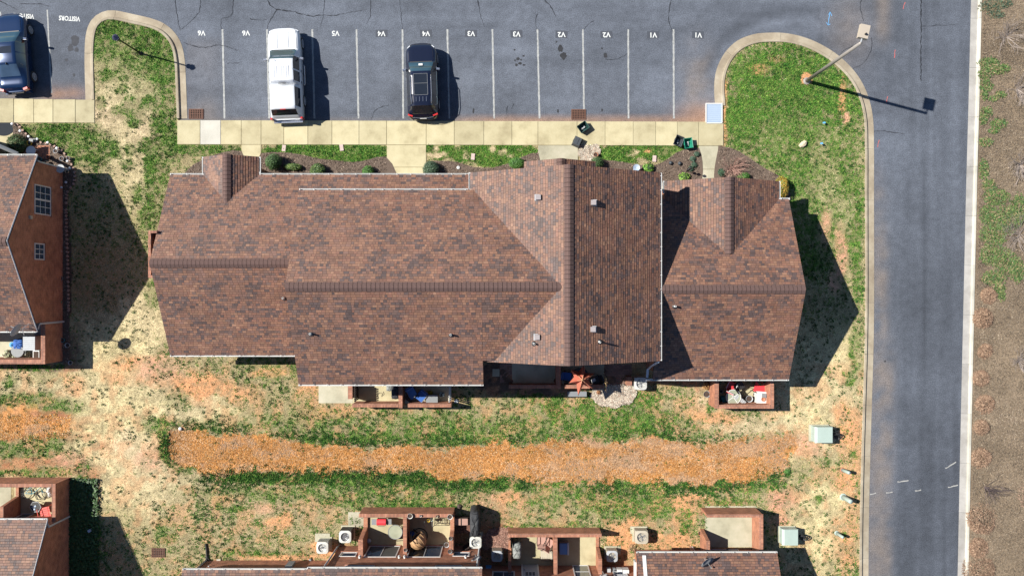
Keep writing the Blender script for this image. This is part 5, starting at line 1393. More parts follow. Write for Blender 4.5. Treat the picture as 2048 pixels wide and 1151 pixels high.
# ---- black suv
SV = thing('suv', 'black estate car with panoramic roof and chrome roof rails', 'car', (-5.36, 12.30, 0), math.radians(2.0))
ST_ = [(2.30, .36, .50, .66, .22, .70), (2.24, .58, .40, .78, .42, .83), (2.12, .74, .33, .87, .56, .94), (1.95, .86, .29, .92, .67, .99), (1.75, .915, .26, .95, .72, 1.02), (1.15, .925, .24, .99, .74, 1.10), (1.05, .925, .24, .99, .745, 1.115), (.42, .925, .24, 1.0, .60, 1.56), (.25, .925, .24, 1.0, .60, 1.60),
       (-.9, .925, .24, 1.01, .60, 1.62), (-1.45, .92, .26, 1.02, .575, 1.56), (-1.62, .915, .27, 1.02, .57, 1.52), (-2.0, .89, .30, 1.02, .62, 1.10), (-2.10, .86, .33, .98, .62, 1.03), (-2.2, .78, .38, .85, .6, .90), (-2.25, .65, .45, .70, .5, .72)]
def as_suv(y, j):
    if .42 < y < 1.04 and j >= 6: return ('windshield', MAT['glass_teal'])
    if -.98 < y < .22 and j >= 8: return ('sunroof', MAT['glass_dark'])
    if -1.98 < y < -1.60 and j >= 6: return ('rear_window', MAT['glass_dark'])
    if j in (4, 5):
        if -.10 < y < .72: return ('front_window', MAT['glass_dark'])
        if -.95 < y < -.18: return ('rear_side_window', MAT['glass_dark'])
        if -1.5 < y < -1.02: return ('quarter_window', MAT['glass_dark'])
    return None
vehicle(SV, ST_, as_suv, MAT['car_black'], extra=(1.04, .42, .22, -.98, -1.60, -1.98, -.10, .72, -.95, -.18, -1.5, -1.02))
for x in (-.94, .94):
    for y in (1.42, -1.32): wheel(SV, x, y, .35, .23, 8)
mirrors(SV, 1.0, .62, 1.0, MAT['chrome'])
for s in (-1, 1):
    m = MB(); m.tube([(s * .60, .18, 1.55), (s * .605, .08, 1.635), (s * .61, -1.0, 1.655), (s * .58, -1.4, 1.60), (s * .575, -1.5, 1.53)], .022, 6); P('roof_rail', m, MAT['chrome'], SV)
    m = MB(); m.tube([(s * .885, .80, 1.0), (s * .89, -.3, 1.015), (s * .87, -1.45, 1.04), (s * .74, -1.52, 1.26)], .012, 4); P('window_trim', m, MAT['chrome'], SV)
    m = MB(); m.box(s * .70 - .13, s * .70 + .13, 1.94, 2.08, .70, .90, rot=-s * .75, taper=.8); P('headlight', m, MAT['lens_clear'], SV)
    m = MB(); m.box(s * .74 - .16, s * .74 + .16, -2.10, -1.99, .84, 1.03, rot=s * .35, taper=.9); P('tail_light', m, MAT['lens_red'], SV)
    seam(SV, [(s * .62, 2.1, .935), (s * .70, 1.75, 1.01), (s * .735, 1.1, 1.09)], r=.008)
    for y in (.75, -.14, -.98): seam(SV, [(s * .93, y, .4), (s * .934, y, .7), (s * .885, y, 1.0)], r=.006)
for x in (-.30, -.10, .10, .30): 
    m = MB(); m.box(x - .010, x + .010, -1.38, -1.10, 1.575, 1.612); P('roof_groove', m, MAT['chrome'], SV)
m = MB(); m.tube([(-.62, -2.17, .95), (-.3, -2.22, .96), (.3, -2.22, .96), (.62, -2.17, .95)], .018, 5); P('chrome_strip', m, MAT['chrome'], SV)
m = MB()
for a, b in (((-.40, .24), (.40, .24)), ((.40, .24), (.40, -1.0)), ((.40, -1.0), (-.40, -1.0)), ((-.40, -1.0), (-.40, .24)), ((-.4, -.32), (.4, -.32))): m.tube([(a[0], a[1], 1.615), (b[0], b[1], 1.615)], .012, 4)
P('sunroof_frame', m, MAT['grey'], SV)
m = MB(); m.box(-.12, .12, .78, .92, 1.235, 1.25); m.v = [(x, y, z + (.92 - y) * .55 + .06) for x, y, z in m.v]; P('dashboard_paper', m, MAT['white'], SV)
m = MB(); m.box(-.66, .66, 1.02, 1.10, 1.09, 1.125); P('cowl', m, MAT['black'], SV)
m = MB(); m.box(-.5, .5, 2.19, 2.24, .55, .75); P('grille', m, MAT['chrome'], SV)
m = MB(); m.box(-.2, .2, -2.235, -2.20, .72, .84); P('number_plate', m, MAT['white'], SV)

# ---- dark blue saloon
SD = thing('sedan_car', 'dark blue saloon car parked in a visitors bay', 'car', (-29.80, 14.02, 0), math.radians(4.6))
ST_ = [(2.38, .34, .45, .58, .2, .62), (2.32, .56, .36, .68, .4, .72), (2.18, .74, .29, .76, .55, .81), (2.0, .85, .25, .80, .65, .86), (1.8, .90, .22, .83, .70, .90), (1.25, .91, .20, .89, .73, .99), (1.15, .91, .20, .90, .73, 1.01), (.45, .91, .20, .92, .56, 1.40), (.25, .91, .20, .92, .555, 1.44),
       (-.5, .91, .20, .94, .56, 1.45), (-.85, .91, .20, .95, .55, 1.41), (-1.55, .90, .22, .96, .60, 1.10), (-1.65, .90, .22, .96, .66, 1.055), (-2.1, .87, .26, .95, .66, 1.04), (-2.25, .82, .30, .88, .62, .95), (-2.33, .72, .38, .68, .55, .72)]
def as_sed(y, j):
    if .46 < y < 1.13 and j >= 6: return ('windshield', MAT['glass_teal'])
    if -.24 < y < .18 and j >= 8: return ('sunroof', MAT['glass_dark'])
    if -1.52 < y < -.88 and j >= 6: return ('rear_window', MAT['glass'])
    if j in (4, 5):
        if -.15 < y < .80: return ('front_window', MAT['glass_dark'])
        if -1.05 < y < -.22: return ('rear_side_window', MAT['glass_dark'])
    return None
vehicle(SD, ST_, as_sed, MAT['car_blue'], extra=(1.13, .46, .18, -.24, -.88, -1.52, -.15, .80, -1.05, -.22))
for x in (-.96, .96):
    for y in (1.42, -1.40): wheel(SD, x, y, .33, .22, 10)
mirrors(SD, .98, .66, .93, MAT['car_blue'])
for s in (-1, 1):
    m = MB(); m.box(s * .68 - .16, s * .68 + .16, 1.96, 2.16, .60, .79, rot=-s * .45, taper=.8); P('headlight', m, MAT['lens_clear'], SD)
    m = MB(); m.box(s * .70 - .15, s * .70 + .15, -2.31, -2.16, .72, .95, rot=s * .3, taper=.85); P('tail_light', m, MAT['lens_red'], SD)
    seam(SD, [(s * .60, 2.15, .80), (s * .69, 1.8, .895), (s * .72, 1.2, .985)], r=.008)
    for y in (.82, -.18, -1.1): seam(SD, [(s * .915, y, .35), (s * .92, y, .6), (s * .87, y, .92)], r=.006)
seam(SD, [(-.62, -1.68, 1.052), (.62, -1.68, 1.052)], r=.008)
m = MB(); m.box(-.025, .025, -.92, -.78, 1.42, 1.50, taper=.4); P('roof_antenna', m, MAT['black'], SD)
m = MB(); m.box(-.64, .64, 1.10, 1.19, .985, 1.02); P('cowl', m, MAT['black'], SD)
m = MB(); m.box(-.35, .35, -2.36, -2.32, .50, .60); P('number_plate', m, MAT['white'], SD)
m = MB(); m.box(-.8, .8, -2.38, -2.26, .30, .46, taper=.95); P('rear_bumper', m, MAT['car_blue'], SD)

# ================================================================== STREET FURNITURE
b = G(1612, 163)
LP = thing('street_lamp', 'tall tan pole lamp with square box head on the green kerb island', 'street lamp', (b[0], b[1], 0.08))
m = MB(); m.lathe([(.22, 0), (.22, .05), (.12, .08), (.115, .1)], 12); P('base_plate', m, MAT['pole'], LP)
m = MB(); m.lathe([(.115, .1), (.085, 7.45), (.0, 7.47)], 12); P('pole', m, MAT['pole'], LP, True)
dx, dy = .22, .975
m = MB(); m.tube([(0, 0, 7.42), (dx * .25, dy * .25, 7.5)], .035, 6); P('arm', m, MAT['lightgrey'], LP)
ang = math.atan2(dy, dx) - math.pi / 2
m = MB(); m.box(-.25, .25, .2, .92, 7.40, 7.62, rot=ang, piv=(0, 0), taper=.96); h = P('lamp_head', m, MAT['lamp_head'], LP)
m = MB(); m.box(-.21, .21, .26, .86, 7.385, 7.40, rot=ang, piv=(0, 0)); P('lens', m, MAT['lens_clear'], h)
c, s = math.cos(ang), math.sin(ang); q = (.08 * c - .42 * s, .08 * s + .42 * c)
m = MB(); m.cyl(q[0], q[1], 7.62, 7.72, .055, 10); P('photocell', m, MAT['black'], h)
b = G(283, 108)
LW = thing('street_lamp', 'slim black post lamp with lantern head on the island beside the visitors bays', 'street lamp', (b[0], b[1], 0.08))
m = MB(); m.lathe([(.13, 0), (.13, .06), (.07, .12), (.06, .14)], 10); P('base', m, MAT['black_metal'], LW)
m = MB(); m.lathe([(.055, .14), (.04, 2.75), (.05, 2.78)], 10); P('pole', m, MAT['black_metal'], LW, True)
m = MB(); m.lathe([(.07, 2.78), (.15, 2.85), (.15, 2.9)], 8); P('lantern_base', m, MAT['black_metal'], LW)
m = MB(); m.lathe([(.11, 2.9), (.15, 3.1)], 8); P('lantern_glass', m, MAT['lens_clear'], LW)
m = MB(); m.lathe([(.19, 3.1), (.16, 3.14), (.06, 3.25), (.02, 3.3), (.0, 3.33)], 8); P('lantern_cap', m, MAT.setdefault('lamp_purple', M('dark_bluish_metal', (.07, .075, .13), .35, .5)), LW)

# storm grates
def grate(px, py, w_, h_, n, label, z=.004, rz=0, fr=True):
    g_ = G(px, py); t = thing('storm_grate', label, 'grate', (g_[0], g_[1], z), rz)
    m = MB(); m.box(-w_ / 2, w_ / 2, -h_ / 2, h_ / 2, 0, .006); P('pit', m, MAT['void'], t)
    m = MB(); e = .05
    m.box(-w_ / 2, w_ / 2, h_ / 2 - e, h_ / 2, .007, .04); m.box(-w_ / 2, w_ / 2, -h_ / 2, -h_ / 2 + e, .007, .04); m.box(-w_ / 2, -w_ / 2 + e, -h_ / 2 + e, h_ / 2 - e, .007, .04); m.box(w_ / 2 - e, w_ / 2, -h_ / 2 + e, h_ / 2 - e, .007, .04)
    P('frame', m, MAT['iron'], t)
    for k in range(n):
        x = -w_ / 2 + e + (w_ - 2 * e) * (k + .5) / n
        m = MB(); m.box(x - .022, x + .022, -h_ / 2 + e, h_ / 2 - e, .012, .036); P('bar', m, MAT['iron'], t)
    m = MB()
    for j in (-1, 0, 1): m.box(-w_ / 2 + e, w_ / 2 - e, j * h_ / 4 - .015, j * h_ / 4 + .015, .014, .033)
    P('cross_bars', m, MAT['iron'], t, kind='stuff')
    return t
grate(392.5, 228, .88, .60, 7, 'rusty storm grate in the tarmac at the foot of the west island kerb')
grate(1157, 229, .88, .62, 8, 'rusty storm grate crossed by a white parking stall line')
t = grate(318, 1103, .80, .56, 6, 'dark iron drain grate sunk in pale grass by a shadow', .10)
g_ = G(1427, 228)
t = thing('plastic_ramp', 'pale blue ribbed plastic panel with white rim at the end of the kerb', 'panel', (g_[0], g_[1], .02), 0)
m = MB(); m.box(-.46, .46, -.56, .56, 0, .13); P('panel', m, MAT['panel_blue'], t)
m = MB(); m.box(-.50, -.46, -.56, .62, 0, .17); m.box(.46, .50, -.56, .62, 0, .17); m.box(-.46, .46, .56, .62, 0, .17); m.box(-.46, .46, -.61, -.56, 0, .15); P('rim', m, MAT['white'], t)
for k in range(9): 
    m = MB(); m.box(-.44, .44, -.50 + k * .118, -.47 + k * .118, .131, .142); P('rib', m, MAT['panel_blue'], t)

# recycling totes
def tote(px, py, rz, mat, label, tip=False, inner='black', z=.13):
    g_ = G(px, py); t = thing('recycling_bin', label, 'bin', (g_[0], g_[1], z), rz); W_, D_, Hh = .30, .24, .36
    def wallq(mb, t_):
        b0 = [(-W_ * .8, -D_ * .8), (W_ * .8, -D_ * .8), (W_ * .8, D_ * .8), (-W_ * .8, D_ * .8)]; b1 = [(-W_, -D_), (W_, -D_), (W_, D_), (-W_, D_)]
        i0 = [(x * .92, y * .9) for x, y in b0]; i1 = [(x * .92, y * .9) for x, y in b1]
        vs_ = [(x, y, 0) for x, y in b0] + [(x, y, Hh) for x, y in b1] + [(x, y, Hh) for x, y in i1] + [(x, y, .03) for x, y in i0]
        fs = [(0, 3, 2, 1)] + [(k, (k + 1) % 4, 4 + (k + 1) % 4, 4 + k) for k in range(4)] + [(4 + k, 4 + (k + 1) % 4, 8 + (k + 1) % 4, 8 + k) for k in range(4)] + [(8 + k, 8 + (k + 1) % 4, 12 + (k + 1) % 4, 12 + k) for k in range(4)] + [(12, 13, 14, 15)]
        mb.add(vs_, fs)
    m = MB(); wallq(m, 0)
    r_ = MB(); r_.tube([(-W_, -D_, Hh), (W_, -D_, Hh), (W_, D_, Hh), (-W_, D_, Hh)], .022, 5, closed=True)
    hd = MB(); hd.box(-.09, .09, D_, D_ + .03, Hh - .1, Hh - .05); hd2 = MB(); hd2.box(-.09, .09, -D_ - .03, -D_, Hh - .1, Hh - .05)
    parts = [('tub', m, mat), ('rim', r_, mat), ('handle', hd, mat), ('handle', hd2, mat)]
    if not tip:
        cn = MB()
        for k in range(4): cn.box(-.12 + k * .06, -.08 + k * .07, -.06, .0 + .03 * (k % 2), .03, .09 + .02 * k)
        parts.append(('contents', cn, 'lightgrey'))
    for nm, mb_, mt in parts:
        if tip: mb_.v = [(x, y, .37 - z_) for x, y, z_ in mb_.v]; mb_.f = [tuple(reversed(f)) for f in mb_.f]
        P(nm, mb_, MAT[mt], t, kind='stuff' if nm == 'contents' else None)
    if tip:
        m = MB(); m.box(-W_ * .6, W_ * .6, -.035, .035, .371, .39); P('base_rib', m, MAT['bin_grey'], t)
tote(1165, 257, math.radians(35), 'dark_green_bin', 'dark green open recycling tote standing alone on the sidewalk')
tote(1154, 285, math.radians(-24) + math.pi / 2, 'bin_grey', 'charcoal tote turned upside down by the pale gravel patch', True)
tote(1354.5, 284.5, math.radians(68) + math.pi, 'bin_grey', 'charcoal tote touching the bright green tote on the sidewalk edge')
tote(1373.5, 289, math.radians(8) + math.pi / 2, 'green_bin', 'bright green recycling tote at the sidewalk edge')

# transformer cabinets + pedestals
def cabinet(px, py, w_, d, h, label, rz=0):
    g_ = G(px, py); t = thing('transformer_cabinet', label, 'cabinet', (g_[0], g_[1], .08), rz)
    m = MB(); m.box(-w_ * .62, w_ * .55, -d * .55, d * .55, 0, .08); P('pad', m, MAT['walk_grey'], t)
    m = MB(); m.box(-w_ / 2, w_ / 2, -d / 2, d / 2, .08, h); P('housing', m, MAT['utility'], t)
    m = MB(); m.add([(-w_ / 2 - .03, -d / 2 - .03, h), (w_ / 2 + .03, -d / 2 - .03, h), (w_ / 2 + .03, d / 2 + .03, h), (-w_ / 2 - .03, d / 2 + .03, h), (-w_ / 2 + .1, -d / 2, h + .09), (w_ / 2 - .02, -d / 2, h + .09), (w_ / 2 - .02, d / 2, h + .09), (-w_ / 2 + .1, d / 2, h + .09)],
                    [(3, 2, 1, 0), (4, 5, 6, 7), (0, 1, 5, 4), (1, 2, 6, 5), (2, 3, 7, 6), (3, 0, 4, 7)]); P('lid', m, MAT['utility'], t)
    m = MB(); m.box(-w_ / 2 - .02, -w_ / 2, -.03, .03, h * .5, h * .6); P('latch', m, MAT['steel'], t)
    for k in range(3):
        m = MB(); x0 = w_ / 2 + .28; pts = [(x0 + .32 * (1 + .25 * k) * .5 * (1 + math.cos(a)) - .06, -.06 - .05 * k + .10 * (1 + .3 * k) * math.sin(a) - .07 * math.cos(a),   .10 + .03 * k + .16 * (1 + math.sin(a))) for a in [i * .4 for i in range(17)]]
        m.tube(pts, .032, 5); P('cable_loop', m, MAT['black'], t)
cabinet(1637, 864, 1.02, .92, .72, 'pale green transformer cabinet on the slope near the end of the orange swale')
cabinet(1572, 1066, .92, .92, .62, 'pale green transformer cabinet beside the walled concrete patio')
for px, py, rz, h, r, lab, orange in ((1683, 938, .2, .75, .11, 'small pale green pedestal with an orange foot beside the kerb', True), (1685, 992, .55, .85, .15, 'thick pale green leaning utility pedestal beside the kerb', False), (1672, 1064, .5, .70, .10, 'thin white-green utility pedestal beside the lower cabinet', False)):
    g_ = G(px, py); t = thing('utility_pedestal', lab, 'pedestal', (g_[0], g_[1], .06))
    lean = Vector((math.cos(-rz) * .20, math.sin(-rz) * .20, 1)).normalized()
    m = MB(); m.tube([(0, 0, 0), tuple(lean * h * .92)], r, 10); m.lathe([(r * 1.02, 0), (r * .8, .05), (.0, .09)], 10); n0 = len(m.v)
    m = MB(); m.tube([(0, 0, 0), tuple(lean * h * .92), tuple(lean * h)], r, 12, r2=r * .82); P('post', m, MAT['utility'], t, True)
    m = MB(); m.lathe([(r * 1.5, -.02), (r * 1.4, .06), (r * 1.1, .08)], 12); P('collar', m, MAT['terracotta' if orange else 'utility'], t)
# small white cap in the swale, rock, paint flags
g_ = G(362, 856); m = MB(); m.lathe([(.11, 0), (.11, .12), (.08, .16), (0, .17)], 12); one('pipe_stub', m, MAT['white'], 'small white pipe cap at the west end of the swale', 'pipe cap', (g_[0], g_[1], .0), smooth=True)
def rock(px, py, r, label, sq=.7, mat='rock', seed=1):
    g_ = G(px, py); rr = random.Random(seed); m = MB(); n = 9; prof = [(.35, 0), (.95, .12), (1, .35), (.8, .62), (.4, .8), (0.02, .85)]
    m.lathe([(a * r, b * r * 1.2) for a, b in prof], n); m.v = [(x * rr.uniform(.8, 1.15), y * sq * rr.uniform(.8, 1.15), z * rr.uniform(.85, 1.1)) for x, y, z in m.v]
    return one('rock', m, MAT[mat], label, 'rock', (g_[0], g_[1], .07), rr.uniform(0, 3))
rock(1604, 289, .26, 'lone tan rock on the green lawn of the island', seed=3)
for px, py in ((1641, 250), (1636, 291)):
    g_ = G(px, py); t = thing('marker_flag', 'tiny blue utility flag stuck in the green lawn', 'flag', (g_[0], g_[1], .06), group='blue utility flags')
    m = MB(); m.tube([(0, 0, 0), (0, 0, .35)], .006, 4); P('wire', m, MAT['steel'], t)
    m = MB(); m.add([(0, 0, .35), (.17, .03, .33), (.16, .14, .24), (0, .10, .25), (0, 0, .345), (.17, .03, .325), (.16, .14, .235), (0, .10, .245)], [(0, 1, 2, 3), (7, 6, 5, 4), (0, 4, 5, 1), (1, 5, 6, 2), (2, 6, 7, 3), (3, 7, 4, 0)]); P('flag', m, MAT['bluemark'], t)

# ================================================================== PATIOS
def run(root, x0, x1, y0, y1, h, cap=True, name='wall_run'):
    """straight garden wall in brick with a rowlock course on top (metres, world)"""
    m = MB(); m.box(x0, x1, y0, y1, -0.05, h - .08); o = part(name, m, MAT['brick'], root)
    if cap:
        e = .012; m = MB(); m.box(x0 - e, x1 + e, y0 - e, y1 + e, h - .078, h)
        me = part('coping', m, MAT['brick_cap'], o)
        if (y1 - y0) > (x1 - x0):   # turn the rowlock so bricks lie across the wall
            for l in me.data.uv_layers[0].data: l.uv = (l.uv[1], l.uv[0])
    return o


def floor(px0, px1, py0, py1, label, mat='walk_grey', z=.10, name='patio_slab'):
    a, b = G(px0, py1), G(px1, py0); m = MB(); m.box(a[0], b[0], a[1], b[1], -.1, z)
    return one(name, m, MAT[mat], label, 'patio')


def stepped(t, x0, x1, ya, yb, h, hl=.25, name='wall_run'):
    """wall running south from ya (low) to yb (full height), its top sloping near the middle"""
    ym = ya + (yb - ya) * .45; m = MB(); yk = ym + (yb - ym) * .2
    pr = [(ya, -.05), (yb, -.05), (yb, h), (yk, h), (ym, hl), (ya, hl)]
    vs_ = [(x0, y, z_) for y, z_ in pr] + [(x1, y, z_) for y, z_ in pr]; n = 6
    m.add(vs_, [tuple(range(n)), tuple(reversed(range(n, 2 * n)))] + [(i, n + i, n + (i + 1) % n, (i + 1) % n) for i in range(n)])
    o = part(name, m, MAT['brick'], t)
    e = .012; m = MB(); m.box(x0 - e, x1 + e, min(yb, yk), max(yb, yk), h + .001, h + .05); c_ = part('coping', m, MAT['brick_cap'], o)
    for l in c_.data.uv_layers[0].data: l.uv = (l.uv[1], l.uv[0])
T_ = .20
# --- main house, two-bay patio under the south gutter
floor(638, 706, 740, 805, 'bare pale concrete pad at the west end of the two-bay patio'); floor(706.3, 804, 740, 805.5, 'tan concrete patio floor with the black covered grill', 'walk'); floor(804.3, 899, 740, 805.5, 'concrete patio floor with blue seats behind white picket fence', 'walk_grey')
t = thing('patio_wall', 'low brick wall around the two-bay patio with picket fences at both ends', 'wall', (-5.6, -6.4, 0))
z = 1.25
run(t, X(696, z), X(704.5, z), Y(797, z), -4.80, z); run(t, X(704.8, z), X(797, z), Y(813.5, z), Y(807, z), z); run(t, X(797.4, z), X(804.3, z), Y(815, z), -4.80, z); run(t, X(816, z), X(902, z), Y(813.5, z), Y(807, z), z)
def pickets(label, x, y0, y1, h, n, mat, w_=.075, t=.03):
    tt = thing('picket_fence', label, 'fence', (x, (y0 + y1) / 2, .1))
    for zz in (.25, h - .25):
        m = MB(); m.box(x + t, x + t + .04, y0, y1, .1 + zz, .1 + zz + .07); part('rail', m, MAT[mat], tt)
    for k in range(n):
        y = y0 + (y1 - y0) * (k + .5) / n; m = MB(); m.box(x, x + t, y - w_ / 2, y + w_ / 2, .12, .1 + h, taper=1.0); part('picket', m, MAT[mat], tt)
pickets('dark brown picket fence across the west side of the grill patio', X(709, 1.2), Y(803, 1.2), Y(770, 1.2), 1.25, 9, 'wood_dark')
pickets('white picket fence closing the east side of the blue-seat patio', X(898, 1.2), Y(804, 1.2), Y(772, 1.2), 1.25, 9, 'white')
# --- main house, shaded middle patios
floor(1024, 1112, 722, 770, 'shaded bare concrete patio floor under the tall gable'); floor(1121, 1208, 722, 770, 'shaded patio floor under the rust umbrella')
floor(1000, 1023.6, 722, 768, 'strip of brick pavers beside the shaded bare patio', 'paver', .09, 'paver_strip'); floor(1209, 1263, 728, 772, 'brick paver walk in shade beside the air conditioner', 'paver', .09, 'paver_strip'); floor(985, 999, 737, 752, 'square grey stepping stone in the shaded soil', 'walk_grey', .11, 'stepping_stone')
t = thing('patio_wall', 'low brick wall around the shaded middle patios', 'wall', (2.5, -5.8, 0)); z = 1.0
run(t, X(1018, z), X(1112, z), Y(776, z), Y(769.5, z), z); run(t, X(1112.4, z), X(1121, z), Y(777, z), -3.62, z); run(t, X(1130, z), X(1208, z), Y(776, z), Y(769.5, z), z); run(t, X(1255, z), X(1265, z), Y(771, z), Y(755, z), z * .7)
# --- main house, right-wing patio
floor(1420, 1532, 735, 805, 'tan concrete patio floor crowded with red chairs and a round table', 'walk')
t = thing('patio_wall', 'three-sided brick wall around the patio with the red chairs', 'wall', (13.5, -6.2, 0)); z = 1.62
run(t, X(1430, z), X(1437, z), Y(816, z), -4.82, z); run(t, X(1437.2, z), X(1540.6, z), Y(816, z), Y(809.5, z), z); run(t, X(1541, z), X(1547.5, z), Y(816, z), -4.82, z)
# --- west house patio
t = thing('patio_wall', 'tall plain brick wall around the cluttered patio of the west house', 'wall', (-28, -3.4, 0)); z = 1.95
run(t, X(82, z), -27.16, Y(727, z), -2.02, z); run(t, -36, X(81.6, z), Y(727, z), Y(719, z), z)
floor(-120, 85, 640, 716, 'dark concrete floor of the west house patio')
# --- south-west house patio
t = thing('patio_wall', 'brick walls around the patio holding the bicycle and red chair', 'wall', (-29, -12.6, 0)); z = 1.73
run(t, X(104, z), X(110.5, z), -13.64, Y(967, z), z); run(t, -38, X(103.6, z), Y(973, z), Y(967, z), z); stepped(t, X(25, .6), X(31, .6), Y(973.6, z), -13.64, 1.7, .3)
floor(31, 135, 958, 1035, 'tan concrete floor under the bicycle and red chair', 'walk'); floor(-200, 24, 958, 1035, 'pale concrete floor of the neighbouring bay', 'walk_grey')
# --- south house, left double patio
floor(697, 730, 1022, 1052, 'small pale concrete pad outside the opening of the double patio'); floor(731, 809, 1015, 1092, 'tan concrete patio floor with red grill and glass table', 'walk'); floor(815, 905, 1015, 1092, 'tan concrete patio floor under the wicker egg chair', 'walk')
t = thing('patio_wall', 'brick walls around the double patio with red grill and wicker chair', 'wall', (-6.4, -14.4, 0)); z = 1.55
run(t, X(718, z), X(906, z), Y(1033.5, z), Y(1027, z), z); run(t, X(806.5, z), X(813, z), -15.57, Y(1034, z), z)
stepped(t, X(717, 1.8), X(725.5, 1.8), Y(1034, z), -15.57, 1.8); stepped(t, X(898, 1.8), X(906, 1.8), Y(1034, z), -15.57, 1.7, .9)
# --- south house, middle double patio
floor(1022, 1110, 1055, 1135, 'pale concrete patio floor with grey covered furniture and chairs', 'walk'); floor(1114, 1196, 1055, 1135, 'pale concrete patio floor with the blue cushioned box', 'walk')
t = thing('patio_wall', 'brick walls around the middle double patio', 'wall', (2.4, -15.7, 0)); z = 1.35
run(t, X(1016, z), X(1203, z), Y(1073, z), Y(1066.5, z), z); run(t, X(1107, z), X(1114, z), -16.75, Y(1073.5, z), z + .25)
stepped(t, X(1016.5, z), X(1022.5, z), Y(1092, z), -16.75, 1.3, .25); stepped(t, X(1197, 1.6), X(1203.5, 1.6), Y(1073.6, z), -16.75, 1.6, .15)
# --- south house, right patio
floor(1410, 1512, 1010, 1092, 'empty sunlit concrete patio floor inside brick walls')
t = thing('patio_wall', 'brick walls around the empty sunlit concrete patio', 'wall', (12.9, -14.5, 0)); z = 1.58
run(t, X(1414, z), X(1518.5, z), Y(1033.5, z), Y(1028, z), z); run(t, X(1519, z), X(1526, z), -15.79, Y(1028, z), z); stepped(t, X(1412, z), X(1419, z), Y(1036, z), -15.79, z, .08)

# ================================================================== FURNISHINGS
def ac_unit(px, py, s, h, label, case='ac_white', top='ac_white', pad=True, rz=0, z0=.08, fan=.36):
    g_ = G(px, py, h); t = thing('air_conditioner', label, 'air conditioner', (g_[0], g_[1], z0), rz); a = s / 2
    if pad:
        m = MB(); m.box(-a - .06, a + .06, -a - .06, a + .06, 0, .07); P('pad', m, MAT['walk_grey'], t)
    m = MB(); m.box(-a + .02, a - .02, -a + .02, a - .02, .072, h - .09); c_ = P('casing', m, MAT[case], t)
    m = MB()
    for k in range(10):
        q = -a + .06 + (s - .12) * k / 9; m.box(q - .012, q + .012, a - .018, a - .004, .12, h - .14); m.box(q - .012, q + .012, -a + .004, -a + .018, .12, h - .14)
        m.box(a - .018, a - .004, q - .012, q + .012, .12, h - .14); m.box(-a + .004, -a + .018, q - .012, q + .012, .12, h - .14)
    P('louvres', m, MAT['ac_dark' if case == 'ac_dark' else case], c_, kind='stuff')
    # top panel with a round opening
    n = 24; R = s * fan; m = MB(); outer = []
    for k in range(n):
        an = 2 * math.pi * k / n; c, sn = math.cos(an), math.sin(an); q = min(a / max(abs(c), 1e-6), a / max(abs(sn), 1e-6), a * 1.22); outer.append((q * c, q * sn))
    for k in range(n):
        k2 = (k + 1) % n; an, an2 = 2 * math.pi * k / n, 2 * math.pi * k2 / n
        i0, i1 = (R * math.cos(an), R * math.sin(an)), (R * math.cos(an2), R * math.sin(an2))
        m.face([(*outer[k], h - .02), (*outer[k2], h - .02), (*i1, h), (*i0, h)]); m.face([(*outer[k], h - .10), (*outer[k2], h - .10), (*outer[k2], h - .02), (*outer[k], h - .02)]); m.face([(*i0, h), (*i1, h), (*i1, h - .12), (*i0, h - .12)])
    P('top_panel', m, MAT[top], t)
    m = MB(); m.cyl(0, 0, h - .14, h - .12, R, 20); P('fan_well', m, MAT['void'], t)
    m = MB()
    for k in range(4):
        a0 = k * math.pi / 2 + .3; pts = [(.05 * math.cos(a0), .05 * math.sin(a0), h - .09), (R * .92 * math.cos(a0 - .15), R * .92 * math.sin(a0 - .15), h - .07), (R * .92 * math.cos(a0 + .62), R * .92 * math.sin(a0 + .62), h - .10), (.06 * math.cos(a0 + .8), .06 * math.sin(a0 + .8), h - .10)]
        m.face(pts)
    m.cyl(0, 0, h - .11, h - .05, R * .24, 12); P('fan', m, MAT['fan'], t)
    m = MB()
    for q in (.35, .65, .95): m.ring(0, 0, h + .004, R * q, .006, 20)
    for k in range(4): an = k * math.pi / 4; m.tube([(R * math.cos(an), R * math.sin(an), h + .006), (-R * math.cos(an), -R * math.sin(an), h + .006)], .005, 4)
    P('fan_guard', m, MAT['steel'], t, kind='stuff')
ac_unit(1281, 766.5, .74, .80, 'off-white air conditioner tucked under the main house gutter')
ac_unit(645, 1094, .70, .85, 'off-white air conditioner on a tan slab beside the slanted downspout'); ac_unit(690.5, 1072, .72, .95, 'dark-sided air conditioner with white top beside the double patio', 'ac_dark')
ac_unit(951, 1083.5, .70, .80, 'white air conditioner at the foot of the black tarp'); ac_unit(994, 1111, .64, .80, 'bluish air conditioner in the shaded corner beside the meter wall', 'ac_tan', 'lightgrey')
ac_unit(1283, 1073, .78, .75, 'tan air conditioner on a wide pad in bare orange soil', 'ac_tan', 'ac_tan'); ac_unit(1224, 1111, .66, .75, 'small grey air conditioner under the wall meters', 'ac_tan', 'lightgrey')
for px, py, w_, d, lab in ((646, 1073, .9, .5, 'tan concrete pad behind the off-white air conditioner'), (1275, 1058, .9, .45, 'tan concrete pad beside the tan air conditioner'), (1226, 1098, .9, .5, 'tan concrete pad behind the small grey air conditioner')):
    floor(px - w_ * 16.5, px + w_ * 16.5, py - d * 16.5, py + d * 16.5, lab, 'walk_grey', .12, 'concrete_pad')


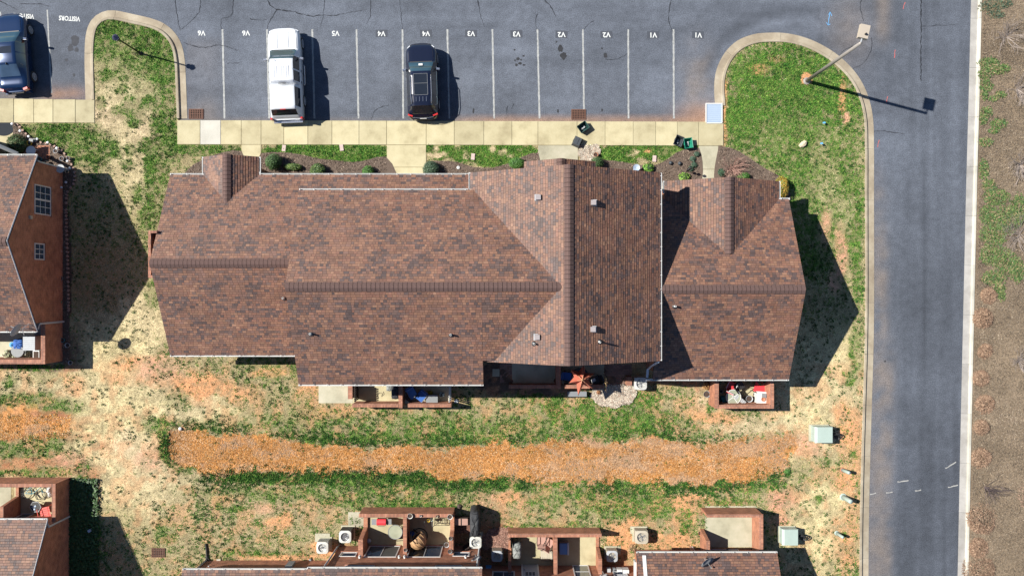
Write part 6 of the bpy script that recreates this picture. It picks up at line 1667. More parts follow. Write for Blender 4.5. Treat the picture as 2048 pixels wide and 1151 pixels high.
def pot(px, py, r, h, mat, label, plant=None, z0=.1, name='flower_pot', group=None):
    g_ = G(px, py, h + z0); t = thing(name, label, 'pot', (g_[0], g_[1], z0), group=group)
    m = MB(); m.lathe([(r * .65, 0), (r, h), (r * 1.06, h), (r * 1.06, h - .03), (r * .9, h - .02), (r * .85, h - .06)], 14, caps=False); m.lathe([(r * .65, 0), (0.001, .001)], 14, caps=False); P('pot', m, MAT[mat], t, True)
    m = MB(); m.lathe([(r * .88, h - .06), (.001, h - .05)], 14, caps=False); P('soil', m, MAT['soil_pot'], t)
    if plant:
        m = MB(); rr = random.Random(int(px)); leaves(m, (0, 0, h + r * .4), r * 1.2, r * 1.2, r * .8, 70, r * .35, [plant], rr); P('foliage', m, MAT['leaf'], t, kind='stuff')
    return t


def leaves(m, c, rx, ry, rz, n, sz, cols, rr, shell=.45):
    """leaf-sized diamonds through a lumpy crown"""
    lump = [(rr.uniform(0, 6.28), rr.uniform(-.3, 1), rr.uniform(.0, .28)) for _ in range(7)]
    for _ in range(n):
        u = rr.uniform(-.35, 1); a = rr.uniform(0, 6.283); k = (shell + (1 - shell) * rr.random() ** .5); s = math.sqrt(max(0, 1 - u * u))
        dx, dy, dz = s * math.cos(a), s * math.sin(a), u
        bump = 1 + sum(b * max(0, math.cos(a - la) * s * .8 + dz * lz * .6) ** 6 for la, lz, b in lump) - .08
        x, y, z_ = c[0] + dx * rx * k * bump, c[1] + dy * ry * k * bump, c[2] + dz * rz * k * bump
        nrm = Vector((dx + rr.uniform(-.7, .7), dy + rr.uniform(-.7, .7), dz + .3 + rr.uniform(-.6, .6))).normalized()
        t1 = nrm.orthogonal().normalized(); t2 = nrm.cross(t1); an = rr.uniform(0, 6.28); d1 = t1 * math.cos(an) + t2 * math.sin(an); d2 = nrm.cross(d1); l = sz * rr.uniform(.6, 1.3); p = Vector((x, y, z_))
        col = cols[rr.randrange(len(cols))]; f = rr.uniform(.7, 1.3); m.col = (col[0] * f, col[1] * f, col[2] * f)
        m.face([tuple(p - d1 * l), tuple(p + d2 * l * .5), tuple(p + d1 * l), tuple(p - d2 * l * .5)])
    m.col = None


def shrub(px, py, r, h, label, cols, n=1500, sz=.045, sy=1.0, sx=1.0, z0=.13, hpx=None, name='shrub', cat='shrub', group=None, shell=.6):
    g_ = G(px, py, h * .5); t = thing(name, label, cat, (g_[0], g_[1], z0), group=group); rr = random.Random(int(px * 7 + py))
    m = MB(); leaves(m, (0, 0, h * .38), r * sx, r * sy, h * .62, n, sz, cols, rr, shell); P('crown', m, MAT['leaf'], t, kind='stuff')
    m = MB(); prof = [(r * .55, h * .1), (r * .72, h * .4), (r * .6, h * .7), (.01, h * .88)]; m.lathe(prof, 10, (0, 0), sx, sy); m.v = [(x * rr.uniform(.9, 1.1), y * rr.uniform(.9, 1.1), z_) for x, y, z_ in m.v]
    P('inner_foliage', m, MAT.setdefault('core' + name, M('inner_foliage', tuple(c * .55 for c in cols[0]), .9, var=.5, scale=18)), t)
    m = MB()
    for k in range(4): a = k * 1.6 + rr.random(); m.tube([(0, 0, -.03), (math.cos(a) * r * .3, math.sin(a) * r * .3, h * .45)], .025, 5, r2=.01)
    P('stem', m, MAT['bark'], t)
    return t
GD = [(.040, .085, .024), (.055, .11, .03), (.03, .065, .02)]; GB = [(.055, .15, .025), (.08, .19, .035), (.04, .11, .02)]; GY = [(.09, .15, .03), (.05, .10, .03), (.13, .18, .05)]
shrub(547, 324, .52, 1.05, 'large round dark green shrub beside the short front gable', GD, 2600, .035); shrub(586, 334, .40, .45, 'low speckled green shrub filling the bed beside the large round shrub', GY, 1300, .045, .55, 1.5)
shrub(636.5, 342, .48, .70, 'rounded mid-green shrub alone in the long mulch bed', GY + GD, 2200, .04); shrub(737, 344, .40, .62, 'small smooth bright green ball shrub beside the wide front path', GB, 2200, .028)
shrub(862, 338, .52, .80, 'dense blue-green ball shrub at the edge of the wide front path', [(.05, .09, .05), (.075, .12, .07), (.03, .06, .033)], 2600, .035)
shrub(1034, 327, .5, .7, 'smooth bright green shrub half hidden by the tall gable eave', GB, 2200, .03, .75, 1.0); shrub(1194, 326, .42, .75, 'dark green trimmed shrub behind the flower pot', GD, 1800, .03)
shrub(1296, 337, .34, .35, 'bright lime leafy plant beside the bird bath', [(.10, .22, .03), (.13, .26, .04), (.06, .15, .02)], 260, .085, shell=.2); shrub(1368, 354, .30, .3, 'lime green low plant at the eave corner of the right wing', [(.12, .22, .03), (.15, .26, .05)], 260, .07, shell=.2, sx=1.3)
shrub(1563, 374, .56, .9, 'yellow-orange flowering shrub wrapped round the right wing corner', [(.26, .17, .02), (.30, .15, .03), (.12, .15, .03), (.20, .19, .03), (.33, .24, .03)], 1700, .05, 1.25, .8)
shrub(1487, 354, .42, .5, 'low green shrub tucked under the right wing eave', GB, 1200, .035, .6, 1.0)
for px, py in ((1384, 318), (1388, 330), (1381, 338), (1393, 309)): shrub(px, py, .2, .2, 'tiny blue-green clump beside the narrow front path', [(.05, .10, .06), (.07, .12, .08), (.035, .06, .04)], 120, .05, shell=.2, name='ground_plant', cat='plant', group='blue-green clumps by the narrow path')
shrub(1443, 345, .26, .35, 'small blue-green shrub at the foot of the brown dormant shrub', [(.05, .10, .06), (.035, .07, .045)], 380, .04)
shrub(34, 287, .62, .85, 'dark bushy shrub with reddish leaf tips beside the west house path', GD + [(.10, .075, .03)], 2000, .045)
shrub(117, 597, .22, .3, 'tuft of green leaves against the west house brick wall', GB, 160, .08, shell=.2)


def bare_shrub(px, py, r, h, label, mat='twig', n=16, z0=.1, thick=.016, name='bare_shrub', seed=0, lean=(0, 0)):
    g_ = G(px, py); t = thing(name, label, 'shrub', (g_[0], g_[1], z0)); rr = random.Random(seed + int(px)); m = MB()
    def grow(p, d, L, th, lev):
        pts = [p]
        for k in range(3):
            d = (d + Vector((rr.uniform(-.35, .35), rr.uniform(-.35, .35), rr.uniform(-.15, .25)))).normalized(); pts.append(pts[-1] + d * L / 3)
        m.tube([tuple(q) for q in pts], th, 3, r2=th * .4)
        if lev < 2:
            for k in range(3 if lev == 0 else 2):
                q = pts[rr.choice((1, 2, 3))]; grow(q, (d + Vector((rr.uniform(-.9, .9), rr.uniform(-.9, .9), rr.uniform(-.2, .4)))).normalized(), L * .62, th * .55, lev + 1)
    for k in range(n):
        a = rr.uniform(0, 6.28); grow(Vector((rr.uniform(-.08, .08) * r, rr.uniform(-.08, .08) * r, 0)), Vector((math.cos(a) * r + lean[0], math.sin(a) * r + lean[1], h)).normalized(), math.hypot(r, h) * rr.uniform(.55, .8), thick, 0)
    P('branches', m, MAT[mat], t, kind='stuff')
    return t
def tuft(px, py, r, h, label, cols, n=420, z0=.1, group=None, name='ornamental_grass', w0=.012):
    """low dome of matted dry strands"""
    g_ = G(px, py, h * .3); rr = random.Random(int(px * 3 + py)); m = MB(); lob = [(rr.uniform(0, 6.28), rr.uniform(.0, .22)) for _ in range(4)]
    for _ in range(n):
        a = rr.uniform(0, 6.28); k = math.sqrt(rr.random()) * (1 + sum(b * math.cos(a - q) for q, b in lob) * .6); w_ = w0 * rr.uniform(.7, 1.6)
        x, y = r * k * math.cos(a), r * k * math.sin(a); z_ = h * math.sqrt(max(0, 1 - min(k, 1) ** 2)) * rr.uniform(.55, 1.05); b = a + rr.uniform(-1.3, 1.3); L = rr.uniform(.06, .16)
        f = rr.uniform(.65, 1.3); m.col = tuple(c * f for c in cols[rr.randrange(len(cols))])
        dx, dy = math.cos(b) * L, math.sin(b) * L; nx, ny = -math.sin(b) * w_, math.cos(b) * w_
        m.face([(x - nx, y - ny, z_), (x + nx, y + ny, z_), (x + dx, y + dy, max(.01, z_ - L * rr.uniform(-.3, .7)))])
    m.col = None
    o = link(name, m.mesh(name, uv=False), MAT['grass']); o.location = (g_[0], g_[1], z0); return tag(o, label, 'grass', group)
bare_shrub(1463, 339, .8, .6, 'brown dormant shrub of tangled twigs beside the narrow front path', 'wood_pink', 40, .13, .014); 
BR = [(.27, .175, .115), (.21, .13, .085), (.34, .235, .16), (.17, .105, .07)]; tag_ = 'tan grass mounds along the verge'
for i, (px, py, r) in enumerate(((1973, 591, .55), (1966, 636, .52), (1971, 700, .52), (1964, 755, .45), (1968, 805, .62), (1960, 853, .56), (1965, 913, .66), (1960, 1043, .8), (1956, 1094, .55), (1962, 1143, .85))):
    tuft(px + RNG.uniform(-4, 4), py, r * RNG.uniform(.72, 1.15), RNG.uniform(.22, .4), 'dormant tan mound of ornamental grass in the brown verge mulch', BR, 1500, group=tag_, w0=.014)
tuft(2066, 990, .9, .5, 'wide reddish dormant grass mass at the far side of the verge', [(.30, .19, .14), (.24, .165, .12)], 700)
bare_shrub(1968, 972, .9, .7, 'dark leafless fan-shaped shrub in the verge mulch', 'twig_dark', 14, .1, .02, lean=(.8, -.35))
for px, py, r, lab in ((2010, 75, 1.2, 'grey leafless shrub behind the dark junipers on the verge'), (2032, 180, 1.1, 'grey leafless shrub beside the largest green juniper patch'), (2035, 470, 1.5, 'pale leafless shrub sprawling over the green ground cover'), (2040, 330, 1.2, 'pale leafless shrub on bare mulch north of the green ground cover'), (2036, 720, 1.0, 'faint pinkish leafless shrub beside the tan grass mounds')):
    bare_shrub(px, py, r, .5, lab, 'twig', 26, .1, .014)
# juniper ground cover on the verge
JP = [(1975, 128, 20, 12), (1966, 148, 12, 14), (1990, 140, 18, 10), (2005, 138, 14, 8), (1970, 172, 14, 12), (1966, 190, 8, 12), (1998, 190, 12, 7), (1984, 198, 10, 6), (1970, 225, 12, 12), (1964, 240, 8, 10), (1994, 248, 16, 10), (1985, 262, 12, 6), (1968, 285, 14, 9), (1965, 340, 10, 20), (1975, 370, 14, 12), (1990, 395, 26, 16), (1975, 430, 18, 20), (2010, 440, 26, 26), (1985, 470, 26, 24), (1975, 510, 18, 18), (2005, 520, 24, 24), (1985, 555, 24, 14), (1995, 575, 12, 10), (2000, 590, 7, 12), (2035, 420, 18, 30), (2030, 540, 16, 24), (1978, 15, 22, 12), (1990, 30, 16, 8), (2005, 8, 16, 10)]
rr = random.Random(5); m = MB()
for cx, cy, rx, ry in JP:
    dark = cy < 60
    for _ in range(int(rx * ry * 1.5)):
        a = rr.uniform(0, 6.28); k = math.sqrt(rr.random()); x, y = X(cx + rx * k * math.cos(a) * rr.uniform(.8, 1.25)), Y(cy + ry * k * math.sin(a) * rr.uniform(.8, 1.25)); z_ = .12 + rr.uniform(0, .16) * (1.1 - k)
        c = rr.choice([(.05, .105, .03), (.075, .135, .035), (.12, .165, .05), (.22, .17, .09)] if not dark else [(.05, .08, .05), (.07, .10, .06), (.16, .12, .07)]); f = rr.uniform(.7, 1.25); m.col = tuple(q * f for q in c)
        an = rr.uniform(0, 6.28); l = rr.uniform(.04, .10); w_ = l * .35; dz = rr.uniform(-.02, .05)
        m.face([(x - math.cos(an) * l, y - math.sin(an) * l, z_), (x + math.sin(an) * w_, y - math.cos(an) * w_, z_ + dz), (x + math.cos(an) * l, y + math.sin(an) * l, z_ + dz * 1.4), (x - math.sin(an) * w_, y + math.cos(an) * w_, z_ + dz)])
o = link('ground_cover', m.mesh('ground_cover', uv=False), MAT['leaf']); tag(o, 'green creeping juniper in patches along the road verge', 'ground cover', kind='stuff')
shrub(1575, 942, .20, .2, 'small green weed at the east end of the orange swale', GB, 160, .05, shell=.2, z0=.05, name='weed', cat='weed')
# ivy in the shaded strip by the south-west house
m = MB()
for _ in range(5200):
    px, py = rr.uniform(142, 200), rr.uniform(955, 1170)
    if rr.random() < .35 and px > 175: continue
    x, y = X(px), Y(py); z_ = .1 + rr.uniform(0, .22); f = rr.uniform(.6, 1.4); m.col = (.035 * f, .075 * f, .022 * f); an = rr.uniform(0, 6.28); l = rr.uniform(.05, .09); m.face([(x - math.cos(an) * l, y - math.sin(an) * l, z_), (x + math.sin(an) * l * .6, y - math.cos(an) * l * .6, z_ + .02), (x + math.cos(an) * l, y + math.sin(an) * l, z_ + .02), (x - math.sin(an) * l * .6, y + math.cos(an) * l * .6, z_)])
o = link('ivy', m.mesh('ivy', uv=False), MAT['leaf']); tag(o, 'dark ivy in the shaded strip beside the south-west brick wall', 'ivy', kind='stuff')


# -------------------------------------------------------------- furniture builders (local, front = -y)
def chair(px, py, rz, mat, label, name='patio_chair', s=1.0, slats=True, arms=True, hz=.45, group=None, back=.85, frame=None):
    g_ = G(px, py, .4); t = thing(name, label, 'chair', (g_[0], g_[1], .1), rz, group); fr = MAT[frame or mat]; w_ = .25 * s; d = .25 * s
    if slats:
        for k in range(5):
            y = -d + (2 * d) * (k + .5) / 5; m = MB(); m.box(-w_, w_, y - d * .17, y + d * .17, hz - .02, hz); P('seat_slat', m, MAT[mat], t)
        for k in range(6):
            x = -w_ + 2 * w_ * (k + .5) / 6; m = MB(); q = [(x - w_ * .13, d, hz), (x + w_ * .13, d, hz), (x + w_ * .13, d + .16, back), (x - w_ * .13, d + .16, back)]
            m.add(q + [(a, b + .02, c) for a, b, c in q], [(0, 1, 2, 3), (7, 6, 5, 4), (0, 4, 5, 1), (1, 5, 6, 2), (2, 6, 7, 3), (3, 7, 4, 0)]); P('back_slat', m, MAT[mat], t)
    else:
        m = MB(); m.box(-w_, w_, -d, d, hz - .05, hz, taper=.97); P('seat', m, MAT[mat], t)
        m = MB(); q = [(-w_, d - .01, hz), (w_, d - .01, hz), (w_ * .92, d + .18, back), (-w_ * .92, d + .18, back)]; m.add(q + [(a, b + .04, c) for a, b, c in q], [(0, 1, 2, 3), (7, 6, 5, 4), (0, 4, 5, 1), (1, 5, 6, 2), (2, 6, 7, 3), (3, 7, 4, 0)]); P('backrest', m, MAT[mat], t)
    for sx in (-1, 1):
        for sy in (-1, 1): m = MB(); m.tube([(sx * w_ * .95, sy * d * .9, hz - .03), (sx * w_ * 1.05, sy * d * 1.08, 0)], .02, 5); P('leg', m, fr, t)
        if arms: m = MB(); m.tube([(sx * w_ * 1.05, -d, hz - .03), (sx * w_ * 1.08, -d * .95, hz + .2), (sx * w_ * 1.08, d * .9, hz + .22), (sx * w_, d + .06, hz + .2)], .022, 5); P('armrest', m, fr, t)
    m = MB(); m.tube([(-w_, d + .16, back), (w_, d + .16, back)], .022, 5); P('top_rail', m, fr, t)
    return t


def round_table(px, py, r, h, label, top='glass_clear', rim='grey', hexa=False, spokes=0, rz=0):
    g_ = G(px, py, h); t = thing('round_table' if not hexa else 'hexagonal_table', label, 'table', (g_[0], g_[1], .1), rz); n = 6 if hexa else 24
    m = MB(); m.cyl(0, 0, h - .02, h, r * .97, n); P('table_top', m, MAT[top], t)
    m = MB(); m.ring(0, 0, h - .008, r, .022, n); P('rim', m, MAT[rim], t)
    if spokes:
        for k in range(spokes): a = math.pi * k / spokes + .6; m = MB(); m.box(-r, r, -.02, .02, h + .001, h + .015, rot=a); P('spoke', m, MAT[rim], t)
    for k in range(4): a = k * math.pi / 2 + .5; m = MB(); m.tube([(r * .75 * math.cos(a), r * .75 * math.sin(a), h - .03), (r * .8 * math.cos(a), r * .8 * math.sin(a), 0)], .018, 5); P('leg', m, MAT[rim], t)
    return t


def cover(px, py, lx, ly, h, mat, label, rz=0, name='covered_grill', cat='grill cover', seed=1):
    """furniture under a draped fabric cover: folds down the sides"""
    g_ = G(px, py, h); t = thing(name, label, cat, (g_[0], g_[1], .1), rz); rr = random.Random(seed); m = MB(); n = 36; rings = []
    for f, z_ in ((1.06, 0), (1.02, h * .5), (.97, h * .85), (.86, h * .97), (.45, h), (.02, h * .99)):
        rg = []
        for k in range(n):
            a = 2 * math.pi * k / n; c, s = math.cos(a), math.sin(a); e = .35; x = math.copysign(abs(c) ** e, c) * lx / 2 * f; y = math.copysign(abs(s) ** e, s) * ly / 2 * f; q = 1 + (.05 * math.sin(k * 2.6) + rr.uniform(-.03, .03)) * (1 if f > .9 else .6); rg.append((x * q, y * q, z_ * (1 + rr.uniform(-.03, .03)) if z_ else 0))
        rings.append(rg)
    m.v = [p for r_ in rings for p in r_]
    for i in range(len(rings) - 1):
        for k in range(n): m.f.append((i * n + k, i * n + (k + 1) % n, (i + 1) * n + (k + 1) % n, (i + 1) * n + k)); m.c.append(None)
    P('cover', m, MAT[mat], t, True)
    m = MB()
    for k in range(5): y = -ly * .4 + ly * .8 * k / 4; m.tube([(-lx * .42, y + rr.uniform(-.1, .1), h + .005), (0, y, h + .02), (lx * .42, y + rr.uniform(-.1, .1), h + .004)], .012, 4)
    P('folds', m, MAT[mat], t, True)
    return t


def dish(px, py, z_, r, label, rz=0.5, mat='lightgrey'):
    g_ = G(px, py, z_); t = thing('satellite_dish', label, 'satellite dish', g_, rz)
    m = MB(); m.lathe([(.001, -.05), (r * .5, -.03), (r, .05), (r * 1.02, .055), (r * .5, -.015), (.001, -.03)], 20, (0, 0), 1, .85, caps=False); m.v = [(x, y * .75 - z1 * .6, z1 * .7 + y * .65 + .35) for x, y, z1 in m.v]; P('reflector', m, MAT[mat], t, True)
    m = MB(); m.tube([(0, .05, .3), (0, .12, .12), (0, .1, 0)], .03, 6); P('mast', m, MAT['steel'], t)
    m = MB(); m.tube([(0, .02, .14), (0, -.40, .30)], .014, 5); m.cyl(0, -.42, .27, .36, .04, 8); P('feed_arm', m, MAT['grey'], t)
dish(1411, 1118, 3.1, .40, 'grey-blue satellite dish on the low shingle roof', .6, 'grey'); dish(953, 1111, 2.4, .30, 'white satellite dish on the brick corner by the tarp'); dish(1206, 1145, 2.0, .28, 'white satellite dish low on the meter wall', .2)
for px, rz in ((12, .3), (38, -.3), (55, .5)):
    pass
# dish seen edge-on over the west house gutter; its round shadow lies on the straw grass
t = thing('satellite_dish', 'edge-on satellite dish with white rods above the west house gutter', 'satellite dish', (*G(33, 660, 4.2)[:2], 2.95), math.radians(60))
m = MB(); m.lathe([(.001, -.07), (.2, -.05), (.38, .03), (.39, .035), (.2, -.035), (.001, -.05)], 20, caps=False); m.v = [(x, z_, y + 1.25) for x, y, z_ in m.v]; P('reflector', m, MAT['lightgrey'], t, True)
m = MB(); m.tube([(0, .1, 0), (0, .12, .5), (0, -.03, 1.2)], .03, 6); P('mast', m, MAT['white'], t)
m = MB(); m.tube([(0, 0, .95), (0, .45, 1.15)], .015, 5); P('feed_arm', m, MAT['white'], t)
for q in (-1, 1): m = MB(); m.tube([(q * .45, .1, .05), (0, .1, .6)], .016, 5); P('brace', m, MAT['white'], t)

# -------------------------------------------------------------- grill patio (main house)
cover(790.5, 781, .50, 1.02, 1.0, 'cover_black', 'grill under a black cover against the brick divider', name='covered_grill'); cover(779, 774, .40, .45, .8, 'cover_grey', 'small grey covered item beside the black grill cover', name='covered_stool', seed=4)
m = MB(); m.tube([(-.12, -.2, .01), (-.2, .02, .012), (-.05, .15, .012), (.1, .1, .012), (.05, -.08, .012), (.2, .05, .012), (.16, .22, .012)], .014, 5); one('cable', m, MAT['wood_dark'], 'thin dark cable curled on the tan patio floor', 'cable', (*G(762, 789)[:2], .1))
chair(826, 787, .5, 'blue_pattern', 'blue and white patterned patio chair in the shaded bay', slats=False, s=1.05, frame='black_metal'); chair(842, 792, -.7, 'blue_cloth', 'plain blue cushioned patio chair beside the patterned one', slats=False, frame='black_metal')
m = MB(); m.box(-.22, .22, -.10, .10, .38, .42); m.box(-.18, -.14, -.08, .08, 0, .379); m.box(.14, .18, -.08, .08, 0, .379); one('wooden_bench', m, MAT['wood_dark'], 'short dark wooden bench in front of the blue chairs', 'bench', (*G(817, 797, .4)[:2], .1), -.65)
t = thing('planter_box', 'large grey tapered planter box against the low brick wall', 'planter', (*G(864, 797, .6)[:2], .1)); m = MB(); m.box(-.30, .30, -.20, .20, 0, .55, taper=1.12); P('box', m, MAT['lightgrey'], t); m = MB(); m.box(-.35, .35, -.24, .24, .551, .6); P('lid', m, MAT['grey'], t)
shrub(861, 785, .17, .3, 'small yellow flowering plant beside the grey planter box', [(.55, .42, .03), (.2, .25, .03), (.3, .12, .03)], 160, .05, shell=.2, name='potted_plant', cat='plant'); pot(884, 788, .15, .2, 'panel_blue', 'small pale blue pot by the white picket fence', (.3, .42, .45))
m = MB(); m.ring(0, 0, .03, .10, .02, 16); m.cyl(0, 0, .0, .02, .05, 8); one('hose_ring', m, MAT['panel_blue'], 'small blue ring lying in the fence shadow', 'ring', (*G(913, 801)[:2], .1))

# -------------------------------------------------------------- umbrella patio
def umbrella():
    g_ = G(1163, 757, 2.2); t = thing('patio_umbrella', 'half-open rust red patio umbrella, canvas hanging in star-shaped folds', 'umbrella', (g_[0], g_[1], .1)); nr = 6
    m = MB(); ap = (0, 0, 2.62); tips = []; val = []
    for k in range(nr):
        a = math.radians(-100 + 60 * k); L = (1.02, .92, .86, .80, .82, .78)[k]; tips.append((L * math.cos(a), L * math.sin(a), 1.92 + .1 * (k % 2))); a2 = a + math.radians(30); q = .40; val.append((q * math.cos(a2), q * math.sin(a2), 1.72))
    for k in range(nr):
        T, V1, V0 = tips[k], val[k], val[k - 1]; mid = tuple((ap[i] + T[i]) / 2 + (.0, .0, .06)[i] for i in range(3)); in1 = tuple(ap[i] * .5 + V1[i] * .5 for i in range(3)); in0 = tuple(ap[i] * .5 + V0[i] * .5 for i in range(3))
        m.face([ap, in0, mid]); m.face([in0, V0, T, mid]); m.face([ap, mid, in1]); m.face([mid, T, V1, in1])
    P('canopy', m, MAT['umbrella'], t)
    for k in range(nr): m = MB(); m.tube([(0, 0, 2.58), tuple((ap[i] + tips[k][i]) / 2 + (0, 0, .03)[i] for i in range(3)), tips[k]], .014, 4); P('rib', m, MAT['wood_dark'], t)
    m = MB(); m.cyl(0, 0, 0, 2.6, .025, 8); P('pole', m, MAT['wood_dark'], t)
    m = MB(); m.lathe([(.06, 2.6), (.05, 2.68), (.0, 2.72)], 8); P('finial', m, MAT['wicker'], t)
    m = MB(); m.lathe([(.26, 0), (.26, .05), (.05, .1)], 14); P('base', m, MAT['black'], t)
    m = MB()
    for k in range(6): a = k * 1.05; m.tube([(.05 * math.cos(a), .05 * math.sin(a), 2.63), (.20 * math.cos(a + .3), .20 * math.sin(a + .3), 2.55), (.28 * math.cos(a + .2), .28 * math.sin(a + .2), 2.42)], .02, 4)
    P('tie_strap', m, MAT.setdefault('strap', M('faded_strap', (.5, .24, .14), .8)), t, kind='stuff')
umbrella()
round_table(1160, 752, .5, .72, 'dark round table under the rust umbrella', 'black', 'black_metal')
chair(1137, 752, 1.4, 'blue_cloth', 'navy patio chair in deep shade beside the umbrella', slats=False, frame='black_metal'); chair(1190, 760, -1.2, 'black', 'black patio chair with white cushion beside the umbrella', slats=False, frame='black_metal')
m = MB(); m.box(-.14, .14, -.1, .1, 0, .08, taper=.8); one('cushion', m, MAT['white'], 'small white cushion on the black chair by the umbrella', 'cushion', (*G(1187, 760, .6)[:2], .57), .5)
m = MB(); m.box(-.55, .55, -.13, .13, 0, .40); m.box(-.57, .57, -.15, .15, .401, .44); one('stone_bench', m, MAT['grey'], 'grey stone bench outside the brick wall below the umbrella', 'bench', (*G(1154, 787, .4)[:2], .08))
t = thing('trellis', 'climbing plant on a slim trellis beside the umbrella patio', 'trellis', (*G(1207, 757)[:2], .1))
for k in range(3): m = MB(); m.tube([(0, -.6 + k * .6, 0), (0, -.6 + k * .6, 1.5)], .015, 4); P('upright', m, MAT['wood_dark'], t)
for k in range(3): m = MB(); m.tube([(0, -.65, .4 + k * .45), (0, .65, .4 + k * .45)], .012, 4); P('crossbar', m, MAT['wood_dark'], t)
m = MB(); leaves(m, (0, 0, .6), .14, .7, .8, 160, .05, [(.07, .10, .03), (.22, .15, .07), (.30, .10, .07)], random.Random(3), .2); P('vine', m, MAT['leaf'], t, kind='stuff')
pot(1197, 784, .11, .15, 'terracotta', 'small terracotta ball pot at the edge of the river stones', (.3, .14, .06))

# -------------------------------------------------------------- red chair patio
round_table(1466, 793, .44, .72, 'round glass table with white rim and spokes', 'glass_clear', 'white', spokes=2)
chair(1461, 770, 2.7, 'red', 'red patio chair tilted under the gutter next to a black chair', slats=False, frame='white'); chair(1519, 773, -1.85, 'red', 'wide red lounge chair in full sun against the brick wall', slats=False, s=1.35, frame='black_metal')
chair(1478, 770, 2.2, 'black', 'black wire patio chair beside the tilted red one', slats=True, frame='black_metal')
t = thing('folded_lounger', 'white slatted lounger folded and leaning on the round table', 'lounger', (*G(1480, 798, .75)[:2], .78), -.62)
for k in range(7): m = MB(); m.box(-.36 + k * .11, -.27 + k * .11, -.14 + .02 * k * .5, .14 - .02 * k * .5, .03 - k * .012, .055 - k * .012); P('slat', m, MAT['lightgrey'], t)
for s in (-1, 1): m = MB(); m.tube([(-.4, s * .15, .03), (.42, s * .08, -.06)], .016, 5); P('frame_rail', m, MAT['white'], t)
pot(1499, 797, .20, .45, 'lightgrey', 'large black-filled planter with pale grey rim', None); pot(1443, 782, .10, .25, 'lightgrey', 'small pale pot in the shaded corner of the red chair patio', None)
m = MB(); m.box(-.15, .15, -.18, .18, 0, .32, taper=.9); m.box(-.1, .1, -.05, .05, .321, .36); one('cooler', m, MAT['teal'], 'small teal cooler beside the round white-rimmed table', 'cooler', (*G(1447, 798, .3)[:2], .1), .4)
t = thing('storage_cart', 'white storage cart with bowls and boxes on top', 'cart', (*G(1523, 795, .8)[:2], .1), -.08)
m = MB(); m.box(-.26, .26, -.36, .36, .1, .72); P('body', m, MAT['white'], t); m = MB(); m.box(-.28, .28, -.38, .38, .721, .76); P('top', m, MAT['white'], t)
m = MB(); m.box(-.02, .22, .05, .28, .762, .90); P('box', m, MAT['grey'], t); m = MB(); m.lathe([(.06, .762), (.13, .82), (.12, .83), (.05, .78)], 12, (.08, -.06)); P('bowl', m, MAT['terracotta'], t)
for s in (-1, 1): m = MB(); m.tube([(s * .2, -.30, .0), (s * .2, -.30, .1)], .04, 8); P('caster', m, MAT['black'], t)
for px, py in ((1509, 788), (1511, 795)): pot(px, py, .09, .14, 'ac_white', 'small cream bowl beside the white storage cart', None, name='bowl', group='cream bowls by the storage cart')
pot(1412, 771, .20, .22, 'wicker', 'tan woven bowl planter outside the red chair patio wall', (.35, .2, .08)); pot(1414, 788, .19, .25, 'grey', 'grey basin standing outside the brick wall below the woven bowl', None, name='basin')
pot(1523, 762, .22, .5, 'teal', 'dark teal planter half under the right wing gutter', GD[1])

# -------------------------------------------------------------- south house patios
def grill(px, py, rz, label, lid='red'):
    g_ = G(px, py, .9); t = thing('barbecue_grill', label, 'grill', (g_[0], g_[1], .1), rz)
    m = MB(); m.box(-.26, .26, -.18, .18, .55, .80); P('firebox', m, MAT['black'], t)
    m = MB(); n = 8
    for k in range(n):
        a, b = math.pi * k / n, math.pi * (k + 1) / n; m.face([(-.27, -.2 * math.cos(a), .8 + .16 * math.sin(a)), (.27, -.2 * math.cos(a), .8 + .16 * math.sin(a)), (.27, -.2 * math.cos(b), .8 + .16 * math.sin(b)), (-.27, -.2 * math.cos(b), .8 + .16 * math.sin(b))])
    for s in (-.27, .27): m.face([(s, -.2 * math.cos(math.pi * k / n), .8 + .16 * math.sin(math.pi * k / n)) for k in range(n + 1)])
    P('lid', m, MAT[lid], t)
    for s in (-1, 1): m = MB(); m.box(s * .45 - .14, s * .45 + .14, -.17, .17, .77, .80); P('side_shelf', m, MAT['grey'], t)
    m = MB(); m.tube([(-.2, -.24, .86), (.2, -.24, .86)], .015, 6); P('handle', m, MAT['chrome'], t)
    for s in (-1, 1):
        for q in (-1, 1): m = MB(); m.tube([(s * .24, q * .15, .55), (s * .28, q * .17, 0)], .018, 5); P('leg', m, MAT['black_metal'], t)
    m = MB()
    for k in range(4): m.cyl(-.18 + k * .12, -.2, .6, .64, .025, 8)
    P('knobs', m, MAT['chrome'], t, kind='stuff')
grill(763, 1043, 0, 'barbecue grill with bright red lid and grey side shelves')
round_table(791, 1062, .42, .70, 'round clear glass table beside the brick divider', 'glass_clear', 'grey'); chair(803, 1066, -1.5, 'black', 'black sling chair squeezed between glass table and brick divider', slats=False, frame='black_metal', s=1.15)
m = MB(); m.lathe([(.02, 0), (.11, .05), (.14, .14), (.11, .23), (.03, .28), (.0, .285)], 14); one('gazing_ball', m, MAT['panel_blue'], 'blue glass ball on the shaded floor of the red grill patio', 'ornament', (*G(738, 1080, .2)[:2], .1), smooth=True)
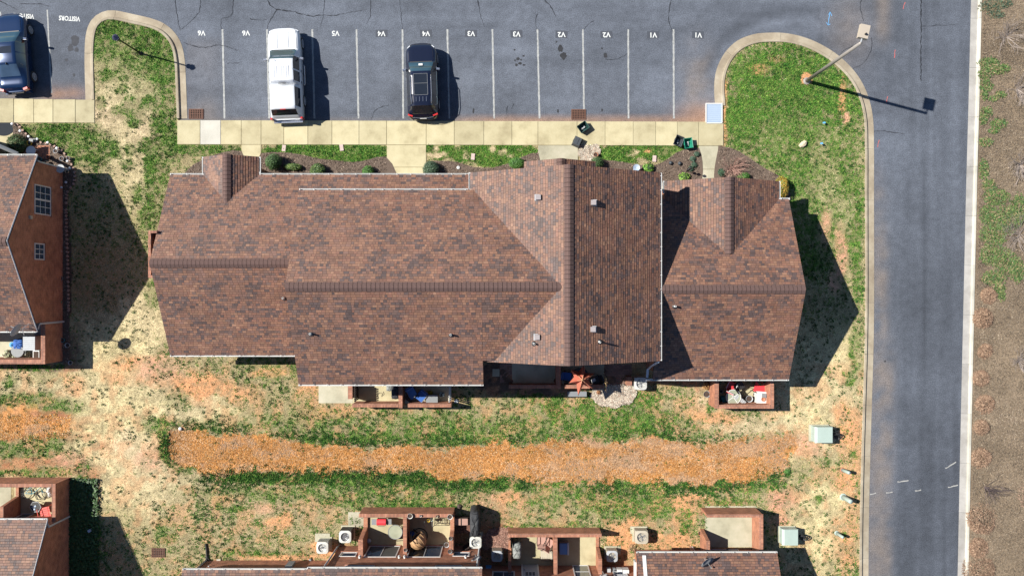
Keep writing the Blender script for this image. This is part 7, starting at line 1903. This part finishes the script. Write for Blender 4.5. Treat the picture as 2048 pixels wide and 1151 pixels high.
# wicker egg chair
t = thing('egg_chair', 'tan wicker egg chair with dark opening on a curved stand', 'chair', (*G(838, 1080, .9)[:2], .1), .7)
m = MB(); n, k_ = 20, 9
for i in range(k_ + 1):
    ph = math.pi * (.02 + .62 * i / k_)
    for j in range(n): a = 2 * math.pi * j / n; m.v.append((.48 * math.sin(ph) * math.cos(a), -.52 * math.cos(ph) + .1, .95 + .60 * math.sin(ph) * math.sin(a)))
for i in range(k_):
    for j in range(n): m.f.append((i * n + j, i * n + (j + 1) % n, (i + 1) * n + (j + 1) % n, (i + 1) * n + j)); m.c.append(None)
P('shell', m, MAT['wicker'], t, True)
for j in range(14):
    a = 2 * math.pi * j / 14; m = MB(); m.tube([(.495 * math.sin(ph) * math.cos(a), -.535 * math.cos(ph) + .1, .95 + .62 * math.sin(ph) * math.sin(a)) for ph in [math.pi * (.04 + .6 * q / 7) for q in range(8)]], .016, 4); P('cane', m, MAT.setdefault('cane', M('pale_cane', (.50, .32, .17), .7)), t)
m = MB(); m.lathe([(.40, 0), (.36, .02), (.0, .03)], 16, (0, .08), 1, .5); m.v = [(x, y + .05, .62 + z_ * 3) for x, y, z_ in m.v]; P('cushion', m, MAT['cover_black'], t)
m = MB(); m.tube([(0, .05, 0), (0, .62, .1), (0, .66, 1.2), (0, .45, 1.75), (0, .1, 1.62)], .03, 6); P('stand', m, MAT['black_metal'], t); m = MB(); m.ring(0, .05, .02, .45, .025, 20); P('base_ring', m, MAT['black_metal'], t)
t = thing('plant_rack', 'black wire rack with small pots in the corner of the egg chair patio', 'rack', (*G(884, 1043, .7)[:2], .1))
for zz in (.3, .7):
    m = MB()
    for k in range(5): m.box(-.45 + k * .22, -.43 + k * .22, -.16, .16, zz, zz + .02)
    m.box(-.46, .46, -.17, -.15, zz - .001, zz + .021); m.box(-.46, .46, .15, .17, zz - .001, zz + .021); P('shelf', m, MAT['black_metal'], t)
for sx in (-1, 1):
    for sy in (-1, 1): m = MB(); m.tube([(sx * .45, sy * .16, 0), (sx * .45, sy * .16, .72)], .014, 4); P('leg', m, MAT['black_metal'], t)
for i, (px, py, r, h, mt, z0, lab) in enumerate(((820, 1031.5, .15, .16, 'ac_white', 1.55, 'round white-rimmed basket pot on the brick wall by the divider'), (900, 1033, .15, .16, 'ac_white', 1.55, 'round white-rimmed basket pot on the far wall corner'), (841, 1031, .06, .1, 'white', 1.55, 'small white figurine on the brick wall top'), (874, 1031.5, .06, .1, 'ac_tan', 1.55, 'small cream figurine on the brick wall top'),
                                   (857, 1040, .09, .14, 'yellow', .5, 'small yellow-flowered pot on a stand by the brick wall'), (863, 1039, .08, .14, 'utility', .5, 'small pale green pot on a stand by the brick wall'), (901, 1076, .11, .14, 'grey', 1.7, 'round grey pot on the stepped brick wall'), (893, 1089, .15, .3, 'lightgrey', .1, 'pale blue-white pot by the patio door'), (900, 1102, .12, .14, 'grey', 1.7, 'dark pot where the stepped wall meets the house'),
                                   (1163 - 352, 1099, .10, .12, 'grey', 1.55, 'dark grey pot where the divider meets the house'))):
    pot(px, py, r, h, mt, lab, None, z0)
for s in (851, 866): m = MB(); m.tube([(0, .25, .5), (.02 * (1 if s < 860 else -1), -.2, 0)], .015, 4); one('stand_leg', m, MAT['lightgrey'], 'slim pale metal prop %s the small flower pots' % ('left of' if False else 'beside the yellow pot of' if s < 860 else 'beside the green pot of'), 'prop', (*G(s, 1045)[:2], .1))
m = MB(); m.cyl(0, 0, 0, .06, .14, 16); one('water_dish', m, MAT['blue_cloth'], 'blue round dish on the shaded floor of the egg chair patio', 'dish', (*G(825, 1064)[:2], .1))
t = thing('wooden_chest', 'pinkish wooden chest with two slatted lid panels outside the patio wall', 'chest', (*G(923, 1042, .55)[:2], .1)); m = MB(); m.box(-.42, .42, -.22, .22, 0, .5); P('box', m, MAT['wood_dark'], t)
for s in (-1, 1):
    for k in range(5): m = MB(); m.box(s * .21 - .17 + k * .068, s * .21 - .11 + k * .068, -.19, .19, .501, .54); P('lid_slat', m, MAT['wood_pink'], t)
cover(949, 1048, .56, 1.55, 1.35, 'cover_black', 'tall stack under a long black tarp beside the white air conditioner', name='tarp_stack', cat='tarp', seed=9)
rock(919, 1011, .16, 'dark lump of stone at the corner of the double patio wall', 1, 'wood_dark', 8)
m = MB()
for k in range(12): m.box(-.55 + k * .1, -.49 + k * .1, -.015, .015, 0, 1.0)
m.box(-.58, .62, -.03, .0151, .3, .36); m.box(-.58, .62, -.03, .0151, .75, .81); one('lattice_panel', m, MAT['wood_dark'], 'dark lattice screen leaning in the gap beside the dish', 'screen', (*G(921, 1097, .5)[:2], .1), .45)
m = MB(); m.box(-.18, .18, -.16, .16, 0, .5, taper=.9); one('utility_box', m, MAT['bluemark'], 'small blue utility box in the shaded corner by the meter wall', 'box', (*G(977, 1139, .5)[:2], .1))
# middle patio
cover(1034, 1101, .50, .95, 1.0, 'cover_grey', 'furniture under a grey draped cover on the middle patio', seed=6, name='covered_furniture', cat='furniture cover')
chair(1090, 1106, -1.55, 'ac_tan', 'slatted pale patio chair turned to the brick divider', s=1.1, frame='wood_dark'); chair(1098, 1083, 2.6, 'wood_pink', 'tan sling chair in the corner under the wall coping', slats=False, frame='wood_dark'); chair(1083, 1077, 3.1, 'wood_pink', 'tan sling chair pushed against the north brick wall', slats=False, frame='wood_dark')
pickets('black picket fence on the west side of the middle patio', X(1021, .9), Y(1092, .9), Y(1074, .9), 1.15, 7, 'black_metal')
t = thing('deck_box', 'storage box with blue lid and white frame in the shaded bay', 'box', (*G(1128, 1096, .6)[:2], .1)); m = MB(); m.box(-.26, .26, -.34, .34, 0, .5); P('box', m, MAT['lightgrey'], t); m = MB(); m.box(-.27, .20, -.33, .33, .501, .58); P('lid', m, MAT.setdefault('bluelid', M('blue_lid', (.10, .22, .45), .5)), t); m = MB(); m.box(.205, .29, -.36, .36, .502, .62); P('frame', m, MAT['white'], t)
pot(1401, 1066, .13, .12, 'terracotta', 'small rusty bowl in the orange soil by the empty patio', None)
t = thing('wire_frame', 'rusty wire frame leaning by the tan air conditioner corner', 'frame', (*G(1262, 1089)[:2], .1))
for k in range(3): m = MB(); m.ring(.1 * k, -.1 * k, .2 + .1 * k, .13, .015, 12); P('hoop', m, MAT['iron'], t)
t = thing('tool_bundle', 'long-handled tools leaning against the south house wall', 'tools', (*G(1378, 1095)[:2], .1))
for k in range(4): m = MB(); m.tube([(.08 * k, .15, 0), (.12 * k + .1, -.25, 1.2)], .018, 5); P('tool', m, MAT[('steel', 'wood_pink', 'white', 'wood_dark')[k]], t)
t = thing('shutter_bracket', 'pale bent bracket with pipes on the low brick wall corner', 'bracket', (*G(430, 1128)[:2], .9))
m = MB(); m.tube([(-.1, -.25, 0), (.05, .1, .25), (.08, .35, .3)], .05, 6); P('pipe', m, MAT['lightgrey'], t); m = MB(); m.tube([(-.25, 0, .1), (.15, -.02, .05)], .02, 5); P('rod', m, MAT['steel'], t)
t = thing('hose', 'black corrugated drain hose lying on the grass below the wall corner', 'hose', (*G(415, 1103)[:2], .1)); m = MB(); m.tube([(-.05, .55, .06), (.0, .2, .06), (.02, -.15, .06), (0, -.55, .1)], .055, 8); P('hose', m, MAT['black'], t); m = MB(); m.tube([(.0, -.1, .06), (.1, -.35, .06), (.22, -.5, .08)], .04, 8); P('branch_hose', m, MAT['black'], t)
m = MB(); m.box(-.12, .12, -.05, .05, 0, .06); one('brick_block', m, MAT['ac_tan'], 'single pale block lying at the foot of the low brick wall', 'block', (*G(439, 1117)[:2], .1))
m = MB(); m.lathe([(.08, 0), (.08, .12), (.05, .14), (.0, .14)], 10); one('cleanout_pipe', m, MAT['grey'], 'small grey cleanout pipe in orange soil', 'pipe', (*G(622, 1117)[:2], .08))

# -------------------------------------------------------------- south-west patio
def bicycle(px, py, rz):
    g_ = G(px, py, .4); t = thing('bicycle', 'black bicycle lying among clutter on the tan patio floor', 'bicycle', (g_[0], g_[1], .12), rz)
    for x in (-.52, .52): 
        m = MB(); m.ring(x, 0, .12 + .06 * x, .33, .022, 24); w1 = P('wheel', m, MAT['rubber'], t)
        m = MB()
        for k in range(8): a = k * math.pi / 8; m.tube([(x + .32 * math.cos(a), .32 * math.sin(a), .12 + .06 * x), (x - .32 * math.cos(a), -.32 * math.sin(a), .12 + .06 * x)], .004, 3)
        P('spokes', m, MAT['steel'], w1, kind='stuff')
    m = MB()
    for a, b in (((-.52, 0), (-.1, -.05)), ((-.52, 0), (-.2, .38)), ((-.2, .42), (-.1, -.05)), ((-.2, .36), (.36, .36)), ((-.1, -.05), (.38, .3)), ((.36, .42), (.52, 0))): m.tube([(*a, .17), (*b, .17)], .018, 5)
    P('frame', m, MAT['teal'], t)
    m = MB(); m.tube([(.36, .42, .17), (.34, .5, .0), (.30, .46, -.08)], .014, 5); m.tube([(.34, .5, .17), (.36, .52, .42), (.25, .5, .46)], .014, 5); P('handlebar', m, MAT['black_metal'], t)
    m = MB(); m.box(-.32, -.1, .42, .48, .1, .24, taper=.7); P('saddle', m, MAT['black'], t)
bicycle(66, 986, .05)
m = MB(); m.tube([(-.9, .1, .05), (-.7, .25, .05), (-.2, .2, .06), (.1, -.1, .06), (.3, -.35, .05), (.0, -.3, .05), (-.1, -.05, .05), (.2, .2, .06), (.5, .1, .06), (.55, -.2, .05), (.4, -.35, .05)], .022, 6); one('garden_hose', m, MAT['black'], 'loose black garden hose looped beside the bicycle', 'hose', (*G(76, 986)[:2], .1))
t = thing('laundry_heap', 'heap of white cloths against the patio wall by the bicycle', 'cloth', (*G(99, 984, .3)[:2], .1))
for k in range(4): m = MB(); m.lathe([(.14, 0), (.13, .12 + .05 * k), (.05, .2 + .05 * k), (.0, .21 + .05 * k)], 9, (.06 * (k % 2) - .05, -.18 + .13 * k)); rr = random.Random(k); m.v = [(x + rr.uniform(-.03, .03), y + rr.uniform(-.03, .03), z_ + rr.uniform(-.02, .03)) for x, y, z_ in m.v]; P('cloth', m, MAT['white'], t)
round_table(73, 1012, .34, .5, 'hexagonal table with pale rim and tiled top', 'black', 'lightgrey', True)
m = MB()
for a, b in ((-.1, .02), (.05, .08), (.0, -.1)): m.box(a - .06, a + .06, b - .05, b + .05, .0, .03, rot=a * 9)
one('table_clutter', m, MAT['panel_blue'], 'pale cards scattered on the hexagonal table', 'cards', (*G(71, 1013, .5)[:2], .601))
chair(93, 1022, .25 + math.pi, 'coral', 'coral red plastic chair beside the hexagonal table', s=1.2)
m = MB(); m.box(-.13, .13, -.1, .1, 0, .02); one('door_mat', m, MAT['yellow'], 'small yellowish mat beside the coral red chair', 'mat', (*G(79, 1024)[:2], .1))
m = MB(); m.box(-.09, .09, -.09, .09, 0, .3, taper=.9); one('meter_post', m, MAT['panel_blue'], 'small blue-white box in the dark ivy strip', 'box', (*G(185, 1057)[:2], .1), .5)
# -------------------------------------------------------------- west house patio + bed
t = thing('storage_shed', 'pale grey ribbed shed roof on the west house patio', 'shed', (*G(59, 686, 1.6)[:2], .1)); m = MB(); m.box(-.32, .32, -.40, .40, 0, 1.5); P('body', m, MAT['lightgrey'], t)
for k in range(7): m = MB(); m.box(-.35, .35, -.41 + k * .118, -.30 + k * .118, 1.501, 1.56); P('roof_panel', m, MAT['lightgrey'], t)
t = thing('deck_boards', 'dark plank bench along the tall patio wall of the west house', 'bench', (*G(76.5, 672, .5)[:2], .1))
for k in range(10): m = MB(); m.box(-.22, .22, -.70 + k * .142, -.57 + k * .142, .40, .44); P('plank', m, MAT['grey'], t)
for s in (-1, 1): m = MB(); m.box(-.2, .2, s * .6 - .03, s * .6 + .03, 0, .399); P('support', m, MAT['wood_dark'], t)
cover(37, 688, .6, .6, .75, 'blue_cloth', 'blue covered seat beside the pale grey shed', name='draped_armchair', cat='furniture cover', seed=3); m = MB(); m.cyl(0, 0, .68, .72, .38, 20); m.cyl(0, 0, .03, .68, .04, 8); m.cyl(0, 0, 0, .03, .25, 12); one('patio_table', m, MAT['grey'], 'grey round table in front of the blue covered seat', 'table', (*G(37, 701, .7)[:2], .1))
for px, py, r, mt, lab in ((18, 708, .26, 'wicker', 'wide woven basket planter by the low brick wall'), (30, 712, .15, 'ac_white', 'white pot standing beside the woven basket planter'), (31, 703, .14, 'white', 'small white bucket behind the white pot'), (55, 713, .15, 'ac_tan', 'cream pot with flowers on the brick wall side'), (56, 705, .13, 'lightgrey', 'pale grey pot behind the cream pot')): pot(px, py, r, .3, mt, lab, (.3, .32, .2) if mt != 'white' else None)
t = thing('plastic_crate', 'white handled crate of dark soil at the corner of the west patio', 'crate', (*G(72, 709, .5)[:2], .1)); m = MB(); m.box(-.19, .19, -.26, .26, 0, .4); P('crate', m, MAT['white'], t); m = MB(); m.box(-.14, .14, -.2, .2, .401, .42); P('soil', m, MAT['soil_pot'], t); m = MB(); m.tube([(-.2, -.24, .4), (0, -.34, .45), (.2, -.24, .4)], .02, 5); P('handle', m, MAT['white'], t)
m = MB(); m.lathe([(.12, 0), (.17, .16), (.0, .3)], 10); one('blue_ornament', m, MAT['bluemark'], 'bright blue ball ornament in the shaded patio', 'ornament', (*G(23, 689, .3)[:2], .1))
SG = 'solar lights around the curved bed'
for px, py in ((31, 250), (47, 264), (64, 275), (81, 280), (102, 287), (120, 298), (141, 324), (146, 338), (138, 366), (129, 376)):
    g_ = G(px, py); t = thing('solar_light', 'small round solar light at the rim of the curved garden bed', 'garden light', (g_[0], g_[1], .13), group=SG); m = MB(); m.lathe([(.075, .2), (.07, .24), (.02, .26), (.0, .262)], 10); P('cap', m, MAT['lens_clear'], t); m = MB(); m.cyl(0, 0, -.05, .2, .015, 6); P('stake', m, MAT['black'], t)
round_table(63.5, 302, .27, .5, 'small white round table on the pink paved corner', 'white', 'white'); floor(52, 102, 292, 318, 'pinkish paved corner beside the west house porch', 'terracotta', .15, 'paved_corner')
pot(110.5, 302, .13, .3, 'white', 'white round planter with dark centre in the curved bed', None)
t = thing('bird_bath', 'grey stone bird bath in the shaded bed by the west house corner', 'bird bath', (*G(124, 338, .6)[:2], .13)); m = MB(); m.lathe([(.16, 0), (.08, .06), (.07, .5), (.1, .55)], 12); P('pedestal', m, MAT['grey'], t); m = MB(); m.lathe([(.1, .55), (.25, .64), (.26, .67), (.22, .65), (.001, .6)], 18, caps=False); P('bowl', m, MAT['lightgrey'], t)
t = thing('bird_bath', 'pale blue bird bath in the mulch in front of the tall gable', 'bird bath', (*G(1272, 336, .5)[:2], .13)); m = MB(); m.lathe([(.13, 0), (.06, .06), (.06, .4), (.1, .44)], 12); P('pedestal', m, MAT['lightgrey'], t); m = MB(); m.lathe([(.1, .44), (.2, .52), (.21, .55), (.17, .53), (.001, .48)], 18, caps=False); P('bowl', m, MAT['panel_blue'], t)
for px, py, r, mt, lab in ((95, 313, .11, 'terracotta', 'reddish wire-rimmed pot on the pink paving edge'), (78, 318, .13, 'teal', 'teal hoop pot beside the house gutter corner'), (93, 327, .15, 'black', 'black wire pot beside the downspout corner'), (123, 317, .13, 'lightgrey', 'pale shallow dish in the shaded part of the bed'), (136, 316, .11, 'lightgrey', 'round pale stepping disc in the shaded bed'), (133, 343, .09, 'rock', 'small square tan stone pot in the shaded bed'), (58, 286, .14, 'yellow', 'yellow flower pot beside the dark bushy shrub')): pot(px, py, r, .22, mt, lab, None)
m = MB(); m.box(-.2, .2, -.1, .1, 0, .15, rot=.2); m.box(-.1, .14, -.06, .1, .151, .26, rot=-.3); one('garden_statue', m, MAT['grey'], 'grey low statue beside the yellow flower pot', 'statue', (*G(69, 283)[:2], .13))
m = MB(); m.lathe([(.78, 0), (.78, .003)], 28); one('door_mat', m, MAT.setdefault('darkmat', M('speckled_dark_mat', (.03, .034, .04), .97, var=.5, scale=30, spec=.05)), 'dark half-round speckled mat on the west house path', 'mat', (*G(10, 247)[:2], .1225))
# bed edging
rr = random.Random(2); m = MB(); pth = smooth_path([G(*q)[:2] for q in BEDS[5][:13]], .22)
for p in pth: m.box(p[0] - .07, p[0] + .07, p[1] - .05, p[1] + .05, .1, .2, rot=rr.uniform(0, 3))
o = link('edging_stones', m.mesh('edging_stones'), MAT.setdefault('edging', M('pink_edging', (.30, .20, .16), .9, var=.3))); tag(o, 'row of small pinkish edging stones round the curved bed', 'edging', kind='stuff')
# bits along the west wall
for px, py, r, mt, lab in ((118, 502, .13, 'lightgrey', 'pale round pot on a bracket by the small window'), (119, 556, .17, 'grey', 'grey tyre-like ring planter against the brick wall'), (119, 604, .12, 'green_bin', 'bright green pot against the west brick wall'), (124, 680, .13, 'teal', 'teal pot at the foot of the tall patio wall'), (134, 690, .14, 'lightgrey', 'mauve grey stone beside the teal pot'), (140, 725, .12, 'lightgrey', 'square pale stone near the patio wall corner')): pot(px, py, r, .22, mt, lab, None)
# front of the main house
pot(1192, 309, .13, .28, 'terracotta', 'terracotta pot standing on the pale gravel patch', None)
for px, py, lab in ((569, 297, 'pale pinkish paver set in grass beside the first mulch bed'), (684, 296, 'pale pinkish paver set in grass above the middle of the bed'), (946, 314, 'pinkish paver half sunk in the patchy green strip'), (1308, 318, 'pinkish paver at the edge of the green strip and mulch')):
    m = MB(); m.box(-.11, .11, -.19, .19, 0, .05); one('stepping_paver', m, MAT.setdefault('pinkpaver', M('pinkish_concrete', (.42, .33, .30), .9, var=.2)), lab, 'paver', (*G(px, py)[:2], .10), RNG.uniform(-.15, .15))
for px, py in ((1340, 327), (1358, 328)): m = MB(); m.lathe([(.10, 0), (.12, .1), (.06, .16), (.0, .17)], 10); one('garden_globe', m, MAT['bin_grey'], 'small dark garden globe on the mulch beside the narrow path', 'ornament', (*G(px, py)[:2], .14), group='dark garden globes', smooth=True)
t = thing('garden_spinner', 'black stake ornament with three discs casting a beaded shadow', 'ornament', (*G(1371, 343)[:2], .14)); m = MB(); m.tube([(0, 0, 0), (0, 0, 1.25)], .012, 5); P('stake', m, MAT['black_metal'], t)
for zz in (.55, .8, 1.15): m = MB(); m.lathe([(.001, zz - .09), (.08, zz - .05), (.09, zz), (.06, zz + .06), (.001, zz + .09)], 10); P('disc', m, MAT['black_metal'], t)
m = MB(); m.lathe([(.09, 0), (.1, .05), (.05, .07), (.045, .03)], 12); one('white_ring', m, MAT['white'], 'tiny white ring on the mulch by the blue-green ball shrub', 'ring', (*G(917, 336)[:2], .14))
